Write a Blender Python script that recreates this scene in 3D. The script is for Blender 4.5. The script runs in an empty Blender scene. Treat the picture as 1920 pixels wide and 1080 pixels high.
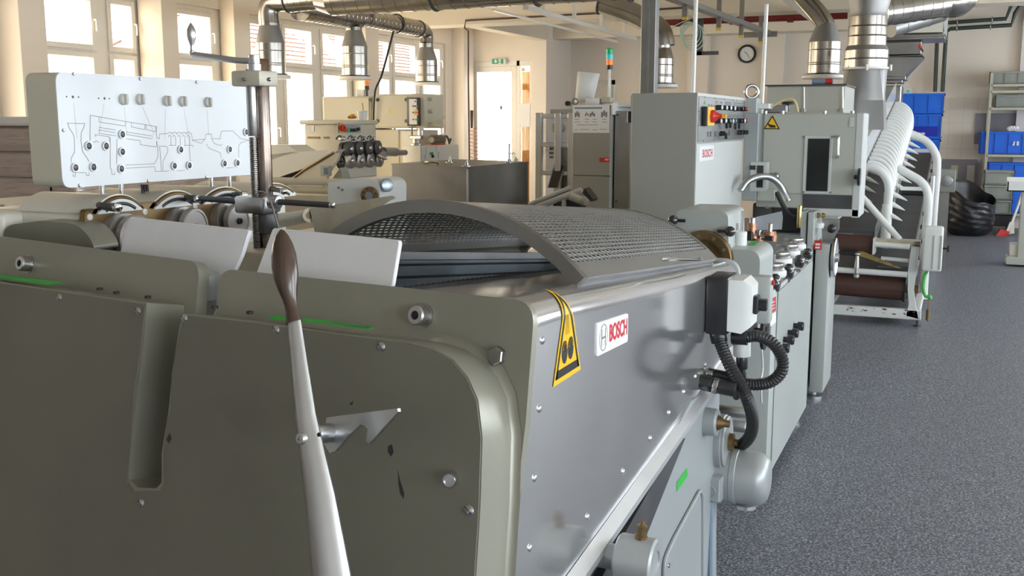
import bpy, bmesh, math, random
from mathutils import Vector, Matrix
random.seed(7)
SC = bpy.context.scene
COL = SC.collection
V = Vector

# ---------------------------------------------------------------- camera
EYE = 1.6
FPX = 1950.0
PITCH = math.atan(310 / FPX)
YAW = math.radians(23.05)
cam_d = bpy.data.cameras.new('camera')
cam_d.sensor_width = 36.0
cam_d.lens = 36.0 * FPX / 1920.0
cam_d.clip_start = 0.05
cam_d.clip_end = 200
cam = bpy.data.objects.new('camera', cam_d)
COL.objects.link(cam)
cam.location = (0, 0, EYE)
cam.rotation_euler = (math.pi / 2 - PITCH, 0, YAW)
SC.camera = cam

# ---------------------------------------------------------------- sky, daylight, exposure
world = bpy.data.worlds.new('sky')
SC.world = world
world.use_nodes = True
nt = world.node_tree
nt.nodes.clear()
w_out = nt.nodes.new('ShaderNodeOutputWorld')
w_bg = nt.nodes.new('ShaderNodeBackground')
w_tc = nt.nodes.new('ShaderNodeTexCoord')
w_sep = nt.nodes.new('ShaderNodeSeparateXYZ')
w_map = nt.nodes.new('ShaderNodeMapRange')
w_map.inputs['From Min'].default_value = -0.5
w_map.inputs['From Max'].default_value = 0.5
w_mix = nt.nodes.new('ShaderNodeMix')
w_mix.data_type = 'RGBA'
w_mix.inputs[6].default_value = (1.0, 0.85, 0.66, 1)     # hazy low sun side
w_mix.inputs[7].default_value = (0.84, 0.92, 1.0, 1)      # clear side
nt.links.new(w_tc.outputs['Generated'], w_sep.inputs[0])
nt.links.new(w_sep.outputs['X'], w_map.inputs['Value'])
nt.links.new(w_map.outputs[0], w_mix.inputs[0])
nt.links.new(w_mix.outputs[2], w_bg.inputs['Color'])
w_bg.inputs['Strength'].default_value = 11.0
nt.links.new(w_bg.outputs[0], w_out.inputs[0])

def portal(name, loc, rot, sx, sy):
    l = bpy.data.lights.new(name, 'AREA')
    l.shape = 'RECTANGLE'
    l.size = sx
    l.size_y = sy
    l.cycles.is_portal = True
    o = bpy.data.objects.new(name, l)
    o.location = loc
    o.rotation_euler = rot
    COL.objects.link(o)

XL, XR = -8.0, 4.6          # window wall, operator side wall
YF, YB, YD = -4.0, 17.8, 16.6   # wall behind the camera, far wall, door wall
ZC = 3.5
HP = math.pi / 2
BAYS = [(7.33, 8.85), (9.15, 10.15), (10.45, 13.05), (13.4, 15.95)]
LBAYS = [(3.9, 6.7)] + BAYS
RBAYS = [(-3.6, 0.8), (1.6, 4.6), (5.9, 8.6), (9.6, 12.3), (13.3, 16.0)]  # first bay is an added, unseen window that brightens the front machine
for k, (a, b) in enumerate(LBAYS):
    portal('daylight_window', (XL - 0.02, (a + b) / 2, 1.85), (0, -HP, 0), 1.95, b - a)
for k, (a, b) in enumerate(RBAYS):
    portal('daylight_window', (XR + 0.02, (a + b) / 2, 1.9), (0, HP, 0), 1.8, b - a)
portal('daylight_door', (-7.2, YD + 0.02, 1.3), (-HP, 0, 0), 1.3, 2.4)

sun_l = bpy.data.lights.new('sun', 'SUN')
sun_l.energy = 13.0
sun_l.color = (1.0, 0.78, 0.48)
sun_l.angle = math.radians(1.0)
sun = bpy.data.objects.new('sun', sun_l)
COL.objects.link(sun)
sun.rotation_euler = V((0.80, -0.52, -0.42)).to_track_quat('-Z', 'Y').to_euler()

vs = SC.view_settings
SC.display_settings.display_device = 'sRGB'
vs.view_transform = 'Standard'
vs.look = 'None'
vs.gamma = 1.0
vs.use_curve_mapping = False
vs.exposure = 0.27

# ---------------------------------------------------------------- measuring: sight lines from the survey picture met with real planes
CP, SP, CY, SY = math.cos(PITCH), math.sin(PITCH), math.cos(YAW), math.sin(YAW)
def ray(px, py):
    r = px - 960
    u = 540 - py
    hf = FPX * CP + u * SP
    return V((r * CY - hf * SY, r * SY + hf * CY, u * CP - FPX * SP))
O = V((0, 0, EYE))
def aX(px, py, x):
    d = ray(px, py); return O + d * (x / d.x)
def aY(px, py, y):
    d = ray(px, py); return O + d * (y / d.y)
def aZ(px, py, z):
    d = ray(px, py); return O + d * ((z - EYE) / d.z)
def aP(px, py, p, n):
    d = ray(px, py); return O + d * ((V(p) - O).dot(n) / d.dot(n))

# ---------------------------------------------------------------- materials
def mat(name, col, rough=0.5, metal=0.0, var=0.0, vscale=6.0, bump=0.0, bscale=80.0, brush=None, col2=None, spec=0.5, trans=0.0, emit=0.0, coat=0.0, stretch=None):
    m = bpy.data.materials.new(name)
    m.use_nodes = True
    n = m.node_tree
    b = n.nodes['Principled BSDF']
    b.inputs['Base Color'].default_value = (*col, 1)
    b.inputs['Roughness'].default_value = rough
    b.inputs['Metallic'].default_value = metal
    b.inputs['Specular IOR Level'].default_value = spec
    b.inputs['Transmission Weight'].default_value = trans
    b.inputs['Coat Weight'].default_value = coat
    if emit:
        b.inputs['Emission Color'].default_value = (*col, 1)
        b.inputs['Emission Strength'].default_value = emit
    tc = None
    def coords(sc):
        nonlocal tc
        if tc is None:
            tc = n.nodes.new('ShaderNodeTexCoord')
        mp = n.nodes.new('ShaderNodeMapping')
        mp.inputs['Scale'].default_value = sc
        n.links.new(tc.outputs['Object'], mp.inputs[0])
        return mp.outputs[0]
    if var > 0:
        t = n.nodes.new('ShaderNodeTexNoise')
        t.inputs['Scale'].default_value = vscale
        t.inputs['Detail'].default_value = 6
        n.links.new(coords(stretch or (1, 1, 1)), t.inputs['Vector'])
        r = n.nodes.new('ShaderNodeValToRGB')
        c2 = col2 or tuple(c * (1 - var) for c in col)
        r.color_ramp.elements[0].position = 0.35
        r.color_ramp.elements[1].position = 0.65
        r.color_ramp.elements[0].color = (*c2, 1)
        r.color_ramp.elements[1].color = (*col, 1)
        n.links.new(t.outputs['Fac'], r.inputs[0])
        n.links.new(r.outputs[0], b.inputs['Base Color'])
        mr = n.nodes.new('ShaderNodeMapRange')
        mr.inputs['To Min'].default_value = max(0.02, rough - 0.08)
        mr.inputs['To Max'].default_value = min(1, rough + 0.08)
        n.links.new(t.outputs['Fac'], mr.inputs[0])
        n.links.new(mr.outputs[0], b.inputs['Roughness'])
    if bump > 0 or brush:
        t = n.nodes.new('ShaderNodeTexNoise')
        t.inputs['Scale'].default_value = 1.0 if brush else bscale
        t.inputs['Detail'].default_value = 3
        n.links.new(coords(brush or (1, 1, 1)), t.inputs['Vector'])
        bp = n.nodes.new('ShaderNodeBump')
        bp.inputs['Strength'].default_value = bump or 0.05
        bp.inputs['Distance'].default_value = 0.002
        n.links.new(t.outputs['Fac'], bp.inputs['Height'])
        n.links.new(bp.outputs[0], b.inputs['Normal'])
    return m

M = {}
M['hammer'] = mat('hammered_grey_paint', (0.325, 0.315, 0.255), 0.36, 0.3, 0.12, 3.0, 0.12, 60)
M['hammer_dark'] = mat('worn_grey_paint', (0.20, 0.19, 0.148), 0.46, 0.15, 0.14, 2.2, 0.06, 25)
M['greypaint'] = mat('pebble_grey_paint', (0.43, 0.46, 0.44), 0.38, 0.0, 0.05, 2.0, 0.03, 120)
M['greypaint2'] = mat('silver_grey_paint', (0.36, 0.39, 0.39), 0.4, 0.1, 0.06, 2.0, 0.03, 120)
M['cabinet'] = mat('cabinet_grey_paint', (0.46, 0.47, 0.42), 0.45, 0.0, 0.04, 1.5)
M['cabinet_dark'] = mat('shaded_olive_cabinet_paint', (0.335, 0.335, 0.295), 0.45, 0.0, 0.04, 1.5)  # same cabinet paint, with the shade on its front put into the colour
M['cabinet_white'] = mat('lit_side_and_trim_paint', (0.56, 0.58, 0.56), 0.45, 0.0, 0.03, 1.5)  # lit side of that cabinet lightened in the colour; also pale trim
M['cream'] = mat('cream_paint', (0.66, 0.62, 0.49), 0.42, 0.0, 0.05, 2.0)
M['creamwhite'] = mat('off_white_paint', (0.80, 0.78, 0.70), 0.35, 0.0, 0.04, 3.0)
M['white'] = mat('white_paint', (0.76, 0.78, 0.76), 0.38, 0.0, 0.04, 3.0)
M['panelwhite'] = mat('white_enamel', (0.78, 0.81, 0.83), 0.35, 0.0, 0.03, 3.0)
M['pe'] = mat('white_board_plastic', (0.86, 0.86, 0.88), 0.45, 0.0, 0.05, 9.0)
M['stain'] = mat('brushed_stainless', (0.68, 0.68, 0.685), 0.14, 0.85, 0.06, 3.0, 0.006, 80, (4, 4, 200))
M['stain_top'] = mat('polished_stainless', (0.46, 0.46, 0.45), 0.2, 1.0, 0.12, 4.0, 0.04, 18)
M['tank'] = mat('stained_tank_steel', (0.21, 0.20, 0.18), 0.45, 0.85, 0.35, 3.0, 0.05, 40)
M['stain_dull'] = mat('dull_stainless', (0.40, 0.39, 0.365), 0.38, 1.0, 0.25, 3.0, 0.05, 40)
M['sheet'] = mat('grey_sheet_steel', (0.45, 0.46, 0.47), 0.33, 1.0, 0.12, 5.0)
M['flange'] = mat('folded_stainless_edge', (0.70, 0.71, 0.73), 0.42, 0.85, 0.08, 6.0)
M['galv'] = mat('galvanised_duct', (0.44, 0.415, 0.375), 0.24, 1.0, 0.12, 8.0, 0.05, 30)
M['galvd'] = mat('galvanised_rail', (0.33, 0.33, 0.32), 0.45, 0.8, 0.1, 8.0)
M['steel'] = mat('bare_steel', (0.42, 0.41, 0.40), 0.3, 1.0, 0.15, 20.0)
M['chrome'] = mat('chrome', (0.75, 0.75, 0.76), 0.1, 1.0)
M['satin'] = mat('satin_aluminium', (0.62, 0.63, 0.64), 0.3, 1.0, 0.06, 5.0, 0.05, 30)
M['rusty'] = mat('oily_steel', (0.34, 0.31, 0.29), 0.26, 1.0, 0.4, 9.0, col2=(0.16, 0.085, 0.045), stretch=(1, 1, 0.4))
M['thread'] = mat('spindle_steel', (0.36, 0.33, 0.30), 0.3, 1.0, 0.3, 20.0)
M['darkmetal'] = mat('dark_cast_iron', (0.10, 0.10, 0.105), 0.4, 0.5, 0.2, 10.0)
M['roller'] = mat('blue_grey_steel', (0.30, 0.35, 0.39), 0.3, 0.9, 0.1, 8.0)
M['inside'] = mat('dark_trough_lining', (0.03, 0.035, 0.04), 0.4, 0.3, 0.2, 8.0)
M['black'] = mat('black_plastic', (0.018, 0.018, 0.02), 0.32, 0.0)
M['rubber'] = mat('black_rubber', (0.022, 0.022, 0.022), 0.45, 0.0, 0.2, 40)
M['knobblack'] = mat('glossy_black_knob', (0.02, 0.02, 0.022), 0.12, 0.0, coat=1.0)
M['motorgrey'] = mat('grey_motor_paint', (0.42, 0.44, 0.44), 0.36, 0.3, 0.1, 9.0)
M['sheetblue'] = mat('pale_blue_sheet', (0.50, 0.56, 0.66), 0.3)
M['bakelite'] = mat('brown_bakelite', (0.075, 0.042, 0.028), 0.25, 0.0, 0.25, 12.0, coat=0.3)
M['bronze'] = mat('worn_bronze_plate', (0.27, 0.18, 0.085), 0.42, 0.7, 0.3, 7.0, col2=(0.14, 0.085, 0.035))
M['brass'] = mat('brass', (0.56, 0.42, 0.16), 0.28, 1.0, 0.15, 20)
M['copper'] = mat('copper', (0.72, 0.38, 0.24), 0.25, 1.0, 0.12, 20)
M['silver_dirty'] = mat('stained_silver_paint', (0.66, 0.64, 0.56), 0.42, 0.15, 0.25, 6.0, col2=(0.47, 0.41, 0.29))
M['wheel'] = mat('turned_steel_wheel', (0.46, 0.43, 0.41), 0.45, 0.6, 0.2, 14.0)
M['red'] = mat('red_plastic', (0.62, 0.03, 0.025), 0.35)
M['redlabel'] = mat('red_label', (0.60, 0.03, 0.03), 0.4)
M['redtext'] = mat('red_lettering', (0.62, 0.02, 0.03), 0.45)
M['redpipe'] = mat('red_pipe_paint', (0.17, 0.018, 0.015), 0.45)
M['yellow'] = mat('yellow_sticker', (0.86, 0.52, 0.005), 0.4)
M['yellowp'] = mat('yellow_plastic', (0.80, 0.50, 0.04), 0.4)
M['orange'] = mat('orange_lens', (0.95, 0.22, 0.02), 0.3, emit=0.25)
M['greenlens'] = mat('green_lens', (0.01, 0.34, 0.09), 0.25, emit=0.2)
M['bluelens'] = mat('blue_lens', (0.03, 0.50, 0.62), 0.25, emit=0.25)
M['greentape'] = mat('green_tape', (0.025, 0.44, 0.05), 0.5)
M['green'] = mat('green_hose', (0.10, 0.50, 0.12), 0.4)
M['darkgreen'] = mat('dark_green_pipe_paint', (0.018, 0.04, 0.034), 0.35)
M['signgreen'] = mat('exit_sign_green', (0.0, 0.26, 0.12), 0.4, emit=0.12)
M['blue'] = mat('blue_crate_plastic', (0.012, 0.16, 0.80), 0.4, 0, 0.1, 5)
M['blued'] = mat('dark_blue_crate_plastic', (0.006, 0.025, 0.42), 0.4, 0, 0.1, 5)
M['greycrate'] = mat('grey_crate_plastic', (0.30, 0.32, 0.29), 0.5, 0, 0.1, 5)
M['greyboard'] = mat('grey_board', (0.22, 0.21, 0.23), 0.5, 0, 0.08, 4)
M['rackpaint'] = mat('beige_rack_paint', (0.50, 0.48, 0.38), 0.45)
M['bag'] = mat('black_bin_liner', (0.010, 0.010, 0.013), 0.33, 0, 0, 1, 1.0, 22, brush=(14, 14, 45))
M['paper'] = mat('paper', (0.80, 0.80, 0.79), 0.7)
M['ink'] = mat('grey_print', (0.16, 0.17, 0.18), 0.6)
M['inkblue'] = mat('blue_print', (0.20, 0.27, 0.35), 0.6)
M['line'] = mat('grey_engraving', (0.20, 0.16, 0.15), 0.6)
M['knob_glass'] = mat('clear_knob_plastic', (0.58, 0.56, 0.51), 0.3, 0.0)
M['buttonink'] = mat('button_cap', (0.07, 0.075, 0.08), 0.3)
M['belt'] = mat('slate_conveyor_belt', (0.075, 0.08, 0.095), 0.5, 0, 0.5, 1.0, stretch=(0.3, 7, 7))
M['beltroll'] = mat('brown_belt_roll', (0.10, 0.045, 0.035), 0.55, 0, 0.35, 3.0, stretch=(0.3, 30, 30))
M['acryl'] = mat('milky_acrylic', (0.88, 0.91, 0.95), 0.2, 0.0, trans=0.55)
M['conduit'] = mat('brown_conduit_paint', (0.075, 0.045, 0.032), 0.5)
M['wrapbrown'] = mat('brown_cartons_under_film', (0.60, 0.45, 0.37), 0.3, 0, 0.2, 5, 0.6, 16, coat=0.8, stretch=(1, 1, 6))
M['film'] = mat('clear_stretch_film', (0.86, 0.84, 0.82), 0.18, 0.0, 0, 1, 0.9, 14, coat=0.5)
M['wall'] = mat('warm_lit_wall_paint', (0.81, 0.74, 0.65), 0.7, 0, 0.04, 0.7)  # warm window light on the white wall put into the colour
M['wallr'] = mat('white_wall_paint', (0.76, 0.74, 0.73), 0.7, 0, 0.03, 0.7)
M['ceil'] = mat('ceiling_paint', (0.76, 0.69, 0.57), 0.8, 0, 0.05, 0.8)
M['frame'] = mat('window_frame_plastic', (0.80, 0.77, 0.71), 0.35)
M['rod'] = mat('white_plastic_tube', (0.80, 0.82, 0.80), 0.3)
M['curtain'] = mat('golden_cloth', (0.50, 0.23, 0.05), 0.8, 0, 0.2, 2, stretch=(8, 8, 0.6))
M['wood'] = mat('pale_wood', (0.72, 0.47, 0.17), 0.5, 0, 0.2, 2, stretch=(8, 8, 0.6))
M['cable'] = mat('pale_yellow_hose', (0.68, 0.54, 0.28), 0.4)
M['greencoil'] = mat('pale_green_cable', (0.42, 0.60, 0.52), 0.5)
M['redcoil'] = mat('red_spiral_hose', (0.60, 0.27, 0.16), 0.4)
M['sweets'] = mat('yellow_rubber_glove', (0.78, 0.46, 0.04), 0.5)
M['tileroof'] = mat('red_clay_tiles', (0.62, 0.42, 0.34), 0.8, 0, 0.2, 3, 0.5, 6)
M['render'] = mat('pale_facade_render', (0.75, 0.72, 0.66), 0.9, 0, 0.05, 1)
M['ground'] = mat('pale_yard_concrete', (0.60, 0.58, 0.54), 0.9, 0, 0.1, 1)
M['olivepack'] = mat('grey_tool_steel', (0.22, 0.20, 0.16), 0.4, 0.6, 0.3, 10)
M['smoke'] = mat('dark_safety_window', (0.022, 0.024, 0.024), 0.12, 0.0, 0.3, 4)
M['scuff'] = mat('chipped_dark_primer', (0.03, 0.03, 0.028), 0.6)

def glass_mat(name, tint, fac):
    m = bpy.data.materials.new(name)
    m.use_nodes = True
    n = m.node_tree
    n.nodes.clear()
    o = n.nodes.new('ShaderNodeOutputMaterial')
    mx = n.nodes.new('ShaderNodeMixShader')
    t = n.nodes.new('ShaderNodeBsdfTransparent')
    g = n.nodes.new('ShaderNodeBsdfGlossy')
    t.inputs[0].default_value = (*tint, 1)
    g.inputs['Roughness'].default_value = 0.03
    mx.inputs[0].default_value = fac
    n.links.new(t.outputs[0], mx.inputs[1])
    n.links.new(g.outputs[0], mx.inputs[2])
    n.links.new(mx.outputs[0], o.inputs[0])
    return m
M['wrap'] = glass_mat('stretch_film', (0.96, 0.95, 0.94), 0.2)
n_ = M['wrap'].node_tree
t_n = n_.nodes.new('ShaderNodeTexNoise')
t_n.inputs['Scale'].default_value = 1.0
t_m = n_.nodes.new('ShaderNodeMapping')
t_m.inputs['Scale'].default_value = (5, 5, 34)
t_c = n_.nodes.new('ShaderNodeTexCoord')
n_.links.new(t_c.outputs['Object'], t_m.inputs[0])
n_.links.new(t_m.outputs[0], t_n.inputs['Vector'])
b_n = n_.nodes.new('ShaderNodeBump')
b_n.inputs['Strength'].default_value = 1.0
b_n.inputs['Distance'].default_value = 0.012
n_.links.new(t_n.outputs['Fac'], b_n.inputs['Height'])
for x_ in n_.nodes:
    if x_.type == 'BSDF_GLOSSY':
        x_.inputs['Roughness'].default_value = 0.16
        n_.links.new(b_n.outputs[0], x_.inputs['Normal'])
M['glass'] = glass_mat('window_glass', (0.96, 0.97, 0.96), 0.05)
M['guard'] = glass_mat('clear_guard_sheet', (0.86, 0.87, 0.88), 0.12)

def floor_mat():
    m = mat('speckled_grey_resin', (0.2, 0.21, 0.24), 0.42)
    n = m.node_tree
    b = n.nodes['Principled BSDF']
    tc = n.nodes.new('ShaderNodeTexCoord')
    v = n.nodes.new('ShaderNodeTexNoise')
    v.inputs['Scale'].default_value = 110
    v.inputs['Detail'].default_value = 3
    n.links.new(tc.outputs['Object'], v.inputs['Vector'])
    r = n.nodes.new('ShaderNodeValToRGB')
    e = r.color_ramp.elements
    e[0].position = 0.36; e[0].color = (0.035, 0.04, 0.055, 1)
    e[1].position = 0.66; e[1].color = (0.42, 0.44, 0.49, 1)
    k = e.new(0.47); k.color = (0.12, 0.13, 0.16, 1)
    k = e.new(0.55); k.color = (0.175, 0.185, 0.22, 1)
    n.links.new(v.outputs['Fac'], r.inputs[0])
    n.links.new(r.outputs[0], b.inputs['Base Color'])
    bp = n.nodes.new('ShaderNodeBump')
    bp.inputs['Strength'].default_value = 0.1
    bp.inputs['Distance'].default_value = 0.002
    n.links.new(v.outputs['Fac'], bp.inputs['Height'])
    n.links.new(bp.outputs[0], b.inputs['Normal'])
    return m
M['floor'] = floor_mat()

def tile_mat():
    m = mat('cream_wall_tiles', (0.7, 0.66, 0.58), 0.25)
    n = m.node_tree
    b = n.nodes['Principled BSDF']
    tc = n.nodes.new('ShaderNodeTexCoord')
    mp = n.nodes.new('ShaderNodeMapping')
    mp.inputs['Rotation'].default_value = (math.pi / 2, 0, 0)
    n.links.new(tc.outputs['Object'], mp.inputs[0])
    br = n.nodes.new('ShaderNodeTexBrick')
    br.offset = 0.0
    br.inputs['Color1'].default_value = (0.70, 0.65, 0.56, 1)
    br.inputs['Color2'].default_value = (0.67, 0.63, 0.55, 1)
    br.inputs['Mortar'].default_value = (0.60, 0.56, 0.48, 1)
    br.inputs['Scale'].default_value = 1.0
    br.inputs['Mortar Size'].default_value = 0.006
    br.inputs['Brick Width'].default_value = 0.20
    br.inputs['Row Height'].default_value = 0.20
    n.links.new(mp.outputs[0], br.inputs['Vector'])
    n.links.new(br.outputs[0], b.inputs['Base Color'])
    return m
M['tile'] = tile_mat()

# ---------------------------------------------------------------- mesh helpers
class MB:
    def __init__(self):
        self.bm = bmesh.new()
    def poly(self, verts, faces):
        vs_ = [self.bm.verts.new(v) for v in verts]
        for f in faces:
            try:
                self.bm.faces.new([vs_[i] for i in f])
            except ValueError:
                pass
        return self
    def box(self, x0, x1, y0, y1, z0, z1, bev=0.0, seg=2, mtx=None):
        t = bmesh.new()
        bmesh.ops.create_cube(t, size=1.0)
        for v in t.verts:
            v.co = V(((x0 + x1) / 2 + v.co.x * abs(x1 - x0), (y0 + y1) / 2 + v.co.y * abs(y1 - y0), (z0 + z1) / 2 + v.co.z * abs(z1 - z0)))
        if bev > 0:
            bmesh.ops.bevel(t, geom=t.edges[:], offset=bev, segments=seg, affect='EDGES', profile=0.5)
        return self.add(t, mtx)
    def add(self, t, mtx=None):
        if mtx is not None:
            bmesh.ops.transform(t, matrix=mtx, verts=t.verts[:])
        m_ = {}
        for v in t.verts:
            m_[v] = self.bm.verts.new(v.co)
        for f in t.faces:
            try:
                self.bm.faces.new([m_[v] for v in f.verts])
            except ValueError:
                pass
        t.free()
        return self
    def obox(self, c, ax, ay, az, sx, sy, sz, bev=0.0, seg=2):
        m_ = Matrix((V(ax).normalized(), V(ay).normalized(), V(az).normalized())).transposed().to_4x4()
        m_.translation = V(c)
        return self.box(-sx / 2, sx / 2, -sy / 2, sy / 2, -sz / 2, sz / 2, bev, seg, m_)
    def lathe(self, base, axis, prof, seg=20, ell=1.0, up=None):
        # prof: (distance along the axis, radius)
        base = V(base); axis = V(axis).normalized()
        u = V(up) if up else (V((0, 0, 1)) if abs(axis.z) < 0.9 else V((1, 0, 0)))
        u = (u - axis * u.dot(axis)).normalized()
        w = axis.cross(u)
        rings = []
        for h, r in prof:
            if r < 1e-6:
                rings.append([self.bm.verts.new(base + axis * h)])
            else:
                rings.append([self.bm.verts.new(base + axis * h + (u * math.cos(a) * ell + w * math.sin(a)) * r)
                              for a in [2 * math.pi * k / seg for k in range(seg)]])
        for a, b in zip(rings[:-1], rings[1:]):
            for k in range(seg):
                k2 = (k + 1) % seg
                try:
                    if len(a) == 1 and len(b) == 1:
                        continue
                    if len(a) == 1:
                        self.bm.faces.new((a[0], b[k2], b[k]))
                    elif len(b) == 1:
                        self.bm.faces.new((a[k], a[k2], b[0]))
                    else:
                        self.bm.faces.new((a[k], a[k2], b[k2], b[k]))
                except ValueError:
                    pass
        for rg in (rings[0], rings[-1]):
            if len(rg) > 2:
                self.bm.faces.new(rg)
        return self
    def cyl(self, p0, p1, r0, r1=None, seg=20, bev=0.0):
        p0 = V(p0); p1 = V(p1)
        L = (p1 - p0).length
        r1 = r0 if r1 is None else r1
        if bev > 0:
            pr = [(0, r0 - bev), (bev * 0.3, r0 - bev * 0.3), (bev, r0), (L - bev, r1), (L - bev * 0.3, r1 - bev * 0.3), (L, r1 - bev)]
        else:
            pr = [(0, r0), (L, r1)]
        return self.lathe(p0, p1 - p0, pr, seg)
    def ball(self, c, r, seg=16):
        n = seg // 2
        return self.lathe(V(c) - V((0, 0, r)), (0, 0, 1), [(r - r * math.cos(math.pi * k / n), r * math.sin(math.pi * k / n)) for k in range(n + 1)], seg)
    def tube(self, pts, r, seg=10, ribs=0.0, step=None, smooth=6, closed=False):
        P = [V(p) for p in pts]
        if smooth and len(P) > 2:
            Q = []
            n = len(P)
            for i in range(n - 1):
                a = P[max(i - 1, 0)]; b = P[i]; c = P[i + 1]; d = P[min(i + 2, n - 1)]
                for k in range(smooth):
                    t = k / smooth
                    Q.append(0.5 * ((2 * b) + (c - a) * t + (2 * a - 5 * b + 4 * c - d) * t * t + (3 * b - a - 3 * c + d) * t ** 3))
            Q.append(P[-1])
            P = Q
        if step:
            Q = [P[0]]
            acc = 0.0
            for a, b in zip(P[:-1], P[1:]):
                L = (b - a).length
                d = step - acc
                while d <= L:
                    Q.append(a + (b - a) * (d / L)); d += step
                acc = (acc + L) % step if L else acc
            Q.append(P[-1])
            P = Q
        rings = []
        u = None
        for i, p in enumerate(P):
            t = (P[min(i + 1, len(P) - 1)] - P[max(i - 1, 0)])
            if t.length < 1e-9:
                continue
            t.normalize()
            if u is None:
                u = V((0, 0, 1)) if abs(t.z) < 0.9 else V((1, 0, 0))
            u = (u - t * u.dot(t))
            if u.length < 1e-6:
                u = V((1, 0, 0)) - t * t.x
            u.normalize()
            w = t.cross(u)
            rr = r * (1 + (ribs if i % 2 else -ribs)) if ribs else r
            rings.append([self.bm.verts.new(p + (u * math.cos(2 * math.pi * k / seg) + w * math.sin(2 * math.pi * k / seg)) * rr) for k in range(seg)])
        for a, b in zip(rings[:-1], rings[1:]):
            for k in range(seg):
                self.bm.faces.new((a[k], a[(k + 1) % seg], b[(k + 1) % seg], b[k]))
        self.bm.faces.new(rings[0]); self.bm.faces.new(rings[-1])
        return self
    def prism(self, pts, vec):
        vec = V(vec)
        a = [self.bm.verts.new(V(p)) for p in pts]
        b = [self.bm.verts.new(V(p) + vec) for p in pts]
        n = len(a)
        self.bm.faces.new(a); self.bm.faces.new(b)
        for k in range(n):
            self.bm.faces.new((a[k], a[(k + 1) % n], b[(k + 1) % n], b[k]))
        return self
    def loft(self, rows, cap=True, close=True):
        R = [[self.bm.verts.new(V(p)) for p in row] for row in rows]
        n = len(R[0])
        for a, b in zip(R[:-1], R[1:]):
            for k in range(n if close else n - 1):
                self.bm.faces.new((a[k], a[(k + 1) % n], b[(k + 1) % n], b[k]))
        if cap and close:
            self.bm.faces.new(R[0]); self.bm.faces.new(R[-1])
        return self
    def torus(self, c, axis, R, r, seg=32, s2=10, a0=0.0, a1=2 * math.pi, up=None):
        c = V(c); axis = V(axis).normalized()
        u = V(up) if up else (V((0, 0, 1)) if abs(axis.z) < 0.9 else V((1, 0, 0)))
        u = (u - axis * u.dot(axis)).normalized()
        w = axis.cross(u)
        full = abs(a1 - a0 - 2 * math.pi) < 1e-6
        ring = []
        N = seg if full else seg + 1
        for i in range(N):
            a = a0 + (a1 - a0) * i / seg
            d = u * math.cos(a) + w * math.sin(a)
            ring.append([self.bm.verts.new(c + d * (R + r * math.cos(2 * math.pi * k / s2)) + axis * r * math.sin(2 * math.pi * k / s2)) for k in range(s2)])
        for i in range(N if full else N - 1):
            a = ring[i]; b = ring[(i + 1) % N]
            for k in range(s2):
                self.bm.faces.new((a[k], a[(k + 1) % s2], b[(k + 1) % s2], b[k]))
        return self

def ctr(o):
    while o.parent is not None:
        o = o.parent
    return o.location.copy()

def mk(name, mb, m, parent=None, angle=35, label=None):
    bm = mb.bm
    bmesh.ops.recalc_face_normals(bm, faces=bm.faces[:])
    me = bpy.data.meshes.new(name)
    off = V((0, 0, 0))
    if parent is not None:
        off = ctr(parent)
    else:
        xs = [v.co.x for v in bm.verts]; ys = [v.co.y for v in bm.verts]; zs = [v.co.z for v in bm.verts]
        off = V(((min(xs) + max(xs)) / 2, (min(ys) + max(ys)) / 2, min(zs)))
    for v in bm.verts:
        v.co -= off
    bm.to_mesh(me)
    bm.free()
    me.materials.append(M[m] if isinstance(m, str) else m)
    for p in me.polygons:
        p.use_smooth = True
    me.set_sharp_from_angle(angle=math.radians(angle))
    o = bpy.data.objects.new(name, me)
    COL.objects.link(o)
    if parent is not None:
        o.parent = parent
    else:
        o.location = off
    if label:
        o['label'] = label
    return o

def tag(o, label, cat, group=None, kind=None):
    o['label'] = label
    o['category'] = cat
    if group:
        o['group'] = group
    if kind:
        o['kind'] = kind
    return o

def thing(name, loc, label, cat, group=None):
    o = bpy.data.objects.new(name, None)
    o.empty_display_size = 0.1
    COL.objects.link(o)
    o.location = loc
    return tag(o, label, cat, group)

def struct(name, mb, m, angle=35):
    o = mk(name, mb, m, None, angle)
    o['kind'] = 'structure'
    return o

def clone(root, off):
    r = root.copy(); COL.objects.link(r)
    r.location = root.location + V(off)
    for ch in root.children:
        c = ch.copy(); COL.objects.link(c); c.parent = r
        for g in ch.children:
            d = g.copy(); COL.objects.link(d); d.parent = c
    return r

def pcopy(part, off):
    c = part.copy(); COL.objects.link(c); c.parent = part.parent
    c.location = part.location + V(off)
    for g in part.children:
        d = g.copy(); COL.objects.link(d); d.parent = c
    return c

def text_mb(body, origin, right, up, height, depth=0.001, bold=0.0, sx=1.0, center=False):
    cu = bpy.data.curves.new('lettering', 'FONT')
    cu.body = body
    cu.size = 1.0
    cu.offset = bold
    cu.extrude = 0.0
    o = bpy.data.objects.new('lettering', cu)
    COL.objects.link(o)
    dg = bpy.context.evaluated_depsgraph_get()
    me = bpy.data.meshes.new_from_object(o.evaluated_get(dg))
    bpy.data.objects.remove(o)
    right = V(right).normalized(); up = V(up).normalized(); nrm = right.cross(up)
    xs = [v.co.x for v in me.vertices]
    x0 = (min(xs) + max(xs)) / 2 if center else min(xs)
    k = height / 0.70
    mb = MB()
    bm = mb.bm
    bm.from_mesh(me)
    for v in bm.verts:
        v.co = V(origin) + right * ((v.co.x - x0) * k * sx) + up * (v.co.y * k) + nrm * depth
    bpy.data.meshes.remove(me)
    return mb

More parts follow.
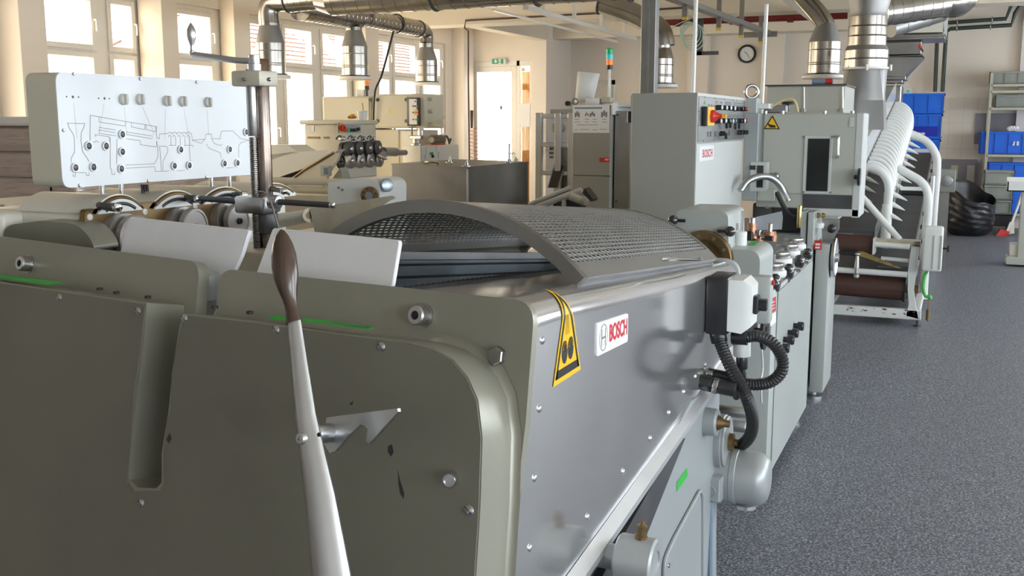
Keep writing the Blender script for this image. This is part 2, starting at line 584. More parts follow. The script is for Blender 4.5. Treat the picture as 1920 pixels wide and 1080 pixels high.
def rounded(pts, rads, seg=6):
    # 2-D / 3-D polygon with rounded corners
    out = []
    n = len(pts)
    P = [V(p) for p in pts]
    for i in range(n):
        r = rads[i] if isinstance(rads, (list, tuple)) else rads
        p = P[i]
        if r <= 0:
            out.append(p); continue
        a = (P[i - 1] - p); b = (P[(i + 1) % n] - p)
        r_ = min(r, a.length * 0.49, b.length * 0.49)
        a = p + a.normalized() * r_; b = p + b.normalized() * r_
        for k in range(seg + 1):
            t = k / seg
            out.append(a * (1 - t) ** 2 + p * 2 * t * (1 - t) + b * t * t)
    return out

def strip(mb, pts, nrm, w, off=0.0006):
    # thin flat line of width w lying on a face with normal nrm
    nrm = V(nrm).normalized()
    for a, b in zip(pts[:-1], pts[1:]):
        a = V(a); b = V(b)
        d = (b - a)
        if d.length < 1e-6:
            continue
        d.normalize()
        s = nrm.cross(d) * (w / 2)
        a_ = a - d * w * 0.4 + nrm * off; b_ = b + d * w * 0.4 + nrm * off
        mb.poly([a_ - s, b_ - s, b_ + s, a_ + s], [(0, 1, 2, 3)])
    return mb

def slot_screw(parent, c, n, r, m='steel', name='screw'):
    # domed screw head with a slot
    n = V(n).normalized(); c = V(c)
    mb = MB()
    mb.lathe(c - n * 0.002, n, [(0, r), (0.002 + r * 0.25, r), (0.002 + r * 0.5, r * 0.75), (0.002 + r * 0.6, r * 0.3), (0.002 + r * 0.62, 0)], 16)
    s = mk(name, mb, 'satin', parent)
    u = n.cross(V((0.6, 0.2, 0.75))).normalized()
    w = n.cross(u)
    mb = MB()
    mb.obox(c + n * r * 0.52, u, w, n, r * 1.75, r * 0.15, r * 0.24)
    mk('slot', mb, 'black', s)
    return s
# ================================================================ the room
struct('floor', MB().box(XL - 0.3, XR + 0.3, YF, YB + 0.3, -0.12, 0.0), 'floor')
struct('ceiling', MB().box(XL - 0.3, XR + 0.3, YF, YB + 0.3, ZC, ZC + 0.15), 'ceil')

ZS, ZT = 0.92, 2.90          # window sill and head
def side_wall(name, x0, x1, bays, zs, zt, m):
    mb = MB()
    y = YF
    for a, b in bays:
        mb.box(x0, x1, y, a, 0, ZC)
        mb.box(x0, x1, a, b, 0, zs)
        mb.box(x0, x1, a, b, zt, ZC)
        y = b
    mb.box(x0, x1, y, YB + 0.3, 0, ZC)
    return struct(name, mb, m)
side_wall('wall_left', XL - 0.3, XL, sorted(LBAYS), ZS, ZT, 'wall')
side_wall('wall_right', XR, XR + 0.3, RBAYS, 1.0, 2.8, 'wallr')
struct('wall_front', MB().box(XL, XR, YF - 0.3, YF, 0, ZC), 'wallr')
# door wall and far wall
dw = MB()
dw.box(XL, -7.90, YD, YD + 0.25, 0, ZC)
dw.box(-7.90, -6.70, YD, YD + 0.25, 2.64, ZC)
dw.box(-6.70, -6.44, YD, YB, 0, ZC)
struct('wall_door', dw, 'wall')
struct('wall_back', MB().box(-6.44, 0.78, YB, YB + 0.3, 0, ZC), 'wall')
struct('wall_back', MB().box(0.78, XR, YB - 0.12, YB + 0.3, 0, ZC), 'wallr')
struct('trim_1', MB().box(-1.1, 0.78, YB - 0.018, YB, 0.0, 1.98), 'tile')
struct('trim_2', MB().box(-6.44, -5.2, YB - 0.018, YB, 0.0, 1.98), 'tile')

# pilasters on the window wall
for k, (a, b, d) in enumerate([(6.98, 7.28, 0.30), (8.78, 9.02, 0.32), (10.12, 10.42, 0.2), (13.02, 13.38, 0.22), (16.2, 16.6, 0.22)]):
    struct('wall_column', MB().box(XL, XL + d, a, b, 0, ZC, 0.004, 1), 'wall')
struct('wall_column', MB().box(-4.3, -3.95, YB - 0.12, YB, 0, ZC), 'wall')
struct('wall_column', MB().box(-2.98, -2.72, YB - 0.15, YB, 0, ZC), 'wall')

# beams
struct('ceiling_beam', MB().box(XL, XR, 13.3, 13.75, 2.94, ZC), 'ceil')
struct('ceiling_beam', MB().box(-6.44, -0.95, 16.9, 17.3, 3.0, ZC), 'ceil')
struct('ceiling_beam', MB().box(-6.62, -6.40, 13.75, 16.6, 2.955, ZC), 'ceil')
struct('ceiling_beam', MB().box(-0.55, -0.35, 3.0, 17.8, 3.05, ZC), 'ceil')

# ---- windows
PANES = {0: [(7.56, 8.14), (8.42, 8.70)], 1: [(9.37, 9.95)], 2: [(10.60, 11.17), (11.42, 12.0), (12.28, 12.85)], 3: [(13.58, 14.06), (14.26, 14.90), (15.18, 15.76)]}
def window(name, x, bay, panes, rows, zs, zt, handles=True):
    a, b = bay
    fr = MB()
    x0, x1 = x - 0.10, x - 0.03
    ys = [a] + [v for p in panes for v in p] + [b]
    for k in range(0, len(ys), 2):
        fr.box(x0, x1, ys[k], ys[k + 1], zs, zt, 0.004, 1)
    for (p, q) in panes:
        zz = [zs] + [v for r in rows for v in r] + [zt]
        for k in range(0, len(zz), 2):
            fr.box(x0, x1, p, q, zz[k], zz[k + 1], 0.004, 1)
    w = struct(name, fr, 'frame')
    sash = MB()
    gl = MB()
    hd = MB()
    for (p, q) in panes:
        for (r, s) in rows:
            e = 0.055
            for (y0, y1, z0, z1) in ((p - e, p, r - e, s + e), (q, q + e, r - e, s + e), (p, q, r - e, r), (p, q, s, s + e)):
                sash.box(x1, x1 + 0.022, y0, y1, z0, z1, 0.005, 1)
            gl.poly([(x - 0.065, p, r), (x - 0.065, q, r), (x - 0.065, q, s), (x - 0.065, p, s)], [(0, 1, 2, 3)])
            hy = q + 0.028
            zc = (r + s) / 2 if s - r < 0.8 else r + 0.45
            hd.tube([(x1 + 0.02, hy, zc + 0.03), (x1 + 0.055, hy, zc + 0.03), (x1 + 0.06, hy, zc), (x1 + 0.06, hy, zc - 0.08)], 0.009, 8, smooth=3)
    mk('window_sash', sash, 'frame', w)
    mk('window_glass', gl, 'glass', w)
    if handles:
        mk('window_handle', hd, 'white', w)
    sl = MB().box(x - 0.05, x + 0.12, a, b, zs - 0.035, zs, 0.008, 2)
    mk('window_sill', sl, 'frame', w)
    return w
for k in range(4):
    window('window_%d' % (k + 1), XL, BAYS[k], PANES[k], [(1.05, 2.24), (2.37, 2.79)], ZS, ZT)
def plain_panes(a, b, n):
    w = (b - a) / n
    return [(a + k * w + 0.12, a + (k + 1) * w - 0.12) for k in range(n)]
for k, b in enumerate(LBAYS[:1]):
    window('window_%d' % (k + 5), XL, b, plain_panes(b[0], b[1], 3), [(1.05, 2.24), (2.37, 2.79)], ZS, ZT, False)
for k, b in enumerate(RBAYS):  # the first frames the added bay behind the camera
    fr = MB()
    for j in range(4):
        y = b[0] + (b[1] - b[0]) * j / 3
        fr.box(XR + 0.03, XR + 0.10, max(b[0], y - 0.06), min(b[1], y + 0.06), 1.0, 2.8)
    fr.box(XR + 0.03, XR + 0.10, b[0], b[1], 1.0, 1.08).box(XR + 0.03, XR + 0.10, b[0], b[1], 2.72, 2.8).box(XR + 0.03, XR + 0.10, b[0], b[1], 2.2, 2.28)
    struct('window_%d' % (k + 7), fr, 'frame')

# ---- glazed door and side light
d = MB()
for (x0, x1, z0, z1) in ((-7.90, -7.83, 0, 2.64), (-6.99, -6.93, 0, 2.64), (-6.75, -6.70, 0, 2.64), (-7.83, -6.75, 2.55, 2.64)):
    d.box(x0, x1, YD + 0.02, YD + 0.12, z0, z1, 0.004, 1)
door = struct('door_1', d, 'frame')
lf = MB()
for (x0, x1, z0, z1) in ((-7.83, -7.74, 0.02, 2.55), (-7.09, -7.0, 0.02, 2.55), (-7.74, -7.09, 0.02, 0.25), (-7.74, -7.09, 2.46, 2.55)):
    lf.box(x0, x1, YD + 0.04, YD + 0.10, z0, z1, 0.004, 1)
lf = mk('door_leaf', lf, 'frame', door)
mk('door_glass', MB().box(-7.74, -7.09, YD + 0.065, YD + 0.075, 0.25, 2.46), 'glass', door)
mk('door_handle', MB().tube([(-7.05, YD + 0.04, 1.08), (-7.05, YD - 0.02, 1.08), (-7.17, YD - 0.02, 1.08)], 0.012, 8, smooth=2), 'satin', lf)
mk('side_light', MB().box(-6.93, -6.75, YD + 0.065, YD + 0.075, 0.0, 2.55), 'glass', door)
mk('notice', MB().box(-6.945, -6.735, YD + 0.012, YD + 0.018, 1.53, 1.92), 'paper', door)
# yard, porch frames and neighbouring houses outside
struct('ground', MB().box(-60, -8.3, -30, 90, -0.5, -0.3).box(-8.3, 20, 18.2, 60, -0.5, -0.3), 'ground')
pf = MB()
for x in (-8.6, -8.1, -7.55, -7.0, -6.45):
    pf.box(x - 0.04, x + 0.04, 19.6, 19.68, -0.3, 2.7)
for z in (0.75, 1.9, 2.65):
    pf.box(-8.6, -6.45, 19.6, 19.68, z - 0.035, z + 0.035)
struct('trim_3', pf, 'frame')
cur = MB()
cur.loft([[(-7.25 + 0.018 * k, 17.5 + 0.025 * (k % 2), 0.02 if j == 0 else 2.5) for k in range(28)] for j in range(2)], cap=False, close=False)
tag(mk('curtain', cur, 'curtain'), 'golden yellow cloth hanging behind the narrow door side light', 'curtain')
def house(y0, y1, x0, x1, ze, zr, hip, label):
    h = thing('house', ((x0 + x1) / 2, (y0 + y1) / 2, -0.3), label, 'house', None)
    mk('wall', MB().box(x0, x1, y0, y1, -0.3, ze), 'render', h)
    xm = (x0 + x1) / 2
    o = 0.5
    rf = MB()
    rf.poly([(x0 - o, y0 - o, ze - 0.2), (x1 + o, y0 - o, ze - 0.2), (x1 + o, y1 + o, ze - 0.2), (x0 - o, y1 + o, ze - 0.2), (xm, y0 + hip, zr), (xm, y1 - hip, zr)],
            [(0, 1, 4), (1, 2, 5, 4), (2, 3, 5), (3, 0, 4, 5), (0, 1, 2, 3)])
    n = 14
    # tile courses on the slope facing the workshop
    for k in range(n):
        t0 = k / n; t1 = (k + 1) / n
        p = lambda t, y: V((x1 + o + (xm - x1 - o) * t, y, ze - 0.2 + (zr - ze + 0.2) * t))
        ya0 = y0 - o + (hip + o) * t0; yb0 = y1 + o - (hip + o) * t0
        rf.poly([p(t0, ya0) + V((0.05, 0, 0.08)), p(t0, yb0) + V((0.05, 0, 0.08)), p(t1, yb0 - (hip + o) / n) + V((0.02, 0, 0.02)), p(t1, ya0 + (hip + o) / n) + V((0.02, 0, 0.02))], [(0, 1, 2, 3)])
    mk('roof', rf, 'tileroof', h)
house(33.5, 39.5, -33, -25, 4.2, 6.9, 3.4, 'pale house with red tiled hipped roof outside the middle windows')
house(40.8, 62, -34, -25, 4.2, 6.7, 3.0, 'long pale house with red tiled roof outside the windows near the door')

# ================================================================ wall and ceiling fittings
c = aY(1400.5, 101, YB - 0.03)
ck = thing('wall_clock', c, 'round black-rimmed wall clock on the far wall', 'clock')
mk('case', MB().lathe(c + V((0, 0.028, 0)), (0, -1, 0), [(0, 0.15), (0.035, 0.15), (0.045, 0.14), (0.045, 0.118), (0.03, 0.115)], 40), 'black', ck)
mk('dial', MB().lathe(c + V((0, 0.0, 0)), (0, -1, 0), [(0, 0.116), (0.003, 0.116)], 40), 'paper', ck)
hd = MB()
hm = MB()
hd.obox(c + V((0.02, -0.008, -0.028)), (0.6, 0, -0.8), (0, 1, 0), (0.8, 0, 0.6), 0.09, 0.003, 0.007)
hd.obox(c + V((-0.02, -0.008, 0.02)), (-0.75, 0, 0.6), (0, 1, 0), (0.6, 0, 0.75), 0.06, 0.003, 0.009)
for k in range(12):
    a = k * math.pi / 6
    hm.obox(c + V((math.cos(a) * 0.1, -0.004, math.sin(a) * 0.1)), (math.cos(a), 0, math.sin(a)), (0, 1, 0), (-math.sin(a), 0, math.cos(a)), 0.016, 0.002, 0.004)
mk('clock_hands', hd, 'ink', ck)
mk('hour_marks', hm, 'ink', ck)

c = aY(936, 115, YD - 0.05)
ex = thing('exit_sign', c, 'green and white emergency exit sign above the glazed door', 'sign')
mk('housing', MB().box(c.x - 0.13, c.x + 0.12, YD - 0.07, YD, c.z - 0.05, c.z + 0.045, 0.01, 2), 'white', ex)
mk('sign_face', MB().box(c.x - 0.125, c.x + 0.085, YD - 0.074, YD - 0.070, c.z - 0.042, c.z + 0.038), 'signgreen', ex)
pg = MB()
ar = [(-0.055, -0.03), (-0.095, 0.0), (-0.07, 0.0), (-0.07, 0.032), (-0.04, 0.032), (-0.04, 0.0), (-0.015, 0.0)]
pg.prism([(c.x + x, YD - 0.0745, c.z + z) for x, z in ar], (0, -0.002, 0))
pg.box(c.x + 0.0, c.x + 0.04, YD - 0.0765, YD - 0.0745, c.z - 0.042, c.z + 0.038)
mk('pictogram', pg, 'white', ex)
rn = MB()
rn.ball((c.x + 0.024, YD - 0.077, c.z + 0.022), 0.006, 8)
rn.tube([(c.x + 0.022, YD - 0.077, c.z + 0.014), (c.x + 0.016, YD - 0.077, c.z - 0.008), (c.x + 0.006, YD - 0.077, c.z - 0.028)], 0.004, 6, smooth=2)
rn.tube([(c.x + 0.018, YD - 0.077, c.z - 0.008), (c.x + 0.03, YD - 0.077, c.z - 0.016), (c.x + 0.028, YD - 0.077, c.z - 0.03)], 0.0035, 6, smooth=2)
mk('running_figure', rn, 'signgreen', ex)

c = aX(930, 50.5, -6.6)
em = MB().lathe(c + V((0, 0, 0.03)), (0, 0, -1), [(0, 0.03), (0.03, 0.03), (0.05, 0.02), (0.05, 0)], 14)
em.box(c.x - 0.07, c.x - 0.035, c.y - 0.02, c.y + 0.02, c.z - 0.02, c.z + 0.04)
tag(mk('alarm_sounder', em, 'red'), 'small dark red alarm sounder on the cream ceiling beam', 'alarm')

# brown conduit on the beam, down the pilaster
yb = 13.28
p = [aY(1320, 12, yb), aY(1126, 24.5, yb), aY(1000, 31.5, yb), aY(873, 38.5, yb), aY(871, 52, yb), aY(878, 58, yb), aY(878, 150, yb), aY(880, 300, yb)]
tag(mk('conduit', MB().tube(p, 0.012, 8, smooth=0), 'conduit'), 'thin brown conduit along the ceiling beam and down beside the door', 'pipe')
yb = YB - 0.03
tag(mk('conduit', MB().tube([aY(993, 77.5, yb), aY(1140, 71.5, yb), aY(1260, 64, yb), aY(1400, 57, yb)], 0.015, 8, smooth=0), 'galvd'), 'thin grey conduit running high along the far wall', 'pipe')
# lamp trunking
def rail(name, p, q, w, h, m, label, cat, parts=0):
    p = V(p); q = V(q)
    t = (q - p).normalized()
    s = t.cross(V((0, 0, 1))).normalized()
    u = s.cross(t)
    root = thing(name, (p + q) / 2, label, cat)
    mk('channel', MB().obox((p + q) / 2, t, s, u, (q - p).length, w, h, 0.006, 1), m, root)
    return root, t, s, u
def aZq(px, py, z):
    return aZ(px, py, z)
p0, p1 = aZ(985, 14, 2.80), aZ(1190, 73, 2.80)
r_, t_, s_, u_ = rail('light_trunking', p0, p1, 0.07, 0.05, 'frame', 'pale lamp trunking rail under the ceiling above the tall grey cabinet', 'ceiling rail')
for k in range(4):
    q = p0.lerp(p1, 0.12 + 0.25 * k)
    mk('hanger', MB().box(q.x - 0.02, q.x + 0.02, q.y - 0.02, q.y + 0.02, q.z, ZC), 'frame', r_)
p0, p1 = aZ(905, 10, 2.85), aZ(1172, 72, 2.85)
mk('side_rail', MB().obox((p0 + p1) / 2 + V((0, 0, -0.05)), t_, s_, u_, (p1 - p0).length, 0.03, 0.025), 'frame', r_)
p0, p1 = aZ(1470, -10, 2.9), aZ(1533, 40, 2.9)
rail('light_trunking', p0, p1, 0.12, 0.06, 'frame', 'white lamp trunking beside the duct left of the large round duct', 'ceiling rail')
# cable tray
p0, p1 = aZ(1255, -6, 2.78), aZ(1440, 62, 2.78)
r_, t_, s_, u_ = rail('cable_tray', p0, p1, 0.10, 0.06, 'galvd', 'grey slotted steel rail hanging under the ceiling in front of the clock', 'ceiling rail')
for f_ in (0.12, 0.42, 0.66, 0.9):
    q = p0.lerp(p1, f_)
    mk('hanger', MB().box(q.x - 0.025, q.x + 0.025, q.y - 0.02, q.y + 0.02, q.z - 0.14, ZC), 'galvd', r_)
    mk('end_cap', MB().box(q.x - 0.028, q.x + 0.028, q.y - 0.023, q.y + 0.023, q.z - 0.165, q.z - 0.14), 'yellowp', r_)
mk('cross_arm', MB().box(p1.x - 0.35, p1.x + 0.12, p1.y - 0.03, p1.y + 0.03, p1.z - 0.05, p1.z + 0.02), 'galvd', r_)
# sprinkler pipe between the beams
sp = MB().cyl((-4.2, 15.2, 3.05), (-1.5, 15.2, 3.05), 0.055)
for k in range(3):
    sp.cyl((-3.9 + 0.8 * k, 15.2, 3.05), (-3.82 + 0.8 * k, 15.2, 3.05), 0.075)
rp = thing('pipe', (-1.6, 15.2, 3.0), 'thick dark red pipe between the ceiling beams', 'pipe')
mk('pipe_run', sp, 'redpipe', rp)
for k in range(2):
    mk('hanger', MB().cyl((-3.5 + 1.3 * k, 15.2, 3.05), (-3.5 + 1.3 * k, 15.2, ZC), 0.012, None, 8), 'galvd', rp)
# bracket and coiled pale green cables
q = aY(1312, 30, 15.0)
bk = MB().box(q.x - 0.05, q.x + 0.05, 14.97, 15.03, 2.55, ZC).box(q.x - 0.05, q.x + 0.28, 14.97, 15.03, 2.55, 2.60)
tag(mk('ceiling_bracket', bk, 'darkmetal'), 'dark L-shaped bracket hanging from the ceiling beside coiled cables', 'bracket')
q = aY(1296, 50, 13.0)
cc = MB()
for k in range(5):
    cc.torus(q + V((0.02 * k - 0.04, 0, -0.05 - 0.02 * k)), (0.3, 1, 0), 0.11 + 0.012 * k, 0.006, 24, 6)
cc.tube([q + V((0, 0, 0.1)), q + V((-0.2, 0, 0.02)), aY(1255, 62, 13.0)], 0.006, 6)
cc.tube([q + V((0, 0, 0.1)), q + V((0.02, 0, 0.3)), (q.x, q.y, ZC)], 0.008, 6)
tag(mk('cable_coil', cc, 'greencoil'), 'coil of pale green cables hanging from the ceiling', 'cable')

# dark green heating pipes on the far wall
def pipe_thing(pts, r, m, label, clips):
    t = thing('pipe', pts[0], label, 'pipe')
    mk('pipe_run', MB().tube(pts, r, 12, smooth=0), m, t)
    for cpt in clips:
        mk('clip', MB().torus(cpt, (1, 0, 0.05), r * 1.25, r * 0.35, 16, 6), 'galvd', t)
    return t
yp = YB - 0.20
pipe_thing([aY(1753, 172, yp), aY(1757, 75, yp), aY(1758, 55, yp), aY(1772, 43, yp), aY(1886, 35, yp), aY(1900, 0, yp), aY(1905, -14, yp)], 0.03, 'darkgreen',
           'upper of the two dark green pipes running down the far wall', [aY(1795, 41.5, yp), aY(1860, 37, yp)])
pipe_thing([aY(1767, 172, yp - 0.05), aY(1773, 75, yp - 0.05), aY(1774, 60, yp - 0.05), aY(1782, 54, yp - 0.05), aY(1896, 47, yp - 0.05), aY(1903, 25, yp - 0.05), aY(1925, -8, yp - 0.05)], 0.03, 'darkgreen',
           'lower of the two dark green pipes running down the far wall', [aY(1794, 53, yp - 0.05), aY(1857, 50, yp - 0.05)])
# ================================================================ ventilation ducts
def ridged(p0, p1, r, pitch=0.12, m='galv', name='pipe', parent=None, seg=28, h=0.0035):
    p0 = V(p0); p1 = V(p1)
    L = (p1 - p0).length
    pr = [(0, r)]
    x = pitch / 2
    while x < L - 0.02:
        pr += [(x - 0.006, r), (x - 0.002, r + h), (x + 0.002, r + h), (x + 0.006, r)]
        x += pitch
    pr.append((L, r))
    return mk(name, MB().lathe(p0, p1 - p0, pr, seg), m, parent, 20)

def duct_drop(px, py, depth_y, label, zt, wide, pipe, hw, hc, elbow=None, dark=True):
    b = aY(px, py, depth_y)
    t = thing('duct_drop', b, label, 'duct', 'round extraction duct drops over the machines')
    fl = MB().lathe(b, (0, 0, 1), [(0, wide * 1.3), (0.008, wide * 1.36), (0.028, wide * 1.36), (0.034, wide * 1.3), (0.034, wide * 1.02)], 36)
    mk('flange', fl, 'frame', t)
    mk('seal', MB().lathe(b + V((0, 0, 0.034)), (0, 0, 1), [(0, wide * 1.14), (0.012, wide * 1.14)], 36), 'black', t)
    z = 0.046
    pr = [(z, wide * 0.99), (z + 0.02, wide * 1.0)]
    for f_ in (0.28, 0.34, 0.75):
        pr += [(z + hw * f_ - 0.004, wide), (z + hw * f_, wide * 1.02), (z + hw * f_ + 0.004, wide)]
    pr.append((z + hw, wide))
    mk('collar', MB().lathe(b, (0, 0, 1), pr, 36), 'galv', t, 20)
    z += hw
    mk('reducer', MB().lathe(b, (0, 0, 1), [(z, wide), (z + 0.012, wide * 0.985), (z + hc - 0.01, pipe * 1.03), (z + hc, pipe)], 36), 'galvd' if dark else 'galv', t, 25)
    z += hc
    pr = [(z, pipe)]
    zz = z + 0.06
    while zz < zt - b.z - 0.02:
        pr += [(zz - 0.005, pipe), (zz, pipe * 1.03), (zz + 0.005, pipe)]
        zz += 0.09
    pr.append((zt - b.z, pipe))
    mk('pipe', MB().lathe(b, (0, 0, 1), pr, 30), 'galv', t, 20)
    if elbow:
        pts = [V((b.x, b.y, zt))] + [V(e) for e in elbow]
        mk('elbow', MB().tube(pts, pipe * 1.02, 24, smooth=5), 'galv', t, 20)
        mk('joint', MB().torus(pts[-1], pts[-1] - pts[-2], pipe * 1.05, 0.012, 28, 8), 'darkmetal', t)
    return t, b

ZM = 2.71
b1 = aY(509, 148, 8.3); b2 = aY(666, 150, 9.5); b3 = aY(800, 160, 11.6)
duct_drop(509, 148, 8.3, 'round metal duct drop beside the threaded spindle, ending in a white ring', 2.52, 0.134, 0.095, 0.28, 0.16, [(b1.x, 8.3, ZM - 0.06), (b1.x + 0.06, 8.3, ZM), (b1.x + 0.22, 8.3, ZM)])
duct_drop(666, 150, 9.5, 'round metal duct drop between the windows, above the orange beacon', 2.572, 0.134, 0.082, 0.29, 0.165)
duct_drop(800, 160, 11.6, 'round metal duct drop farthest along the window wall, beside the door', 2.56, 0.134, 0.085, 0.25, 0.16, [(b3.x, 11.6, ZM - 0.05), (b3.x + 0.01, 11.5, ZM), (b3.x + 0.05, 11.3, ZM)])
mt = thing('duct', (-4, 8.3, ZM), 'long spiral-seamed metal duct crossing under the ceiling above the left machines', 'duct')
ridged((b1.x + 0.235, 8.3, ZM), (b1.x + 0.55, 8.3, ZM + 0.01), 0.105, 0.07, 'galv', 'end_piece', mt)
mk('reducer', MB().lathe((b1.x + 0.55, 8.3, ZM), (1, 0, 0), [(0, 0.105), (0.14, 0.15)], 28), 'galv', mt)
ridged((b1.x + 0.69, 8.3, ZM), (-0.9, 8.3, ZM + 0.03), 0.152, 0.13, 'galv', 'pipe', mt)
for x in (-4.25, -3.3, -2.5):
    mk('clamp', MB().torus((x, 8.3, ZM + 0.01), (1, 0, 0), 0.158, 0.012, 30, 8), 'darkmetal', mt)
    mk('hanger', MB().cyl((x, 8.3, ZM + 0.15), (x, 8.3, ZC), 0.008, None, 8), 'galvd', mt)
bt = thing('duct', (b2.x, 9.5, ZM), 'metal branch duct running along the window wall towards the door', 'duct')
ridged((b2.x + 0.05, 8.465, ZM - 0.05), (b2.x - 0.03, 9.62, ZM - 0.03), 0.115, 0.09, 'galv', 'tee', bt)
ridged((b2.x - 0.03, 9.62, ZM - 0.02), (b3.x + 0.05, 11.285, ZM), 0.092, 0.11, 'galv', 'pipe', bt)
for f_ in (0.1, 0.6):
    q = V((b2.x - 0.03, 9.62, ZM)).lerp(V((b3.x + 0.05, 11.32, ZM)), f_)
    mk('clamp', MB().torus(q, (b3.x - b2.x, 1.8, 0), 0.1, 0.009, 28, 8), 'darkmetal', bt)
q = aY(740, 55, 10.0)
tag(mk('hanging_cable', MB().tube([aY(738, 58, 10.0), aY(716, 140, 9.95), aY(703, 172, 9.93), aY(700, 225, 9.95)], 0.012, 8), 'black'), 'black cable sloping down from the branch duct behind the cream cabinets', 'cable')
duct_drop(1236, 165, 9.7, 'round metal duct drop with white ring behind the grey steel post', 2.42, 0.128, 0.10, 0.22, 0.1,
          [aY(1245, 88, 9.7), aY(1240, 62, 9.7), aY(1222, 45, 9.7), aY(1185, 25, 9.7), aY(1128, 5, 9.7)], False)
duct_drop(1544, 148, 9.4, 'round metal duct drop with white ring left of the large round duct', 2.40, 0.134, 0.078, 0.26, 0.16,
          [aY(1549, 60, 9.4), aY(1547, 47, 9.4), aY(1535, 28, 9.4), aY(1515, 5, 9.4), aY(1495, -18, 9.4)])
# ================================================================ the batch roller in front
P0 = V((-0.67, 1.67, 1.298))
PN = V((-0.17, -0.985, 0.197)).normalized()      # face of the end plate, leaning back
def F(px, py, t=0.0):
    return aP(px, py, P0 + PN * t, PN)
UPV = V((0, 0.2, 1)).normalized()
br = thing('batch_roller', (-1.3, 2.6, 0.0), 'large grey batch roller machine with stainless side panel and perforated arched cover', 'machine')

def fpoly(pts, t, rads=0, seg=6):
    return rounded([F(x, y, t) for x, y in pts], rads, seg)

# end plates (behind the front covers): the bolted rims
R_ = 0.05
rim = rounded([F(398, 640, 0), F(412, 503, 0), F(1003, 565, 0), F(985, 800, 0), F(966, 950, 0), F(940, 1110, 0), F(905, 1400, 0), F(370, 1400, 0)],
              [0, 0.045, 0.045, 0, 0, 0, 0, 0], 8)
ep = mk('end_plate', MB().prism(rim, -PN * 0.016), 'hammer', br)
rim2 = rounded([F(-420, 390, 0), F(375, 491, 0), F(362, 640, 0), F(330, 900, 0), F(300, 1400, 0), F(-420, 1400, 0)], [0, 0.04, 0, 0, 0, 0], 8)
mk('end_plate', MB().prism(rim2, -PN * 0.03), 'hammer', br)

# front cover, one casting with an open slot
T = 0.10
fc = [(-420, 470), (0, 528), (275, 568), (270, 640), (262, 700), (250, 800), (240, 870), (242, 900), (258, 914), (292, 916), (303, 905), (303, 850), (316, 770), (323, 700), (335, 620), (343, 588),
      (480, 603), (640, 625), (770, 641), (815, 653), (850, 674), (878, 707), (897, 750), (905, 820), (901, 950), (893, 1080), (870, 1400), (-420, 1400)]
cov = MB().prism([F(x, y, T) for x, y in fc], -PN * (T + 0.004))
cov_o = mk('front_cover', cov, 'hammer', br, 28)
# thin face sheet screwed on the casting
fs = [(-420, 473), (0, 531), (272, 571), (262, 660), (250, 745), (244, 830), (238, 905), (250, 921), (300, 921), (307, 905), (306, 850), (313, 790), (319, 768), (322, 700), (337, 620), (346, 591),
      (480, 606), (640, 628), (766, 644), (812, 656), (846, 677), (874, 709), (893, 752), (901, 820), (897, 950), (889, 1080), (866, 1400), (-420, 1400)]
sheet = MB().prism([F(x, y, T + 0.0032) for x, y in fs], -PN * 0.003)
mk('face_sheet', sheet, 'hammer_dark', br, 28)
# cove between cover and rim along the curved side
outer = [(480, 603), (640, 625), (770, 641), (815, 653), (850, 674), (878, 707), (897, 750), (905, 820), (901, 950), (893, 1080), (870, 1400)]
rows = []
for x, y in outer:
    a = F(x, y, T)
    base = a - PN * (T - 0.001)
    cx = F(640, 1000, T)
    d = (a - cx); d = (d - PN * d.dot(PN)); 
    d = V((d.x, d.y, d.z)); 
    if y < 650:
        d = UPV.copy()
    elif y > 800:
        d = V((1, -0.17, 0)).normalized()
    else:
        d.normalize()
    row = []
    for k in range(6):
        an = k / 5 * HP
        row.append(base + PN * 0.016 * (1 - math.sin(an)) + d * (-0.002 + 0.018 * (1 - math.cos(an))))
    row.append(base - PN * 0.002 + d * (-0.002))
    rows.append(row)
mk('cove', MB().loft(rows, True, True), 'hammer', br, 50)
# slot side walls go deep
sl = MB()
sl.prism([F(x, y, 0.0) for x, y in [(275, 566), (240, 905), (258, 916), (292, 918), (150, 930), (170, 560)]], -PN * 0.07)
mk('slot_wall', sl, 'hammer', br)
sl = MB()
sl.prism([F(x, y, 0.0) for x, y in [(236, 918), (400, 918), (400, 960), (236, 960)]], -PN * 0.07)
mk('slot_floor', sl, 'hammer_dark', br)
# rounded lug behind the gap
q = F(384, 522, -0.042)
mk('lug', MB().cyl(q + V((0, 0, -0.05)), q + V((0, 0, 0.012)), 0.03, None, 20, 0.008), 'greypaint2', br)

# screws on the face sheet
for x, y, r in [(112, 558, .0085), (260, 583, .0085), (347, 597, .0085), (519, 619, .0085), (716, 650, .0085), (881, 957, .0095), (266, 943, .0085)]:
    slot_screw(br, F(x, y, T + 0.0032), PN, r)
# socket-head screws in the rims
for x, y in [(53, 495), (793, 592)]:
    c = F(x, y, 0.0)
    s = mk('socket_screw', MB().lathe(c - PN * 0.004, PN, [(0, 0.019), (0.026, 0.0185), (0.029, 0.016), (0.029, 0.0085), (0.012, 0.0085), (0.012, 0)], 28), 'satin', br)
    hx = MB().lathe(c + PN * 0.0085, PN, [(0, 0.0085), (0.0008, 0.0085)], 6)
    mk('hex_socket', hx, 'black', s)
    mk('washer', MB().lathe(c - PN * 0.001, PN, [(0, 0.024), (0.003, 0.024)], 28), 'steel', s)
c = F(934, 667, 0.0)
hb = mk('hex_bolt', MB().lathe(c - PN * 0.002, PN, [(0, 0.0175), (0.013, 0.0175), (0.015, 0.0155), (0.015, 0)], 6), 'steel', br)
mk('washer', MB().lathe(c - PN * 0.001, PN, [(0, 0.017), (0.002, 0.017)], 24), 'steel', hb)
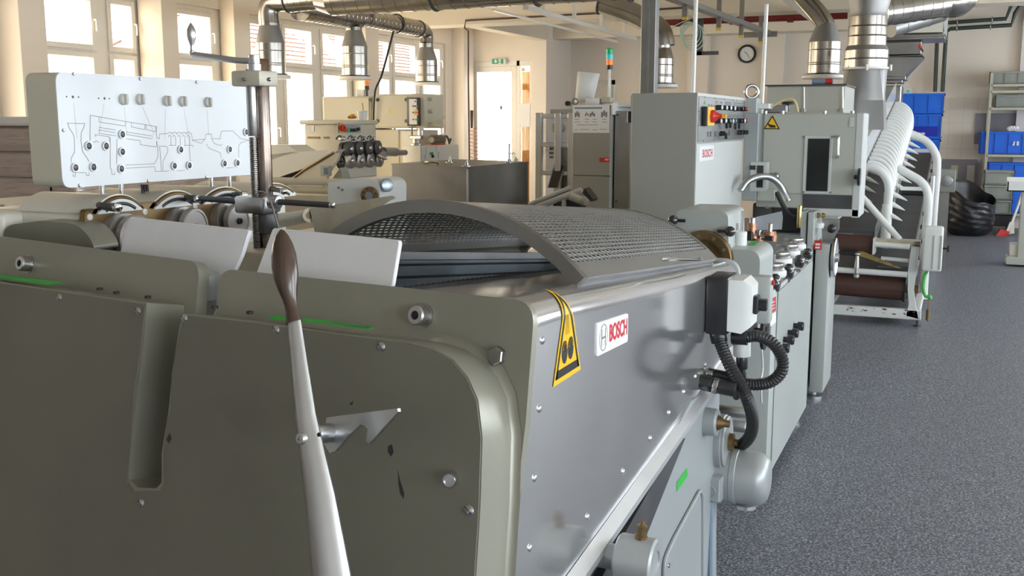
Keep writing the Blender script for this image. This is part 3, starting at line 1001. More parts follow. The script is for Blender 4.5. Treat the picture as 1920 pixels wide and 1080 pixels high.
# stub pin
c = F(846, 893, T)
mk('stub_pin', MB().lathe(c - PN * 0.01, (PN + V((0.35, 0, -0.1))).normalized(), [(0, 0.0125), (0.034, 0.0125), (0.037, 0.0105), (0.037, 0.009), (0.033, 0.008), (0.033, 0)], 24), 'satin', br)
# chipped paint
sc = MB()
for pts in ([(728, 836), (735, 833), (738, 848), (733, 856), (727, 846)], [(746, 880), (750, 900), (758, 925), (757, 936), (750, 925), (747, 905)], [(318, 812), (322, 822), (317, 832), (312, 824)], [(655, 757), (662, 752), (660, 760)]):
    mk('chipped_paint', MB().prism([F(x, y, T + 0.0033) for x, y in pts], PN * 0.0003), 'scuff', br)
# holes and green tapes on the top ledges
hz = 1.2155
hl = MB()
for x, y in [(187, 541), (218, 548), (277, 556), (403, 575), (468, 585)]:
    q = F(x, y, 0.05)
    mk('ledge_hole', MB().lathe(V((q.x, q.y, q.z + 0.0005)), (0, 0, 1), [(-0.004, 0.007), (0.0012, 0.007)], 14), 'scuff', br)
tp = aZ
def ledge(pts, dz=0.0015):
    return [F(x, y, t) + V((0, 0, dz)) for x, y, t in pts]
g = MB()
g.prism([F(508, 592, 0.062), F(600, 600, 0.062), F(704, 614, 0.062), F(690, 618, 0.092), F(600, 606, 0.092), F(506, 599, 0.092)], (0, 0, 0.0012))
gt = mk('green_tape', g, 'greentape', br, label='green tape with handwritten capitals on the machine ledge')
o_ = F(615, 607, 0.088) + V((0, 0, 0.0016))
rt = (F(700, 617, 0.088) - F(520, 595, 0.088)).normalized()
mk('lettering', text_mb('TAGLEBRA', o_, rt, (PN * -1 + V((0, 0, 0.19))).normalized(), 0.016, 0.0004), 'ink', gt)
g = MB()
g.prism([F(-40, 512, 0.04), F(30, 519, 0.04), F(122, 531, 0.08), F(90, 535, 0.09), F(-40, 517, 0.09)], (0, 0, 0.002))
mk('green_tape', g, 'greentape', br, label='crumpled green tape at the left end of the ledge')

# ---- stainless shell: side panel folded over the top
YN, YFAR = 1.672, 3.56
def shell_pts(y, zt, zb, x_in, r=0.055, lean=0.2):
    pts = [(XS, zb)]
    pts.append((XS, zt - r))
    for k in range(1, 8):
        a = k / 8 * HP
        pts.append((XS - r + r * math.cos(a), zt - r + r * math.sin(a)))
    pts.append((XS - r, zt))
    pts.append((x_in, zt - 0.016))
    return [V((x, y + lean * (z - zt), z)) for x, z in pts]
XS = -0.67
zt = lambda y: 1.298 - (y - 1.67) * 0.0889
zb = lambda y: 0.672 + (y - 1.55) * 0.0872
rows = []
NS = 10
for i in range(NS + 1):
    f_ = i / NS
    y = YN + (YFAR - YN) * f_
    out = shell_pts(y, zt(y), zb(y), -1.0 + 0.01 * f_, 0.055, 0.2 * (1 - f_))
    if i == 0:
        for p in out:      # cut along the leaning end plate
            p.y = P0.y + (PN.z * (P0.z - p.z) + PN.x * (P0.x - p.x)) / PN.y + 0.012
            p.z -= max(0.0, -0.73 - p.x) * 0.03 + (0.007 if p.z > 1.24 else 0.0)
    inn = [p + V((-0.004, 0, -0.004)) for p in out]
    rows.append(out + inn[::-1])
sp_ = mk('side_panel', MB().loft(rows), 'stain', br, 40)
# bent flange under the panel
fl = MB()
a0, a1 = V((XS, 1.55, 0.672)), V((XS, 3.50, zb(3.5)))
fl.loft([[a + V((0, 0, 0.004)), a + V((0.022, 0, -0.018)), a + V((0.022, 0, -0.034)), a + V((0.017, 0, -0.034)), a + V((0.017, 0, -0.02)), a + V((-0.004, 0, 0.0))] for a in (a0 + V((0, -0.4, -0.035)), a0, a1)])
mk('bottom_flange', fl, 'flange', br)
for x, y in [(1017, 638), (1011, 766), (1002, 896), (993, 1027), (1101, 969), (1168, 884), (1219, 822), (1254, 774), (1282, 735), (1304, 706), (1322, 684)]:
    c = aX(x, y, XS)
    mk('rivet', MB().lathe(c - V((0.001, 0, 0)), (1, 0, 0), [(0, 0.0082), (0.002, 0.0076), (0.0045, 0.005), (0.0055, 0)], 16), 'satin', br)
# far end plate of the trough
ef = rounded([V((XS + 0.004, YFAR, 0.85)), V((XS + 0.004, YFAR, 1.135)), V((-1.40, YFAR, 1.135)), V((-1.40, YFAR, 0.85))], [0, 0.06, 0.06, 0], 8)
mk('end_plate', MB().prism(ef, (0, 0.03, 0)), 'greypaint', br)
# trough inside: sloping walls, lining and cone rollers
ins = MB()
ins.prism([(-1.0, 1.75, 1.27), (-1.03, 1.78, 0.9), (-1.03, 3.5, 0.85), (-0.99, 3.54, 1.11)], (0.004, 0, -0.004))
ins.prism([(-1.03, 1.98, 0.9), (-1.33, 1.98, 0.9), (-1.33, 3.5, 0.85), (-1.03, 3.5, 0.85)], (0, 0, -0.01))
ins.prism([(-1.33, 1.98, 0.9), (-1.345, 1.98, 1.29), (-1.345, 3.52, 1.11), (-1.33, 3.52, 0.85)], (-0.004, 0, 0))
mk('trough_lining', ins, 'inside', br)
def cone(p0, p1, r0, r1):
    c = MB().lathe(p0, V(p1) - V(p0), [(0, r0 * 0.6), (0.01, r0 * 0.6), (0.012, r0), ((V(p1) - V(p0)).length - 0.01, r1), ((V(p1) - V(p0)).length, r1 * 0.5)], 28)
    mk('cone_roller', c, 'roller', br)
cone((-1.09, 2.0, 1.13), (-1.09, 3.45, 0.99), 0.06, 0.035)
cone((-1.235, 2.0, 1.14), (-1.235, 3.45, 1.00), 0.07, 0.04)
# knurled rubber edge along the inside of the lip
kn = MB()
kn.tube([(-1.004, 1.8, 1.268), (-1.0, 2.4, 1.216), (-0.993, 3.5, 1.114)], 0.009, 8, 0.18, 0.012, 2)
mk('rubber_edge', kn, 'rubber', br)
# left casing of the trough with stepped rails
lc = MB()
lc.box(-1.44, -1.36, 2.02, 3.52, 0.3, 1.10)
mk('side_panel', lc, 'greypaint2', br)
for (dx, dz, w, h, m_) in ((0, -0.020, 0.05, 0.020, 'sheet'), (0.012, -0.031, 0.03, 0.009, 'roller'), (0.004, -0.064, 0.03, 0.026, 'roller'), (0.016, -0.115, 0.03, 0.045, 'roller')):
    rl = MB()
    zl = lambda y: 1.262 - 0.1175 * (y - 2.41)
    rl.loft([[V((-1.34 + dx - w / 2, y, zl(y) + dz)), V((-1.34 + dx + w / 2, y, zl(y) + dz)), V((-1.34 + dx + w / 2, y, zl(y) + dz + h)), V((-1.34 + dx - w / 2, y, zl(y) + dz + h))] for y in (2.0, 3.55)])
    mk('rail', rl, m_, br)

# ---- perforated arched cover
CY0, CY1 = 2.036, 3.37
CXR, CXL = -0.705, -1.40
def cz(y):
    return zt(y) + 0.012
ARC_H = 0.150
half = (CXR - CXL) / 2
Rr = (half * half + ARC_H * ARC_H) / (2 * ARC_H)
Ac = math.asin(half / Rr)
def arch(s, y, dr=0.0):
    a = Ac * (1 - 2 * s)          # s=0 right foot
    return V(((CXR + CXL) / 2 + (Rr + dr) * math.sin(a), y, cz(y) + ARC_H - Rr + (Rr + dr) * math.cos(a) + 0.006 * s))
gc = mk('arched_guard', MB().loft([[arch(s / 40, CY0, 0.003) for s in range(41)] + [arch(1 - s / 40, CY0, -0.026) for s in range(41)], [arch(s / 40, CY0 + 0.028, 0.003) for s in range(41)] + [arch(1 - s / 40, CY0 + 0.028, -0.026) for s in range(41)]]), 'stain_dull', br, 50, 'perforated steel arch covering the trough')
mk('guard_frame', MB().loft([[arch(s / 40, CY1 - 0.028, 0.003) for s in range(41)] + [arch(1 - s / 40, CY1 - 0.028, -0.026) for s in range(41)], [arch(s / 40, CY1, 0.003) for s in range(41)] + [arch(1 - s / 40, CY1, -0.026) for s in range(41)]]), 'stain_dull', gc, 50)
for s0, s1 in ((0.0, 0.055), (0.945, 1.0)):
    mk('guard_frame', MB().loft([[arch(s0, y, 0.003), arch((s0 + s1) / 2, y, 0.003), arch(s1, y, 0.003), arch(s1, y, -0.004), arch((s0 + s1) / 2, y, -0.004), arch(s0, y, -0.026)] for y in (CY0 + 0.02, CY1 - 0.02)]), 'sheet', gc, 50)
pm = MB()
NA, NY = 50, 44
S0, S1 = 0.05, 0.95
Y0_, Y1_ = CY0 + 0.02, CY1 - 0.02
for i in range(NA):
    off = 0.5 * (i % 2)
    for j in range(NY + (1 if i % 2 else 0)):
        y0 = (j - off) / NY; y1 = (j + 1 - off) / NY
        y0 = max(0, y0); y1 = min(1, y1)
        s0 = S0 + (S1 - S0) * i / NA; s1 = S0 + (S1 - S0) * (i + 1) / NA
        g_ = lambda s, t: arch(s, Y0_ + (Y1_ - Y0_) * t)
        ds = (s1 - s0) * 0.24
        dy = (y1 - y0) * 0.15
        o4 = [g_(s0, y0), g_(s1, y0), g_(s1, y1), g_(s0, y1)]
        sm = (s0 + s1) / 2
        i4 = [g_(s0 + ds, y0 + dy), g_(s1 - ds, y0 + dy), g_(s1 - ds, y1 - dy), g_(s0 + ds, y1 - dy)]
        pm.poly(o4 + i4, [(0, 1, 5, 4), (1, 2, 6, 5), (2, 3, 7, 6), (3, 0, 4, 7)])
po = mk('perforated_sheet', pm, 'sheet', gc, 180)
sm_ = po.modifiers.new('thickness', 'SOLIDIFY')
sm_.thickness = 0.0018
sm_.offset = 0
# handle and hinge tab
hq = [aX(1245, 487, XS - 0.012), aX(1248, 485, XS + 0.0), aX(1272, 486, XS + 0.004), aX(1310, 486.5, XS + 0.0), aX(1314, 484, XS - 0.012)]
mk('guard_handle', MB().tube(hq, 0.006, 10, smooth=4), 'chrome', gc)

# ---- warning triangle on the side panel, folded over the rounded edge
tri_c = V((XS + 0.0012, 0, 0))
def sp(px, py):
    q = aX(px, py, XS); return q
wt = MB()
ymid = 1.845
yb0, yb1 = 1.765, 1.918
zb0, zb1 = 1.112, 1.118
def wpos(y, s):
    # s: distance up the panel from z=1.115; folds over the corner
    zc = zt(y) - 0.055
    L1 = zc - 1.112
    if s <= L1:
        return V((XS + 0.0015, y, 1.112 + s))
    a = (s - L1) / 0.055
    r = 0.0565
    return V((XS - 0.055 + r * math.cos(a), y, zc + r * math.sin(a)))
H_ = 0.196
def tri_rows(mb, ins, lo, hi, lift):
    N = 26
    rows = []
    for k in range(N + 1):
        s = lo + (hi - lo) * k / N
        w = 0.078 * (1 - s / H_) - ins
        w = max(w, 0.0012)
        yc = ymid
        L = wpos(yc - w, s) + V((lift, 0, lift * 0.4)); R = wpos(yc + w, s) + V((lift, 0, lift * 0.4))
        rows.append([L, R])
    mb.loft(rows, False, False)
tri_rows(wt, 0.0, 0.0, H_, 0.0)
wso = mk('warning_sticker', wt, 'yellow', br, label='yellow triangular crushing hazard sticker')
bb = MB()
N = 26
for sgn in (-1, 1):
    rows = []
    for k in range(N + 1):
        s = 0.010 + (H_ * 0.90 - 0.010) * k / N
        w0 = 0.078 * (1 - s / H_) - 0.007
        w1 = w0 - 0.0085
        if w1 < 0.0: w1 = 0.0
        if w0 < 0.001: w0 = 0.001
        rows.append([wpos(ymid + sgn * w0, s) + V((0.0006, 0, 0.0004)), wpos(ymid + sgn * w1, s) + V((0.0006, 0, 0.0004))])
    bb.loft(rows, False, False)
bb.poly([wpos(ymid - 0.067, 0.010) + V((.0006, 0, 0)), wpos(ymid + 0.067, 0.010) + V((.0006, 0, 0)), wpos(ymid + 0.058, 0.026) + V((.0006, 0, 0)), wpos(ymid - 0.058, 0.026) + V((.0006, 0, 0))], [(0, 1, 2, 3)])
def disc(mb, y, s, ry, rz, x=0.0008, seg=20):
    c = [wpos(y + ry * math.cos(2 * math.pi * k / seg), s + rz * math.sin(2 * math.pi * k / seg)) + V((x, 0, 0)) for k in range(seg)]
    mb.poly(c, [tuple(range(seg))])
disc(bb, ymid - 0.018, 0.055, 0.0155, 0.0225)
disc(bb, ymid + 0.016, 0.057, 0.0155, 0.0225)
for dy in (-0.014, -0.007, 0.0, 0.007):
    strip(bb, [wpos(ymid + dy, 0.088), wpos(ymid + dy * 0.6, 0.125)], (1, 0, 0), 0.0012, 0.0008)
mk('hazard_symbol', bb, 'black', wso)
yl = MB()
for sg, yy in ((-1, ymid - 0.018), (1, ymid + 0.016)):
    pts = [wpos(yy + 0.0115 * math.cos(a), 0.056 + 0.017 * math.sin(a)) for a in [0.3 + 0.25 * k for k in range(11)]]
    strip(yl, pts, (1, 0, 0), 0.003, 0.0012)
mk('rotation_arrows', yl, 'yellow', wso)

# ---- maker's plate
q0, q1 = aX(1117, 607, XS), aX(1175, 640, XS)
ya, yb_ = 2.02, 2.242
def mpl(y, v):
    zlo = 1.118 + (y - 2.02) * (-0.05); zhi = 1.189 + (y - 2.02) * (-0.075)
    return V((XS, y, zlo + (zhi - zlo) * v))
npl = mk('nameplate', MB().prism(rounded([mpl(ya, 0), mpl(yb_, 0), mpl(yb_, 1), mpl(ya, 1)], 0.008, 4), (0.003, 0, 0)), 'pe', br, label='white nameplate with red BOSCH lettering')
rt = (mpl(yb_, 0.3) - mpl(ya, 0.3)).normalized()
upd = (mpl(ya, 1) - mpl(ya, 0)).normalized()
mk('lettering', text_mb('BOSCH', mpl(2.103, 0.30) + V((0.0032, 0, 0)), rt, upd, 0.036, 0.0006, 0.03, 0.80), 'redtext', npl)
em = MB()
cc_ = mpl(2.062, 0.5) + V((0.0034, 0, 0))
circ = [cc_ + V((0, 0.026 * math.cos(2 * math.pi * k / 24), 0.028 * math.sin(2 * math.pi * k / 24))) for k in range(25)]
strip(em, circ, (1, 0, 0), 0.0018, 0.0004)
for k in (-1, 1):
    strip(em, [cc_ + V((0, 0.012 * k, -0.018)), cc_ + V((0, 0.012 * k, 0.018))], (1, 0, 0), 0.003, 0.0004)
strip(em, [cc_ + V((0, -0.012, 0)), cc_ + V((0, 0.012, 0))], (1, 0, 0), 0.004, 0.0004)
mk('emblem', em, 'line', npl)

# ---- switch box with conduits on the far end of the panel
sbx = MB()
Y3 = 3.05
sbx.box(-0.668, -0.602, Y3, Y3 + 0.14, 0.972, 1.146, 0.006, 2)
sb = mk('switch_box', sbx, 'black', br, label='white and black switch box')
wc = MB().loft([[V((-0.604, Y3 + 0.004, 0.985)), V((-0.604, Y3 + 0.136, 0.985)), V((-0.604, Y3 + 0.136, 1.14)), V((-0.604, Y3 + 0.004, 1.14))],
                [V((-0.56, Y3 + 0.004, 0.98)), V((-0.56, Y3 + 0.136, 0.98)), V((-0.56, Y3 + 0.136, 1.14)), V((-0.56, Y3 + 0.004, 1.14))],
                [V((-0.535, Y3 + 0.02, 1.0)), V((-0.535, Y3 + 0.12, 1.0)), V((-0.535, Y3 + 0.12, 1.12)), V((-0.535, Y3 + 0.02, 1.12))]])
mk('cover', wc, 'white', sb)
mk('rear_cover', MB().box(-0.602, -0.50, Y3 + 0.15, Y3 + 0.2, 0.985, 1.135, 0.012, 2), 'greypaint', sb)
mk('indicator', MB().lathe((-0.50, Y3 + 0.165, 1.115), (1, 0, 0), [(0, 0.008), (0.006, 0.008), (0.006, 0)], 12), 'red', sb)
kb = MB()
for k in range(4):
    kb.box(-0.535 + 0.0, -0.497, Y3 + 0.05, Y3 + 0.075, 1.045 + 0.009 * k, 1.052 + 0.009 * k)
kb.box(-0.535, -0.52, Y3 + 0.04, Y3 + 0.085, 1.035, 1.09, 0.004, 1)
mk('rotary_knob', kb, 'black', sb)
def hose(pts, r, y, label=None, ribs=0.075):
    return mk('conduit', MB().tube([aY(px, py, y + dy) for px, py, dy in pts], r, 14, ribs, 0.0045, 10), 'rubber', br, 15)
hose([(1345, 618, .05), (1350, 640, .03), (1366, 680, .0), (1385, 715, .0), (1402, 750, .02), (1411, 785, .1), (1407, 815, .2), (1390, 834, .3), (1362, 838, .4)], 0.0185, 3.05)
hose([(1395, 633, .06), (1420, 630, .06), (1447, 642, .06), (1465, 668, .06), (1466, 695, .06), (1447, 715, .06), (1420, 721, .06), (1390, 719, .06), (1372, 716, .06)], 0.018, 3.05)
gl_ = MB()
def gland(p, q, y, r, m='black'):
    a = aY(p[0], p[1], y); b = aY(q[0], q[1], y)
    g = MB().cyl(a, b, r, None, 10, 0.003)
    return mk('gland', g, m, br)
gland((1372, 632), (1402, 633), 3.11, 0.024)
gland((1345, 622), (1349, 642), 3.09, 0.026)
gland((1391, 640), (1391, 668), 3.13, 0.027, 'white')
gland((1391, 665), (1391, 692), 3.13, 0.018)
gland((1312, 716), (1336, 722), 3.02, 0.0235)
gland((1337, 722), (1348, 725), 3.02, 0.025, 'steel')
gland((1349, 725), (1380, 731), 3.02, 0.023)
gland((1336, 703), (1375, 711), 3.1, 0.02)
gland((1326, 700), (1338, 703), 3.1, 0.021, 'steel')
mk('conduit', MB().tube([aY(1391, 690, 3.13), aY(1392, 715, 3.14), aY(1380, 745, 3.2)], 0.011, 10, 0.05, 0.006, 6), 'rubber', br)

# ---- cast base with cover plate, bearing discs, motor
XB = -0.665
bp_ = [(1349, 738), (1320, 738), (1296, 752), (1286, 772), (1270, 800), (1243, 838), (1236, 868), (1215, 955), (1192, 1060), (1160, 1400), (1345, 1400), (1343, 1000)]
bs = MB().prism([aX(x, y, XB) for x, y in bp_], (-0.05, 0, 0))
bso = mk('cast_base', bs, 'greypaint2', br, label='grey cast side frame')
ap = rounded([aX(1312, 918, XB + 0.004), aX(1262, 1010, XB + 0.004), aX(1244, 1050, XB + 0.004), aX(1240, 1400, XB + 0.004), aX(1316, 1400, XB + 0.004), aX(1316, 930, XB + 0.004)], 0.03, 4)
apo = mk('access_panel', MB().prism(ap, (-0.006, 0, 0)), 'greypaint2', bso)
bead = MB().tube([p + V((0.002, 0, 0)) for p in ap] + [ap[0] + V((0.002, 0, 0))], 0.006, 8, smooth=0)
mk('bead', bead, 'greypaint2', bso, 60)
for x, y in ((1316, 945), (1253, 1060)):
    c = aX(x, y, XB + 0.003)
    mk('screw', MB().lathe(c, (1, 0, 0), [(0, 0.008), (0.004, 0.006), (0.005, 0)], 12), 'steel', bso)
c = aX(1347, 826, XB)
dsc = mk('bearing_cap', MB().lathe(c, (1, 0, 0), [(0, 0.088), (0.02, 0.088), (0.022, 0.084), (0.03, 0.084), (0.033, 0.08), (0.033, 0.034), (0.035, 0.034)], 40), 'motorgrey', bso)
mk('shaft_end', MB().lathe(c, (1, 0, 0), [(0.03, 0.03), (0.05, 0.028), (0.05, 0.012), (0.062, 0.011), (0.062, 0)], 24), 'bronze', dsc)
c = aX(1322, 790, XB)
bo = mk('boss', MB().lathe(c, (1, 0, 0), [(-0.02, 0.045), (0.035, 0.042), (0.04, 0.038), (0.04, 0.026), (0.025, 0.026)], 28), 'greypaint2', bso)
mk('shaft_end', MB().lathe(c, (1, 0, 0), [(0.02, 0.026), (0.045, 0.022), (0.06, 0.012), (0.075, 0.011), (0.075, 0)], 20), 'bronze', bo)
lw = MB().box(XB - 0.4, XB - 0.06, 2.0, 3.15, 0.08, 0.66).box(-1.5, XB - 0.05, 3.06, 3.14, 0.0, 0.84).box(-1.5, -0.9, 1.9, 3.1, 0.0, 0.8)
mk('lower_frame', lw, 'greypaint2', br)
ar = MB().prism([aX(x, y, -0.66) for x, y in [(1285, 822), (1262, 840), (1180, 985), (1140, 1060), (1080, 1180), (1150, 1180), (1190, 1060)]], (-0.02, 0, 0))
mk('lever_arm', ar, 'darkmetal', br)
tabs = MB()
for x, y in ((1272, 812), (1262, 822)):
    c = aX(x, y, -0.655); tabs.box(c.x - 0.03, c.x - 0.005, c.y - 0.03, c.y + 0.03, c.z - 0.02, c.z + 0.012)

# pivot collar with grease nipple
a = aX(1130, 1040, -0.66)
pv = mk('pivot_collar', MB().lathe(a + V((-0.01, 0, 0)), (1, 0, -0.02), [(0, 0.028), (0.045, 0.028), (0.046, 0.052), (0.05, 0.055), (0.125, 0.055), (0.13, 0.05), (0.13, 0.03), (0.126, 0.028), (0.126, 0)], 32), 'motorgrey', br)
mk('grease_nipple', MB().lathe(a + V((0.085, 0, 0.05)), (0.1, 0.0, 1), [(0, 0.014), (0.008, 0.014), (0.01, 0.01), (0.03, 0.012), (0.034, 0.006), (0.042, 0.005), (0.042, 0)], 10), 'bronze', pv)
# motor
m0 = V((-0.70, 3.32, 0.448))
mo = mk('motor', MB().lathe(m0, (1, 0, 0), [(-0.1, 0.075), (0.0, 0.075), (0.005, 0.086), (0.08, 0.088), (0.082, 0.091), (0.098, 0.091), (0.1, 0.088), (0.16, 0.088), (0.18, 0.082), (0.196, 0.066), (0.2, 0.05), (0.2, 0)], 36), 'motorgrey', br, label='grey electric motor')
mk('terminal_box', MB().box(-0.70, -0.632, 3.2, 3.25, 0.39, 0.475, 0.008, 2), 'greypaint2', mo)
tcv = MB().box(-0.698, -0.635, 3.19, 3.2, 0.395, 0.47, 0.004, 1)
tcv.torus((-0.667, 3.189, 0.43), (0, 1, 0), 0.018, 0.002, 20, 6)
mk('terminal_cover', tcv, 'greypaint2', mo)
mk('motor_foot', MB().lathe((-0.575, 3.32, 0.345), (0, 0, 1), [(0, 0.035), (0.012, 0.035), (0.02, 0.02), (0.03, 0.02)], 20), 'satin', mo)
mk('motor_bracket', MB().box(-0.80, -0.70, 3.1, 3.38, 0.36, 0.50, 0.01, 2), 'greypaint2', mo)
mk('power_cable', MB().tube([(-0.665, 3.21, 0.39), (-0.665, 3.205, 0.33), (-0.66, 3.2, 0.2), (-0.655, 3.19, 0.12), (-0.65, 3.19, 0.06)], 0.009, 8), 'inkblue', mo)
c = V((-0.64, 3.18, 0.115))
mk('cable_tag', MB().torus(c, (1, -0.5, 0.2), 0.026, 0.007, 24, 8), 'cable', mo)
dl = MB()
for k in range(2):
    dl.cyl((-0.80, 3.55, 0.60 - 0.05 * k), (-0.62, 3.55, 0.60 - 0.05 * k), 0.02, None, 16, 0.006)
mk('cross_bar', dl, 'satin', br)
gq = aX(1280, 900, XB + 0.001)
mk('green_tape', MB().prism([aX(x, y, XB + 0.0008) for x, y in [(1269, 904), (1288, 878), (1289, 893), (1269, 922)]], (0.0006, 0, 0)), 'greentape', br, label='small green tape on the cast side frame')

# ---- the locking lever in front
TL = T + 0.19
lv_pts = [(551, 603, 0.0135), (562, 690, 0.017), (573, 780, 0.0205), (582, 830, 0.023), (600, 930, 0.0285), (621, 1080, 0.036), (640, 1220, 0.042)]
rows = []
axis = [F(x, y, TL) for x, y, r in lv_pts]
for i, (x, y, r) in enumerate(lv_pts):
    c = axis[i]
    d = (axis[min(i + 1, len(axis) - 1)] - axis[max(i - 1, 0)]).normalized()
    s = d.cross(PN).normalized()
    rows.append([c + (s * math.cos(a) + PN * math.sin(a) * 0.72) * r * (1.0 + 0.06 * math.cos(4 * a)) for a in [2 * math.pi * k / 32 for k in range(32)]])
lev = mk('locking_lever', MB().loft(rows), 'satin', br, 60, 'polished metal lever with brown grip')
gp = [(527, 430, 0.001), (527.5, 434, 0.006), (528.5, 443, 0.0115), (530, 458, 0.017), (532, 478, 0.0208), (534, 500, 0.0218), (537, 522, 0.0205), (540, 543, 0.0162), (543, 560, 0.0122), (545.5, 574, 0.0105), (547.5, 584, 0.0108), (550, 598, 0.0132), (551.2, 605, 0.0138)]
rows = []
axis = [F(x, y, TL) for x, y, r in gp]
for i, (x, y, r) in enumerate(gp):
    d = (axis[min(i + 1, len(axis) - 1)] - axis[max(i - 1, 0)]).normalized()
    s = d.cross(PN).normalized()
    rows.append([axis[i] + (s * math.cos(a) + PN * math.sin(a)) * r for a in [2 * math.pi * k / 28 for k in range(28)]])
mk('grip', MB().loft(rows), 'bakelite', lev, 60)
c = F(567, 822, TL + 0.016)
mk('pivot_screw', MB().lathe(c - PN * 0.01, PN, [(0, 0.010), (0.014, 0.010), (0.017, 0.008), (0.017, 0.004), (0.012, 0.004), (0.012, 0)], 20), 'satin', lev)
c = F(598, 815, TL + 0.02)
mk('oil_hole', MB().lathe(c - PN * 0.002, PN, [(0, 0.0035), (0.003, 0.0035)], 12), 'black', lev)
# hooked catch between lever and cover
hk = [(612, 783), (640, 779), (745, 766), (746, 772), (692, 832), (686, 828), (689, 805), (684, 798), (676, 796), (652, 818), (628, 846), (618, 850), (606, 830)]
hko = mk('hook', MB().prism([F(x, y, TL - 0.08) for x, y in hk], -PN * 0.008), 'satin', lev)
c = F(612, 812, TL - 0.075)
mk('hook_spacer', MB().cyl(c - PN * 0.02, c + PN * 0.035, 0.0165, None, 24, 0.003), 'satin', lev)
# white boards lying behind the rim
PB = P0 + V((0, 0.11, 0))
def board(name, pts, th, label):
    a = [aP(x, y, P0 - PN * d, PN) for x, y, d in pts]
    mb = MB().prism(rounded(a, 0.008, 3), -PN * th)
    bmesh.ops.bevel(mb.bm, geom=[e for e in mb.bm.edges], offset=0.002, segments=1, affect='EDGES')
    return tag(mk(name, mb, 'pe'), label, 'board', 'white plastic boards in the trough')
board('plastic_board', [(243, 406, .10), (468, 431, .10), (452, 478, .095), (396, 600, .088), (190, 600, .088)], 0.011, 'white plastic board leaning behind the gap in the grey end plate')
board('plastic_board', [(511, 427, .10), (750, 450, .10), (735, 540, .07), (470, 540, .07)], 0.011, 'white plastic board leaning directly behind the brown lever grip')
# ================================================================ old sizer at the left with brown plate
XQ = -2.2
def L(px, py, dx=0.0):
    return aX(px, py, XQ + dx)
ls = thing('rope_sizer', (-2.5, 2.6, 0), 'old off-white sizing machine with brown plate, steel wheels and arched lever gauges', 'machine')
body = MB().box(-3.0, -2.46, 2.12, 3.3, 0.0, L(80, 393, -0.27).z, 0.02, 3)
body.box(-2.62, XQ - 0.02, 2.19, 3.15, 0.0, 1.355, 0.03, 3)
mk('housing', body, 'creamwhite', ls)
# front plate
pl_ = rounded([L(159, 405), L(161, 393), L(180, 391), L(465, 358), L(465, 470), L(160, 500)], [0.02, 0.02, 0, 0, 0, 0], 4)
mk('brown_plate', MB().prism(pl_, (-0.02, 0, 0)), 'bronze', ls, label='worn brown metal plate')
for x, y in ((168, 407), (219, 401), (271, 397), (365, 387)):
    c = L(x, y)
    s = mk('plate_screw', MB().lathe(c, (1, 0, 0), [(0, 0.010), (0.003, 0.009), (0.004, 0.004), (0.002, 0.004)], 14), 'white', ls)
# gauges
GA = [(172, 270, 397, 364), (279, 376, 387, 357), (372, 466, 378, 350), (462, 556, 370, 343)]
for gi, (xa, xb, yb0, yt) in enumerate(GA):
    a = L(xa, yb0 + 4); b = L(xb, yb0 - 6)
    top = L((xa + xb) / 2 - 4, yt).z
    zb_ = (a.z + b.z) / 2
    h = top - zb_
    hw = (b.y - a.y) / 2
    R = (hw * hw + h * h) / (2 * h)
    yc = (a.y + b.y) / 2; zc = top - R
    an = math.asin(min(0.999, hw / R))
    def arc(r, x, n=24, k=1.0):
        return [V((x, yc + r * math.sin(-an * k + 2 * an * k * i / n), zc + r * math.cos(-an * k + 2 * an * k * i / n))) for i in range(n + 1)]
    seg = [p for p in arc(R, XQ)]
    g = mk('gauge', MB().prism(seg, (-0.28, 0, 0)), 'creamwhite', ls, 30)
    mk('gauge_face', MB().prism(arc(R - 0.012, XQ + 0.001, 24, 0.93), (0.008, 0, 0)), 'white', g, 30)
    mk('gauge_edge', MB().tube(arc(R - 0.010, XQ + 0.004, 20, 0.8), 0.0065, 8, smooth=0), 'bronze', g, 60)
    mk('gauge_slot', MB().tube(arc(R - 0.027, XQ + 0.006, 20, 0.66), 0.0062, 8, smooth=0), 'darkmetal', g, 60)
for (xa, ya, xb, yb2) in ((190, 386, 224, 390), (350, 371, 374, 374), (438, 366, 460, 367.5)):
    p = L(xa, ya, 0.01); q = L(xb, yb2, 0.09)
    d = (q - p)
    lv = mk('gauge_lever', MB().cyl(p - d * 0.15, p + d * 0.75, 0.0105, 0.0125, 16, 0.002), 'darkmetal', ls)
    mk('lever_tip', MB().cyl(p + d * 0.75, q, 0.0115, 0.0115, 16, 0.003), 'chrome', lv)
# wheels
for (px, py, r) in ((222, 446, 0.068), (333, 424, 0.058), (415, 413, 0.055)):
    c = L(px, py)
    w = mk('wheel', MB().lathe(c, (1, 0, 0), [(0, r * 1.05), (0.03, r * 1.05), (0.032, r * 0.6), (0.05, r * 0.6), (0.052, r), (0.07, r), (0.073, r * 0.95), (0.073, r * 0.85), (0.07, r * 0.83), (0.07, 0)], 40), 'wheel', ls)
    mk('hub_screw', MB().lathe(c, (1, 0, 0), [(0.068, 0.011), (0.078, 0.010), (0.078, 0.005), (0.073, 0.005)], 14), 'black', w)
# glossy rounded guard
gd = []
prof = [aY(x, y, 2.12) for x, y in [(6, 470), (6, 440), (10, 428), (22, 421), (75, 414), (130, 418), (148, 424), (162, 438), (172, 452), (178, 470)]]
mk('guard_hood', MB().prism(rounded(prof, 0.012, 3), (0, 0.09, 0)), 'hammer', ls, 45)
for x, y in ((5, 392), (34, 393)):
    c = aX(x, y + 4, -2.6)
    mk('stud', MB().cyl(c, c + V((0, 0, 0.02)), 0.006, None, 8), 'steel', ls)

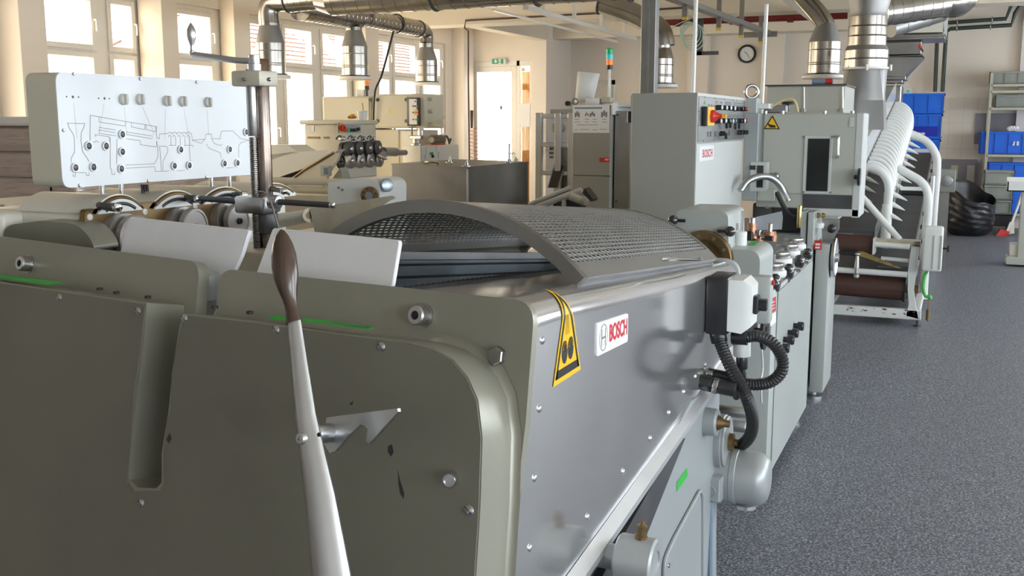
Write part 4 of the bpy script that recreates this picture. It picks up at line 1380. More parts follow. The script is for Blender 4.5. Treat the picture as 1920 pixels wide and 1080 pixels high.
# ---- white control panel with the line diagram
def C4(x, y):       # coordinates read from the enlarged panel
    return L(x / 4.0, 100 + y / 4.0)
cpn = thing('control_console', (XQ - 0.05, 2.5, 1.38), 'white control panel with engraved machine diagram, round buttons and clear rotary knobs', 'control panel')
ya_, yb_ = L(109, 240).y, 2.96
zlo, zhi = L(125, 352.5).z, L(125, 135.5).z
outl = [V((XQ, ya_, zlo)), V((XQ, yb_, zlo)), V((XQ, yb_, zhi)), V((XQ, ya_, zhi))]
mk('casing', MB().prism(rounded(outl, 0.028, 6), (-0.105, 0, 0)), 'cream', cpn, 30)
fo = [p + V((0, 0, 0)) for p in outl]
mk('front_plate', MB().prism(rounded(fo, 0.03, 6), (0.003, 0, 0)), 'panelwhite', cpn, 30)
NX = (1, 0, 0)
XF = V((0.0031, 0, 0))
lines = [
    [(500, 523), (627, 527), (622, 555), (603, 590), (600, 660), (612, 735), (650, 790), (660, 812)],
    [(500, 523), (512, 560), (545, 610), (552, 650), (553, 740), (527, 785), (527, 820)],
    [(540, 905), (540, 922), (558, 922), (558, 893), (638, 895), (643, 915), (660, 915), (660, 893)],
    [(668, 655), (670, 465), (733, 475), (938, 512), (1085, 535), (1168, 550), (1165, 610), (1172, 635), (1190, 638), (1190, 605), (1245, 602)],
    [(735, 478), (735, 515), (930, 545), (935, 512)], [(978, 520), (978, 552), (1078, 572), (1080, 537)], [(1088, 538), (1088, 572), (1160, 588), (1163, 552)],
    [(735, 555), (860, 575)], [(940, 590), (1130, 620)], [(735, 575), (860, 595)], [(940, 608), (1130, 640)], [(735, 600), (862, 618)], [(940, 640), (1045, 655), (1045, 685), (1165, 702), (1168, 660), (1175, 690), (1178, 770), (1165, 805), (1150, 828), (935, 838)],
    [(690, 665), (705, 668), (712, 655), (722, 660), (735, 668)], [(712, 625), (708, 610), (810, 625), (815, 660)], [(820, 630), (820, 860), (830, 870), (832, 908), (852, 908), (856, 890)], [(870, 645), (868, 830)],
    [(935, 862), (1150, 850), (1160, 885), (1205, 885), (1190, 690)],
    [(1260, 882), (1215, 885), (1215, 810), (1250, 740), (1252, 712), (1240, 697), (1195, 697)], [(1320, 882), (1380, 878)], [(1420, 810), (1413, 700)],
    [(1262, 690), (1310, 690)], [(1375, 690), (1440, 690), (1440, 703)], [(1430, 600), (1437, 652), (1500, 675), (1530, 645), (1537, 605), (1580, 605), (1582, 645), (1600, 675), (1640, 690), (1660, 685)],
    [(1437, 650), (1530, 645)], [(1582, 640), (1645, 642), (1650, 600), (1658, 583), (1740, 582), (1800, 640), (1865, 650)], [(1540, 680), (1560, 710), (1645, 745), (1655, 790)],
    [(1784, 780), (1785, 690), (1805, 668), (1865, 650)], [(1690, 860), (1745, 856)],
]
for k in range(5):
    x0 = 1250 + 35 * k
    pts = [(x0 + 17 - 17 * math.cos(math.pi * j / 6), 606 - 14 * math.sin(math.pi * j / 6)) for j in range(7)]
    lines.append(pts)
    lines.append([(x0 + 5, 625), (x0 + 14, 612), (x0 + 24, 625), (x0 + 27, 688)])
for ln in lines:
    mk('diagram_line', strip(MB(), [C4(x, y) + XF for x, y in ln], NX, 0.0012), 'line', cpn)
for ln in ([(545, 370), (570, 640)], [(772, 378), (735, 600)], [(925, 405), (945, 620)], [(1060, 400), (1145, 590), (1135, 640)], [(1235, 420), (1228, 640)], [(1372, 420), (1412, 640)], [(1545, 425), (1560, 620)]):
    mk('leader_line', strip(MB(), [C4(x, y) + XF for x, y in ln], NX, 0.0006), 'ink', cpn)
for k, (x, y) in enumerate([(550, 857), (685, 853), (650, 695), (780, 695), (902, 607), (902, 738), (895, 865), (1342, 722), (1293, 843), (1405, 840), (1710, 720), (1670, 826), (1767, 822), (1832, 590)]):
    c = C4(x, y)
    b = mk('push_button', MB().lathe(c, NX, [(0, 0.0132), (0.006, 0.0132), (0.009, 0.0118), (0.009, 0.0098), (0.004, 0.0096)], 26), 'satin', cpn)
    mk('button_cap', MB().lathe(c, NX, [(0.001, 0.0096), (0.0076, 0.0094), (0.0086, 0.007), (0.0088, 0)], 22), 'buttonink', b)
for x, y in [(913, 345), (1038, 345), (1240, 357), (1358, 360), (1547, 367)]:
    c = C4(x, y)
    k = mk('rotary_knob', MB().lathe(c, NX, [(0, 0.0165), (0.004, 0.0165), (0.012, 0.0155), (0.0135, 0.0145), (0.0135, 0)], 28), 'knob_glass', cpn)
    mk('knob_grip', MB().obox(c + V((0.017, 0, 0)), NX, (0, 1, 0), (0, 0, 1), 0.011, 0.008, 0.030, 0.0025, 2), 'knob_glass', k)
hl2 = MB()
for x, y, r in [(493, 325, .0022), (540, 327, .0036), (582, 328, .0022), (733, 337, .0022), (777, 338, .0036), (813, 340, .0022)]:
    mk('panel_hole', MB().lathe(C4(x, y) + V((0.0028, 0, 0)), NX, [(0, r), (0.0006, r)], 14), 'black', cpn)
for x, y in [(543, 155), (1043, 192), (1467, 217), (467, 577), (587, 990), (1103, 957), (1540, 928)]:
    mk('panel_screw', MB().lathe(C4(x, y), NX, [(0.002, 0.0052), (0.005, 0.0048), (0.007, 0.003), (0.0075, 0)], 12), 'satin', cpn)
for x in (192, 228, 397, 431):
    c = L(x, 355, -0.05)
    mk('post', MB().cyl((c.x, c.y, zlo - 0.04), (c.x, c.y, zlo + 0.01), 0.007), 'chrome', cpn)
cb = MB()
for k, x in enumerate((266, 271, 276)):
    c = L(x, 352, -0.08)
    cb.tube([c + V((0, 0, 0.01)), c + V((0.0, 0.003, -0.015)), c + V((0.004, 0.0, -0.028 + 0.004 * k)), c + V((0.0, 0.006, -0.012))], 0.004, 6)
mk('cables', cb, 'black', cpn)

# ================================================================ spindle column
PX, PY = -1.835, 2.5
sc_ = thing('spindle_column', (PX, PY, 0), 'upright steel column with threaded spindle, crank handle and cross bar', 'column')
def S(px, py, y=PY):
    return aY(px, py, y)
zbs = S(490, 463).z
mk('base', MB().box(-1.98, -1.70, 2.40, 2.62, 0, zbs, 0.01, 2), 'silver_dirty', sc_)
pc = S(495, 300)
mk('pole', MB().cyl((pc.x, PY, zbs), (pc.x, PY, S(495, 110).z), 0.0225, None, 32, 0.002), 'rusty', sc_)
sx_ = S(476, 300, PY - 0.03)
zt1, zt2 = S(476, 255, PY - 0.03).z, S(476, 130, PY - 0.03).z
pr = []
z = 0.0
n = int((zt1 - zbs) / 0.0055)
for k in range(n):
    pr += [(k * 0.0055, 0.0092), (k * 0.0055 + 0.0016, 0.0118), (k * 0.0055 + 0.0033, 0.0118), (k * 0.0055 + 0.0049, 0.0092)]
mk('spindle', MB().lathe((sx_.x, PY - 0.03, zbs), (0, 0, 1), pr, 20), 'thread', sc_, 20)
mk('spindle_sleeve', MB().cyl((sx_.x, PY - 0.03, zt1), (sx_.x, PY - 0.03, zt2), 0.0145, None, 22, 0.001), 'steel', sc_)
ta, tb = S(456, 163), S(508, 133)
mk('top_bracket', MB().box(ta.x, tb.x, PY - 0.055, PY + 0.035, ta.z, tb.z, 0.006, 2), 'silver_dirty', sc_)
tk = MB()
for x in (458, 505):
    c = S(x, 149, PY - 0.055)
    tk.lathe(c, (0, -1, 0), [(0, 0.006), (0.006, 0.005), (0.006, 0)], 12)
mk('bracket_screws', tk, 'steel', sc_)
cA = S(477, 118, PY - 0.03)
mk('crank_hub', MB().lathe((cA.x, PY - 0.03, tb.z), (0, 0, 1), [(0, 0.019), (0.018, 0.019), (0.02, 0.0165), (0.042, 0.016), (0.044, 0.014), (0.044, 0)], 24), 'satin', sc_)
cB = S(362, 102, PY - 0.06)
cr = mk('crank_arm', MB().tube([cA + V((0, 0, 0.005)), cA.lerp(cB, 0.3), cA.lerp(cB, 0.65), cB], 0.0088, 16, smooth=4), 'satin', sc_)
g0 = S(361, 104, PY - 0.06)
up_ = S(357.5, 42, PY - 0.06) - g0
Lg = up_.length
mk('crank_grip', MB().lathe(g0, up_, [(0, 0.008), (Lg * 0.12, 0.0085), (Lg * 0.15, 0.006), (Lg * 0.28, 0.0058), (Lg * 0.34, 0.0068), (Lg * 0.5, 0.0118), (Lg * 0.64, 0.0136), (Lg * 0.78, 0.0122), (Lg * 0.92, 0.0058), (Lg, 0.001)], 22), 'satin', cr)
ca, cb2 = S(463, 397), S(516, 367)
mk('clamp', MB().box(ca.x, cb2.x, PY - 0.06, PY + 0.03, ca.z, cb2.z, 0.008, 2), 'satin', sc_)
hb0 = S(512, 378, PY - 0.05)
mk('clamp_boss', MB().cyl(S(506, 378, PY - 0.05), S(524, 379, PY - 0.05), 0.0195, None, 24, 0.003), 'satin', sc_)
mk('cross_bar', MB().cyl(S(515, 378, PY - 0.05), S(619, 384.5, PY - 0.05), 0.0085, None, 18), 'darkmetal', sc_)
mk('bar_tip', MB().cyl(S(618, 384.5, PY - 0.05), S(627, 385, PY - 0.05), 0.0088, None, 18, 0.003), 'chrome', sc_)
mk('cross_bar', MB().cyl(S(376, 372, PY - 0.05), S(466, 379, PY - 0.05), 0.009, None, 18), 'darkmetal', sc_)
l2 = mk('clamp_lever', MB().cyl(S(510, 354, PY), S(528, 358, PY), 0.0075, None, 14), 'steel', sc_)
mk('lever_tip', MB().ball(S(531, 358.5, PY), 0.0105), 'chrome', l2)
mk('pull_wire', MB().tube([S(478, 366, PY - 0.07), S(490, 359, PY - 0.07), S(503, 368, PY - 0.07), S(512, 392, PY - 0.07), S(522, 426, PY - 0.07)], 0.0028, 8), 'galvd', sc_)
mk('collar', MB().cyl((pc.x, PY, ca.z - 0.06), (pc.x, PY, ca.z), 0.034, None, 24, 0.004), 'darkmetal', sc_)

# stained chute plate with tube
ch = thing('chute', (-1.95, 2.95, 0.0), 'stained silver chute plate with a round tube behind the perforated cover', 'chute')
cp_ = [(581, 392), (596, 388), (736, 366.5), (741, 371), (729, 376), (700, 396), (640, 425), (610, 445), (592, 445)]
mk('plate', MB().prism([aY(x, y, 2.9) for x, y in cp_], (0.0, 0.012, 0)), 'silver_dirty', ch)
tb_ = MB().lathe(aY(522, 414, 3.02), aY(580, 404, 2.9) - aY(522, 414, 3.02), [(0, 0.026), (0.11, 0.022), (0.12, 0.022)], 24)
tl = (aY(580, 404, 2.9) - aY(522, 414, 3.02))
mk('tube', MB().lathe(aY(522, 414, 3.02), tl, [(0, 0.026), (tl.length - 0.012, 0.0205), (tl.length - 0.01, 0.024), (tl.length, 0.024), (tl.length, 0.012), (tl.length - 0.006, 0.012), (tl.length - 0.006, 0)], 24), 'silver_dirty', ch)
mk('tube_bush', MB().lathe(aY(578, 404.3, 2.9), tl, [(0, 0.011), (0.004, 0.011), (0.004, 0.005)], 16), 'bronze', ch)
mk('stand', MB().box(-2.04, -1.72, 2.92, 3.06, 0, 1.24), 'silver_dirty', ch)

# ================================================================ shrink-wrapped pallet
pw = thing('wrapped_pallet', (-4.2, 4.2, 0), 'pallet of brown packs wrapped in clear film at the far left', 'pallet')
plt = MB()
for y in (3.7, 4.1, 4.5, 4.75):
    plt.box(-4.7, -3.72, y - 0.05, y + 0.05, 0.1, 0.13)
for x in (-4.65, -4.2, -3.77):
    plt.box(x - 0.05, x + 0.05, 3.65, 4.8, 0.0, 0.1)
mk('pallet', plt, 'wood', pw)
N = 12
hh = (1.585 - 0.13) / N
for k in range(N):
    j = random.uniform(-0.006, 0.006)
    mk('pack', MB().box(-4.72, -3.72 + j, 3.62 - j, 4.8, 0.13 + hh * k + 0.002, 0.13 + hh * (k + 1) - 0.002, 0.022, 3), 'wrapbrown', pw)
mk('film_wrap', MB().box(-4.735, -3.703, 3.608, 4.815, 0.12, 1.585, 0.03, 3), 'wrap', pw)
fm = MB().box(-4.74, -3.70, 3.605, 4.82, 1.585, 1.628, 0.015, 3)
mk('film_cap', fm, 'film', pw)
rb = MB()
for k in range(2):
    rb.box(-3.86 - 0.0 * k, -3.853, 3.606, 3.612, 0.3, 1.5)
mk('strap', rb, 'white', pw)
# paper rolls on a shelf behind
cs = MB()
for k in range(2):
    cs.cyl((-3.9, 5.3, 1.25 - 0.05 * k), (-3.3, 5.3, 1.25 - 0.05 * k), 0.022)
cs.box(-3.95, -3.25, 5.22, 5.5, 0, 1.17)
tag(mk('paper_roll_box', cs, 'cream'), 'cream box with two pale rolls on top beside the wrapped pallet', 'box')

# ================================================================ cream machines by the windows
def screws_on(parent, pts, n, r, m='black', name='latch', h=0.008):
    for p in pts:
        mk(name, MB().lathe(V(p), n, [(0, r), (h, r), (h, 0)], 14), m, parent)

ca_ = thing('electrical_cabinet', (-6.1, 10.2, 0), 'cream electrical cabinet with orange beacon on top, left of its twin', 'cabinet')
mk('body', MB().box(-6.55, -5.925, 10.0, 10.45, 0, 1.885, 0.008, 2), 'cream', ca_)
mk('door', MB().box(-6.53, -5.945, 9.985, 10.0, 0.1, 1.87, 0.005, 1), 'cream', ca_)
screws_on(ca_, [aY(695, 187, 9.985)], (0, -1, 0), 0.022)
bx = aY(681, 165, 10.15)
mk('beacon_box', MB().box(bx.x - 0.06, bx.x + 0.04, 10.1, 10.2, 1.885, 1.96, 0.006, 1), 'white', ca_)
bc = aY(688, 178, 10.1)
bn = mk('beacon_base', MB().lathe((bc.x, 10.1, 1.885), (0, 0, 1), [(0, 0.012), (0.07, 0.012), (0.07, 0.026), (0.115, 0.026)], 18), 'black', ca_)
mk('beacon_lens', MB().lathe((bc.x, 10.1, 2.0), (0, 0, 1), [(0, 0.026), (0.045, 0.026), (0.055, 0.02), (0.055, 0)], 18), 'orange', bn)
cbn = thing('electrical_cabinet', (-5.6, 10.2, 0), 'cream electrical cabinet with dark framed operating panel at its right edge', 'cabinet')
mk('body', MB().box(-5.90, -5.27, 10.0, 10.45, 1.54, 1.905, 0.008, 2).box(-5.90, -5.60, 10.02, 10.45, 0, 1.525, 0.006, 1).box(-5.6, -5.34, 10.03, 10.45, 0, 1.52, 0.006, 1), 'cream', cbn)
mk('door', MB().box(-5.885, -5.47, 9.988, 10.0, 1.555, 1.89, 0.005, 1), 'cream', cbn)
screws_on(cbn, [aY(708, 187, 9.988), aY(708, 227, 9.988), aY(762, 187, 9.988), aY(762, 227, 9.988)], (0, -1, 0), 0.02)
mk('warning_sticker', MB().prism([aY(x, y, 9.987) for x, y in ((731, 204), (727, 211), (735, 211))], (0, -0.001, 0)), 'yellow', cbn)
f_ = aY(768, 236, 9.99); g_ = aY(788, 183, 9.99)
pf_ = mk('panel_frame', MB().box(f_.x, g_.x, 9.93, 10.0, f_.z, g_.z, 0.008, 2), 'darkmetal', cbn)
mk('operating_panel', MB().box(f_.x + 0.032, g_.x - 0.012, 9.926, 9.93, f_.z + 0.015, g_.z - 0.015), 'white', pf_)
def dot(px, py, y, r, m, name, parent, h=0.008):
    return mk(name, MB().lathe(aY(px, py, y), (0, -1, 0), [(0, r), (h, r), (h, 0)], 12), m, parent)
for x, y, m in ((779, 190, 'red'), (775, 199, 'black'), (779, 199, 'black'), (784, 199, 'black'), (775, 211, 'black'), (775, 224, 'red'), (780, 224, 'greenlens'), (784, 224, 'black')):
    dot(x, y, 9.926, 0.009, m, 'button', cbn)
c = aY(781, 211, 9.926)
ms = mk('main_switch', MB().box(c.x - 0.02, c.x + 0.02, 9.915, 9.926, c.z - 0.03, c.z + 0.03), 'yellowp', cbn)
mk('switch_handle', MB().obox(c + V((0.012, -0.02, 0)), (1, 0, 0), (0, 1, 0), (0, 0, 1), 0.035, 0.02, 0.012), 'red', ms)
mk('side_panel', MB().box(-5.57, -5.36, 10.02, 10.03, 1.30, 1.51, 0.002, 1), 'creamwhite', cbn)
side = MB()
for z in (1.85, 1.72):
    mk('cable_gland', MB().cyl((-5.27, 10.1, z), (-5.22, 10.1, z), 0.02, None, 12), 'cream', cbn)
side.cyl((-5.27, 10.1, 1.58), (-5.22, 10.1, 1.58), 0.02, None, 12)
side.tube([(-5.22, 10.1, 1.58), (-5.15, 10.1, 1.62), (-5.08, 10.1, 1.66)], 0.012, 8)
side.tube([(-5.22, 10.1, 1.58), (-5.1, 10.1, 1.56)], 0.012, 8)
mk('cable_gland', side, 'cream', cbn)

# cream sizing machine with eight steel rollers
XC = -4.73
cz_ = thing('rope_sizer', (-4.95, 7.7, 0), 'cream sizing machine with two rows of steel rollers on its side', 'machine')
mk('body', MB().box(-5.10, XC, 7.5, 8.06, 0, 1.585, 0.01, 2), 'cream', cz_)
mk('lid', MB().box(-5.13, XC + 0.01, 7.47, 8.08, 1.585, 1.622, 0.01, 2), 'cream', cz_)
c0, c1 = aX(642, 312, XC), aX(703, 253, XC)
mk('roller_plate', MB().box(XC, XC + 0.012, c0.y + 0.01, c1.y, 1.14, c1.z, 0.004, 1), 'creamwhite', cz_)
for k, (p, q) in enumerate(((575, 600), (605, 618))):
    a = aY(p + 2, 258, 7.5); b = aY(q, 258, 7.5)
    mk('recessed_grip', MB().box(a.x, b.x, 7.495, 7.5, a.z - 0.008, a.z + 0.008), 'bronze', cz_)
mk('type_plate', MB().prism([aY(x, y, 7.498) for x, y in ((584, 235), (589, 235), (589, 246), (584, 246))], (0, -0.002, 0)), 'sheet', cz_)
a, b = aX(632.5, 249.5, XC), aX(675, 230, XC)
op = mk('operating_panel', MB().box(XC, XC + 0.006, a.y, b.y, a.z, b.z), 'sheet', cz_)
a = aX(639, 240, XC)
mk('main_switch', MB().box(XC, XC + 0.012, a.y - 0.025, a.y + 0.025, a.z - 0.04, a.z + 0.045, 0.004, 1), 'yellowp', cz_)
mk('switch_handle', MB().lathe(a, NX, [(0.01, 0.03), (0.03, 0.03), (0.035, 0.01), (0.05, 0.01), (0.05, 0)], 16), 'red', cz_)
for x, y, m in ((647, 244, 'red'), (652, 244, 'greenlens'), (657, 244, 'black'), (663, 244, 'black'), (666, 244, 'black'), (671, 242, 'black')):
    mk('button', MB().lathe(aX(x, y, XC + 0.006), NX, [(0, 0.014), (0.015, 0.014), (0.015, 0)], 14), m, cz_)
for k in range(4):
    px = [637, 657.5, 676, 693.5][k]
    c = aX(px, 261, XC + 0.012)
    gl = mk('arc_gauge', MB().torus(c + V((0, 0, -0.035)), NX, 0.062, 0.006, 16, 6, -1.0, 1.0), 'darkmetal', cz_)
    mk('gauge_knob', MB().cyl(c, c + V((0.05, 0, 0.01)), 0.016, 0.018, 14, 0.004), 'chrome', gl)
    c = aX([641, 659, 677, 694][k], 279 - k * 0.8, XC + 0.012)
    w = mk('roller', MB().lathe(c, NX, [(0, 0.055), (0.03, 0.055), (0.035, 0.03), (0.05, 0.03), (0.052, 0.062), (0.085, 0.062), (0.088, 0.055), (0.088, 0)], 28), 'darkmetal', cz_)
    mk('hub', MB().lathe(c + V((0, 0.0, 0)), NX, [(0.086, 0.022), (0.10, 0.02), (0.105, 0.012), (0.105, 0)], 18), 'chrome', w)
    c = aX([643, 661.5, 679.5, 697][k], 301 - k * 0.8, XC + 0.012)
    w = mk('roller', MB().lathe(c, NX, [(0, 0.055), (0.03, 0.055), (0.035, 0.03), (0.05, 0.03), (0.052, 0.066), (0.085, 0.066), (0.088, 0.06), (0.088, 0)], 28), 'steel', cz_)
    mk('hub', MB().lathe(c, NX, [(0.086, 0.022), (0.10, 0.02), (0.105, 0.012), (0.105, 0)], 18), 'chrome', w)
c = aX(639, 303, XC + 0.13)
hw_ = mk('handwheel', MB().torus(c, NX, 0.05, 0.012, 28, 10), 'black', cz_)
mk('spokes', MB().obox(c, NX, (0, 1, 0), (0, 0, 1), 0.015, 0.09, 0.016).obox(c, NX, (0, 1, 0), (0, 0, 1), 0.015, 0.016, 0.09), 'black', hw_)
dx = aX(707, 287, -4.6)
dv = mk('drive_shaft', MB().cyl(aX(706, 287, -4.68), aX(718, 287, -4.68), 0.035, None, 16).cyl(aX(718, 284, -4.68), aX(742, 285, -4.68), 0.04, None, 16).cyl(aX(742, 286, -4.68), aX(760, 286, -4.68), 0.026, None, 16), 'sheet', cz_)
mk('shaft_lever', MB().tube([aX(709, 288, -4.6), aX(716, 293, -4.6), aX(722, 296, -4.6)], 0.012, 8).ball(aX(722, 296, -4.6), 0.022, 10), 'chrome', cz_)
mk('cabinet_foot', MB().box(XC, XC + 0.03, 7.6, 8.0, 0.0, 1.12, 0.006, 1), 'creamwhite', cz_)
# bucket, gloves on it
c = aY(679, 222, 7.75)
c.z = 1.622
bu = thing('bucket', c, 'white plastic bucket with a spatula on the cream sizing machine', 'bucket')
mk('pail', MB().lathe(c, (0, 0, 1), [(0, 0.036), (0.068, 0.043), (0.07, 0.046), (0.078, 0.046), (0.078, 0.042), (0.01, 0.034), (0.01, 0)], 24), 'white', bu)
mk('spatula', MB().obox(c + V((0.012, 0.0, 0.095)), (1, 0, 0.15), (0, 1, 0), (-0.15, 0, 1), 0.014, 0.006, 0.10, 0.003, 1), 'wood', bu)
for k, (px, s, lab) in enumerate(((676, 0.06, 'crumpled yellow rubber glove, larger, on the cream sizing machine'), (660, 0.035, 'small flat orange cloth on the cream sizing machine beside the bucket'))):
    c = aX(px, 221, -4.85)
    gm = MB()
    for j in range(9):
        gm.ball(V((c.x, c.y, 1.622)) + V((random.uniform(-s, s), random.uniform(-s * 1.3, s * 1.3), 0.024 + random.uniform(0, s * 0.5 if k == 0 else 0.003))), 0.022 if k == 0 else 0.012, 8)
    tag(mk('rubber_glove' if k == 0 else 'cloth', gm, 'sweets' if k == 0 else 'copper'), lab, 'glove' if k == 0 else 'cloth')

# cream sloping trough machine
tr = thing('batch_trough', (-4.4, 6.8, 0), 'cream sloping trough machine left of the roller machine', 'machine')
YT = 6.6
def T_(pts):
    return [aY(x, y, YT) for x, y in pts]
mk('hood', MB().prism(T_([(400, 300), (480, 292), (560, 284), (634, 280), (627, 287), (570, 316), (500, 340), (400, 380)]), (0, 0.10, 0)), 'creamwhite', tr)
mk('hood_end', MB().prism(T_([(470, 272), (538, 272), (557, 283), (557, 296), (470, 300)]), (0, 0.25, 0)), 'creamwhite', tr)
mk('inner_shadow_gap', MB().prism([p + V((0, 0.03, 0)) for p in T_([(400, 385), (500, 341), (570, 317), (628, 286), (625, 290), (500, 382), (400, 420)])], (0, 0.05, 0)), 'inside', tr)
mk('side_plate', MB().prism(T_([(400, 440), (500, 373), (570, 321), (626, 287), (637, 286), (632, 300), (618, 322), (585, 395), (500, 460), (400, 480)]), (0, 0.03, 0)), 'cream', tr)
mk('edge_strip', MB().tube(T_([(500, 372), (570, 319), (626, 286)]), 0.011, 8, smooth=0), 'bronze', tr)
mk('leg_plate', MB().prism([p + V((0, 0.04, 0)) for p in T_([(632, 315), (600, 360), (578, 400), (600, 900), (640, 900), (640, 340)])], (0, 0.1, 0)), 'cabinet', tr)
a, b = aY(603, 330, YT - 0.03), aY(618, 311, YT - 0.03)
jb = mk('junction_box', MB().box(a.x, b.x, YT - 0.05, YT, a.z, b.z, 0.004, 1), 'greypaint', tr)
mk('box_print', MB().box(a.x + 0.034, b.x - 0.004, YT - 0.052, YT - 0.05, a.z + 0.012, b.z - 0.012), 'ink', jb)
mk('plug', MB().lathe(aY(592, 341, YT), (0, -1, 0), [(0, 0.016), (0.006, 0.015), (0.006, 0)], 16), 'cabinet', tr)
a, b = aY(536, 376, YT - 0.06), aY(579, 357, YT - 0.06)
pb = mk('operating_panel', MB().box(a.x, b.x, YT - 0.06, YT - 0.01, a.z, b.z, 0.004, 1), 'sheet', tr)
c = aY(541, 370, YT - 0.06)
mk('emergency_stop', MB().lathe(c, (0, -1, 0), [(0, 0.022), (0.02, 0.024), (0.03, 0.018), (0.03, 0)], 18), 'red', pb)
for x, y, m in ((554, 369, 'red'), (560, 369, 'greenlens'), (568, 368, 'black'), (572, 368, 'black'), (576, 368, 'black')):
    dot(x, y, YT - 0.06, 0.008, m, 'button', pb, 0.01)
mk('stand', MB().box(-4.85, -4.15, 6.7, 7.1, 0, 0.95), 'cream', tr)
# cream worktop by the window, things on it
ws = MB().box(-6.9, -5.6, 7.8, 8.3, 0, 1.29, 0.01, 2)
tag(mk('low_cabinet', ws, 'cream'), 'low cream cabinet under the windows behind the sloping trough', 'cabinet')

# white gear housing with bronze flange
gh = thing('gear_housing', (-2.85, 4.75, 0), 'white rounded gear housing with bronze flange in front of the cream machines', 'machine')
hp = [aY(615, 342, 4.6), aY(668, 334, 4.6), aY(700, 336, 4.6), aY(712, 346, 4.6), aY(712, 440, 4.6), aY(615, 440, 4.6)]
mk('housing', MB().prism(rounded(hp, [0.012, 0.01, 0.03, 0.03, 0, 0], 4), (0, 0.28, 0)), 'white', gh)
mk('stand', MB().box(-2.98, -2.70, 4.62, 4.88, 0, 1.12), 'creamwhite', gh)
c = aY(694, 366, 4.58)
fr_ = mk('bronze_flange', MB().lathe(c, (0.35, -0.94, 0), [(0, 0.045), (0.02, 0.045), (0.022, 0.043), (0.022, 0.024), (0.018, 0.024)], 32), 'bronze', gh)
for k in range(8):
    a = k * math.pi / 4 + 0.3
    u = V((0.94, 0.35, 0)); 
    q = c + V((0.35, -0.94, 0)) * 0.0222 + (u * math.cos(a) + V((0, 0, 1)) * math.sin(a)) * 0.034
    mk('bolt_hole', MB().lathe(q, (0.35, -0.94, 0), [(0, 0.0045), (0.001, 0.0045)], 8), 'black', fr_)
mk('shaft', MB().lathe(c, (0.35, -0.94, 0), [(0.01, 0.022), (0.035, 0.02), (0.035, 0)], 20), 'roller', gh)
a = aY(706, 349, 4.7); b = aY(727, 347, 4.62)
mk('motor_cap', MB().cyl(a, b, 0.032, 0.034, 28, 0.006), 'roller', gh)
for x, y in ((635, 352), (642, 356)):
    mk('plug', MB().lathe(aY(x, y, 4.6), (0, -1, 0), [(0, 0.007), (0.006, 0.006), (0.006, 0)], 12), 'steel', gh)

# small cream machine beside the door wall, with vice and angle grinder on top
sm2 = thing('drive_cabinet', (-5.2, 9.9, 0), 'low cream drive cabinet with curved vents beside the twin electrical cabinets', 'cabinet')
XD = -5.06
mk('body', MB().box(-5.27, XD, 9.5, 10.4, 0, 1.365, 0.008, 2), 'creamwhite', sm2)
mk('vent_panel', MB().box(XD, XD + 0.006, 9.52, 10.0, 1.10, 1.35, 0.003, 1), 'white', sm2)
for x, y, f0 in ((799, 281, 1), (797, 294, 1), (818, 279, -1), (822, 291, 1)):
    c = aX(x, y, XD + 0.007)
    mk('vent', MB().torus(c + V((0, 0.03, 0)), NX, 0.035, 0.006, 12, 6, 0.6, 2.5), 'cream', sm2)
a = aX(809, 288, XD + 0.007)
mk('green_label', MB().box(XD + 0.006, XD + 0.009, a.y - 0.035, a.y + 0.04, a.z - 0.015, a.z + 0.015), 'greentape', sm2)
mk('control_knob', MB().lathe(aX(810, 293, XD + 0.006), NX, [(0, 0.016), (0.02, 0.015), (0.02, 0)], 14), 'black', sm2)
c = V((-5.17, 9.62, 1.365))
vc = thing('bench_vice', c, 'small steel vice standing on the low cream drive cabinet', 'vice')
mk('vice_body', MB().lathe(c, (0, 0, 1), [(0, 0.06), (0.02, 0.06), (0.025, 0.04), (0.07, 0.04)], 16).box(c.x - 0.07, c.x + 0.07, c.y - 0.03, c.y + 0.03, 1.43, 1.47, 0.006, 1), 'steel', vc)
mk('vice_screw', MB().cyl(c + V((-0.05, 0, 0.08)), c + V((-0.05, 0, 0.20)), 0.009).cyl(c + V((-0.09, 0, 0.18)), c + V((0.0, 0, 0.2)), 0.006), 'olivepack', vc)
mk('clamp_jar', MB().lathe(c + V((0.03, 0.04, 0.105)), (0, 0, 1), [(0, 0.03), (0.05, 0.03), (0.05, 0)], 14), 'satin', vc)
c = V((-5.16, 10.1, 1.365))
gr = thing('angle_grinder', c, 'dark motor tool with red stripe lying on the low cream cabinet', 'tool')
mk('tool_body', MB().lathe(c + V((0, -0.16, 0.055)), (0, 1, 0), [(0, 0.03), (0.02, 0.05), (0.2, 0.055), (0.26, 0.045), (0.26, 0)], 18), 'olivepack', gr)
mk('red_stripe', MB().box(c.x - 0.05, c.x + 0.05, c.y - 0.13, c.y + 0.08, 1.366, 1.385, 0.004, 1), 'red', gr)
mk('tool_cable', MB().tube([c + V((0, 0.1, 0.07)), c + V((0.02, 0.16, 0.09)), c + V((0.03, 0.2, 0.03)), c + V((0.0, 0.26, 0.012)), c + V((0.04, 0.22, 0.06))], 0.012, 8), 'olivepack', gr)

